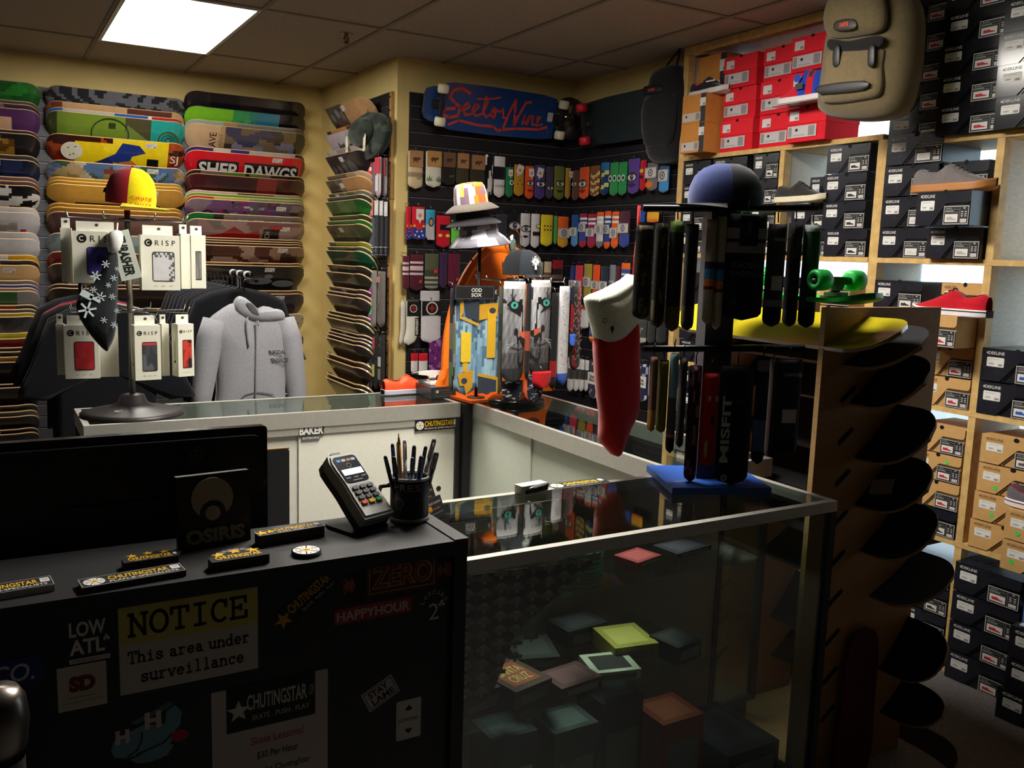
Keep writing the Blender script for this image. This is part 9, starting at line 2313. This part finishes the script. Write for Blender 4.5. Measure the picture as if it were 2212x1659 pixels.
m = MB(); m.tube([Fr(*px_out([q], Fr, 0)[0], 0.0) for q in ((1440, 142), (1470, 104), (1462, 140))], 0.006, (34, 32, 36), 8); m.tube([Fr(*px_out([(1470, 104)], Fr, 0)[0], 0.0), Fr(*px_out([(1484, 104)], Fr, 0)[0], -0.02)], 0.004, (150, 148, 146), 6); m.build('hang_loop', SATIN, t)
PLY = (166, 122, 76)
t = thing('board_rack', 'plywood rack with diagonal slots full of dark longboards', 'board rack', (2.33, 1.9, 0))
for y in (1.77, 2.25):
    Fp = FRONT((2.085, y, 0)); m = MB(); m.slab(Fp, ((0, 0.001), (0.53, 0.001), (0.53, 1.495), (0, 1.495)), -0.018, 0.0, PLY, (190, 150, 100)); o = m.build('slotted_panel', PLYW, t)
    for k in range(9):
        z = 1.24 - 0.128 * k; Fk = Fp.at(0.13 + 0.004 * k, z).rot(35); s_ = MB(); s_.rbox(Fk, -0.045, 0.03, -0.009, 0.009, 0.0004, 0.0012, 0.008, (22, 17, 12)); s_.rect(Fk, -0.04, 0.028, -0.0105, -0.008, 0.0014, (190, 156, 110)); s_.build('slot', MATTE, o)
m = MB(); m.box(2.10, 2.60, 1.7705, 2.2315, 0.001, 0.02, PLY); m.build('base_board', PLYW, t)
def rack_board(pl, pr, label, col, L=0.9, mat=GRIP, back=(70, 52, 38), nose=1.58):
    a, b = P(*pl, 1, 1.68), P(*pr, 1, 1.65)
    ex = Vector((b.x - a.x, 0, b.z - a.z)); Wd = ex.length * 1.06; ex.normalize()
    Fr = F(Vector(((a.x + b.x) / 2, nose + L / 2, (a.z + b.z) / 2)), (0, 1, 0), -ex)
    if Fr.n.z < 0:
        Fr = F(Fr.o, (0, 1, 0), ex)
    m = MB(); deck_mesh(m, Fr, L, Wd, col if callable(col) else (lambda u, v: col), (150, 120, 84), 0.011, 0.02, 2.2, 44, 10, back, 1)
    o = m.build('longboard', mat); return tag(o, label, 'longboard', 'longboards in the plywood rack'), Fr, Wd
DKc = (32, 30, 34)
rack_board((1838, 762), (1948, 700), 'translucent yellow board at the top of the plywood rack', (170, 156, 30), mat=GLOSS, back=(176, 160, 30))
for (pl, pr, nm) in (((1880, 800), (1996, 716), 'chipped dark board just under the yellow one'), ((1895, 884), (2000, 780), 'dark board, second under the yellow one'), ((1905, 1004), (2012, 895), 'dark board, third under the yellow one'), ((1905, 1108), (2004, 1004), 'dark board with white price label, fourth under the yellow one'), ((1915, 1210), (2016, 1106), 'dark board, fifth under the yellow one'), ((1935, 1310), (2052, 1220), 'widest dark board, sixth under the yellow one'), ((1955, 1470), (2034, 1366), 'dark board, seventh under the yellow one'), ((1955, 1566), (2024, 1500), 'glossy dark patterned board near the rack foot'), ((1960, 1700), (2058, 1610), 'lowest dark board of the plywood rack')):
    o, Fr, Wd = rack_board(pl, pr, nm, DKc if 'patterned' not in nm else vc([(40, 30, 28), (60, 40, 34), (26, 24, 26)], 20, 506), mat=GRIP if 'glossy' not in nm else GLOSS)
    if 'price' in nm:
        s_ = MB(); s_.slab(Fr.at(-0.30, 0.02, 0.006).rot(20), ((-0.035, -0.03), (0.035, -0.03), (0.035, 0.03), (-0.035, 0.03)), 0.002, 0.003, (170, 166, 160)); s_.build('price_label', PAPER, o)
Fg = F(P(1850, 655, 1, 1.66) + Vector((0, 0.24, 0)), (0, 1, 0), (-1, 0, 0))
m = MB(); deck_mesh(m, Fg, 0.60, 0.165, lambda u, v: (30, 170, 60), (24, 140, 50), 0.012, 0.02, 2.4, 44, 10, (30, 160, 60), 1)
for k in range(4):
    stroke(m, Fg, [(-0.26, -0.05 + 0.03 * k), (-0.20, -0.05 + 0.03 * k)], 0.006, 0.022, (20, 110, 40))
o = m.build('penny_board', SATIN); tag(o, 'bright green plastic cruiser lying wheels up on the board rack', 'cruiser board')
for s_ in (-0.17, 0.17):
    truck_parts(o, F(Fg(s_, 0, 0.008), Fg.ey, -Fg.ex, Fg.n), 0.2, (70, 110, 50), (60, 90, 44), ((40, 190, 80), SATIN), 0.030, 0.055)
m = MB(); Fk = FRONT((P(1853, 1500, 1, 1.745).x, 1.745, 0.002)); m.slab(Fk, smooth([(-0.075, 0), (-0.08, 0.2), (-0.075, 0.4), (-0.04, 0.475), (0.04, 0.475), (0.075, 0.4), (0.08, 0.2), (0.075, 0)], 3), -0.006, 0.006, (86, 20, 22)); tag(m.build('skateboard_deck', SATIN), 'dark red deck standing on the floor against the plywood rack', 'skateboard deck')
def item(x, y, z, w, d, h, col, label, yaw=0, top=None, txt=None, nm='boxed_part'):
    ex, bk = yawed(None, yaw); o = Vector((x, y, z + 0.0008)); Fr = F(o, ex, bk, (0, 0, 1))
    t = thing(nm, label, 'box' if nm == 'boxed_part' else nm.replace('_', ' '), o, 'goods inside the front counter')
    m = MB(); m.slab(Fr, ((-w / 2, -d / 2), (w / 2, -d / 2), (w / 2, d / 2), (-w / 2, d / 2)), 0.0, h, col); m.build('carton', PAPER, t)
    m = MB(); m.rect(Fr, -w * 0.36, w * 0.36, -d * 0.36, d * 0.36, h + 0.0005, top or tuple(min(255, c + 30) for c in col))
    if txt:
        m.text(Fr, txt[0], 0, d * 0.12, w * 0.6, d * 0.22, h + 0.001, (206, 190, 110)); m.text(Fr, txt[1], 0, -d * 0.16, w * 0.5, d * 0.22, h + 0.001, (206, 190, 110))
    m.rect(F(Fr(0, -d / 2 - 0.0005, 0), ex, (0, 0, 1), -bk), -w * 0.36, w * 0.4, h * 0.15, h * 0.7, 0.0, (130, 128, 126)); m.build('printed_panel', PAPER, t)
for x, y, z, w, d, h, c, lb, yw, tp, tx in (
 (0.95, 1.74, .83, .09, .07, .02, (206, 60, 40), 'orange red carded pack on the top glass shelf by the desk', 12, (236, 120, 80), None),
 (1.06, 1.80, .83, .10, .07, .008, (70, 80, 110), 'flat blue pack on the top glass shelf', -10, None, None), (1.45, 1.78, .83, .1, .08, .015, (150, 50, 54), 'red and white pack beside the green round stack', 14, None, None), (1.62, 1.80, .83, .14, .09, .012, (60, 56, 70), 'dark pack with cord near the end of the top shelf', 8, None, None),
 (0.95, 1.80, .55, .11, .16, .05, (60, 40, 60), 'dark purple box on the middle shelf by the desk', 8, None, None), (1.08, 1.78, .55, .12, .15, .045, (70, 40, 36), 'dark box with orange lettered label on the middle shelf', 12, (150, 66, 40), ('SANTA', 'CRUZ')), (1.22, 1.92, .55, .12, .14, .03, (40, 40, 42), 'flat black box on the middle shelf', -18, None, None), (1.22, 1.74, .55, .13, .1, .03, (96, 50, 56), 'maroon box at the front of the middle shelf', 6, None, None),
 (1.36, 1.76, .55, .13, .11, .025, (190, 190, 176), 'white-edged box with dark lid on the middle shelf', -14, (36, 30, 32), None), (1.47, 1.84, .55, .13, .14, .045, (170, 156, 70), 'yellow box on the middle shelf', -10, None, None), (1.40, 1.97, .55, .14, .1, .05, (36, 36, 44), 'navy box at the back of the middle shelf', 4, None, None), (1.58, 1.76, .55, .1, .1, .05, (40, 40, 44), 'black box with white label at the middle shelf end', 10, None, None),
 (1.10, 1.85, .121, .13, .12, .30, (44, 48, 60), 'tall dark box with round yellow mark on the counter floor', 0, None, None), (1.28, 1.84, .121, .14, .12, .28, (80, 84, 90), 'tall grey helmet box on the counter floor', 0, None, None), (1.46, 1.88, .121, .14, .12, .30, (34, 36, 48), 'tall navy box on the counter floor', 0, None, None), (1.64, 1.84, .121, .15, .14, .22, (150, 64, 40), 'orange and pale blue box on the counter floor', 0, None, None), (1.84, 1.82, .121, .2, .26, .12, (34, 42, 60), 'clear lidded blue box in the far corner of the counter floor', 0, None, None)):
    item(x, y, z, w, d, h, c, lb, yw, tp, tx)
for k in range(5):
    Fw = TOP((1.285 + 0.003 * (k % 2), 1.80, .8308 + 0.011 * k)); t = thing('wax_tin', f'green round disc, {ORD[k + 1]} from the bottom of the stack on the top shelf', 'round pack', Fw.o, 'green round packs')
    m = MB(); m.lathe(Fw, ((0, 0), (0.052, 0), (0.052, 0.010), (0, 0.010)), (70, 130, 90), 28); m.build('disc', SATIN, t)
    m = MB(); m.ring(Fw, 0, 0, 0.03, 0.047, 0.0104, (170, 196, 160), 24); m.build('printed_ring', LETTER, t)
Ft = FRONT((0.865, 1.6372, 0.60)); t = thing('paper_banner', 'brown sheet of white clover stickers behind the counter glass', 'sticker sheet', Ft.o + Vector((0, 0.012, 0)))
Ft = F(Ft.o + Vector((0, 0.012, 0)), Ft.ex, Ft.ey, Ft.n); m = MB(); m.slab(Ft, ((0, 0), (0.08, 0.03), (0.14, 0.17), (0.36, 0.31), (0, 0.325)), -0.001, 0.0, (52, 36, 28)); m.build('sheet', PAPER, t)
m = MB()
for i in range(9):
    for j in range(11):
        a, b = 0.012 + 0.042 * i, 0.315 - 0.033 * j - 0.006 * (i % 2)
        if a < 0.35 and b > 0.02 and b > 0.02 + 0.95 * max(0, a - 0.05):
            m.rect(Ft.rot(-8, a, b), -0.019, 0.019, -0.005, 0.005, 0.0006, (150, 142, 132))
            for q in (90, 40, 140, 270):
                m.ell(Ft, a + 0.008 * math.cos(math.radians(q)), b + 0.008 * math.sin(math.radians(q)), 0.005, 0.005, 0.0004, (190, 184, 174), 8)
o = m.build('clover_print', LETTER, t); o['kind'] = 'stuff'
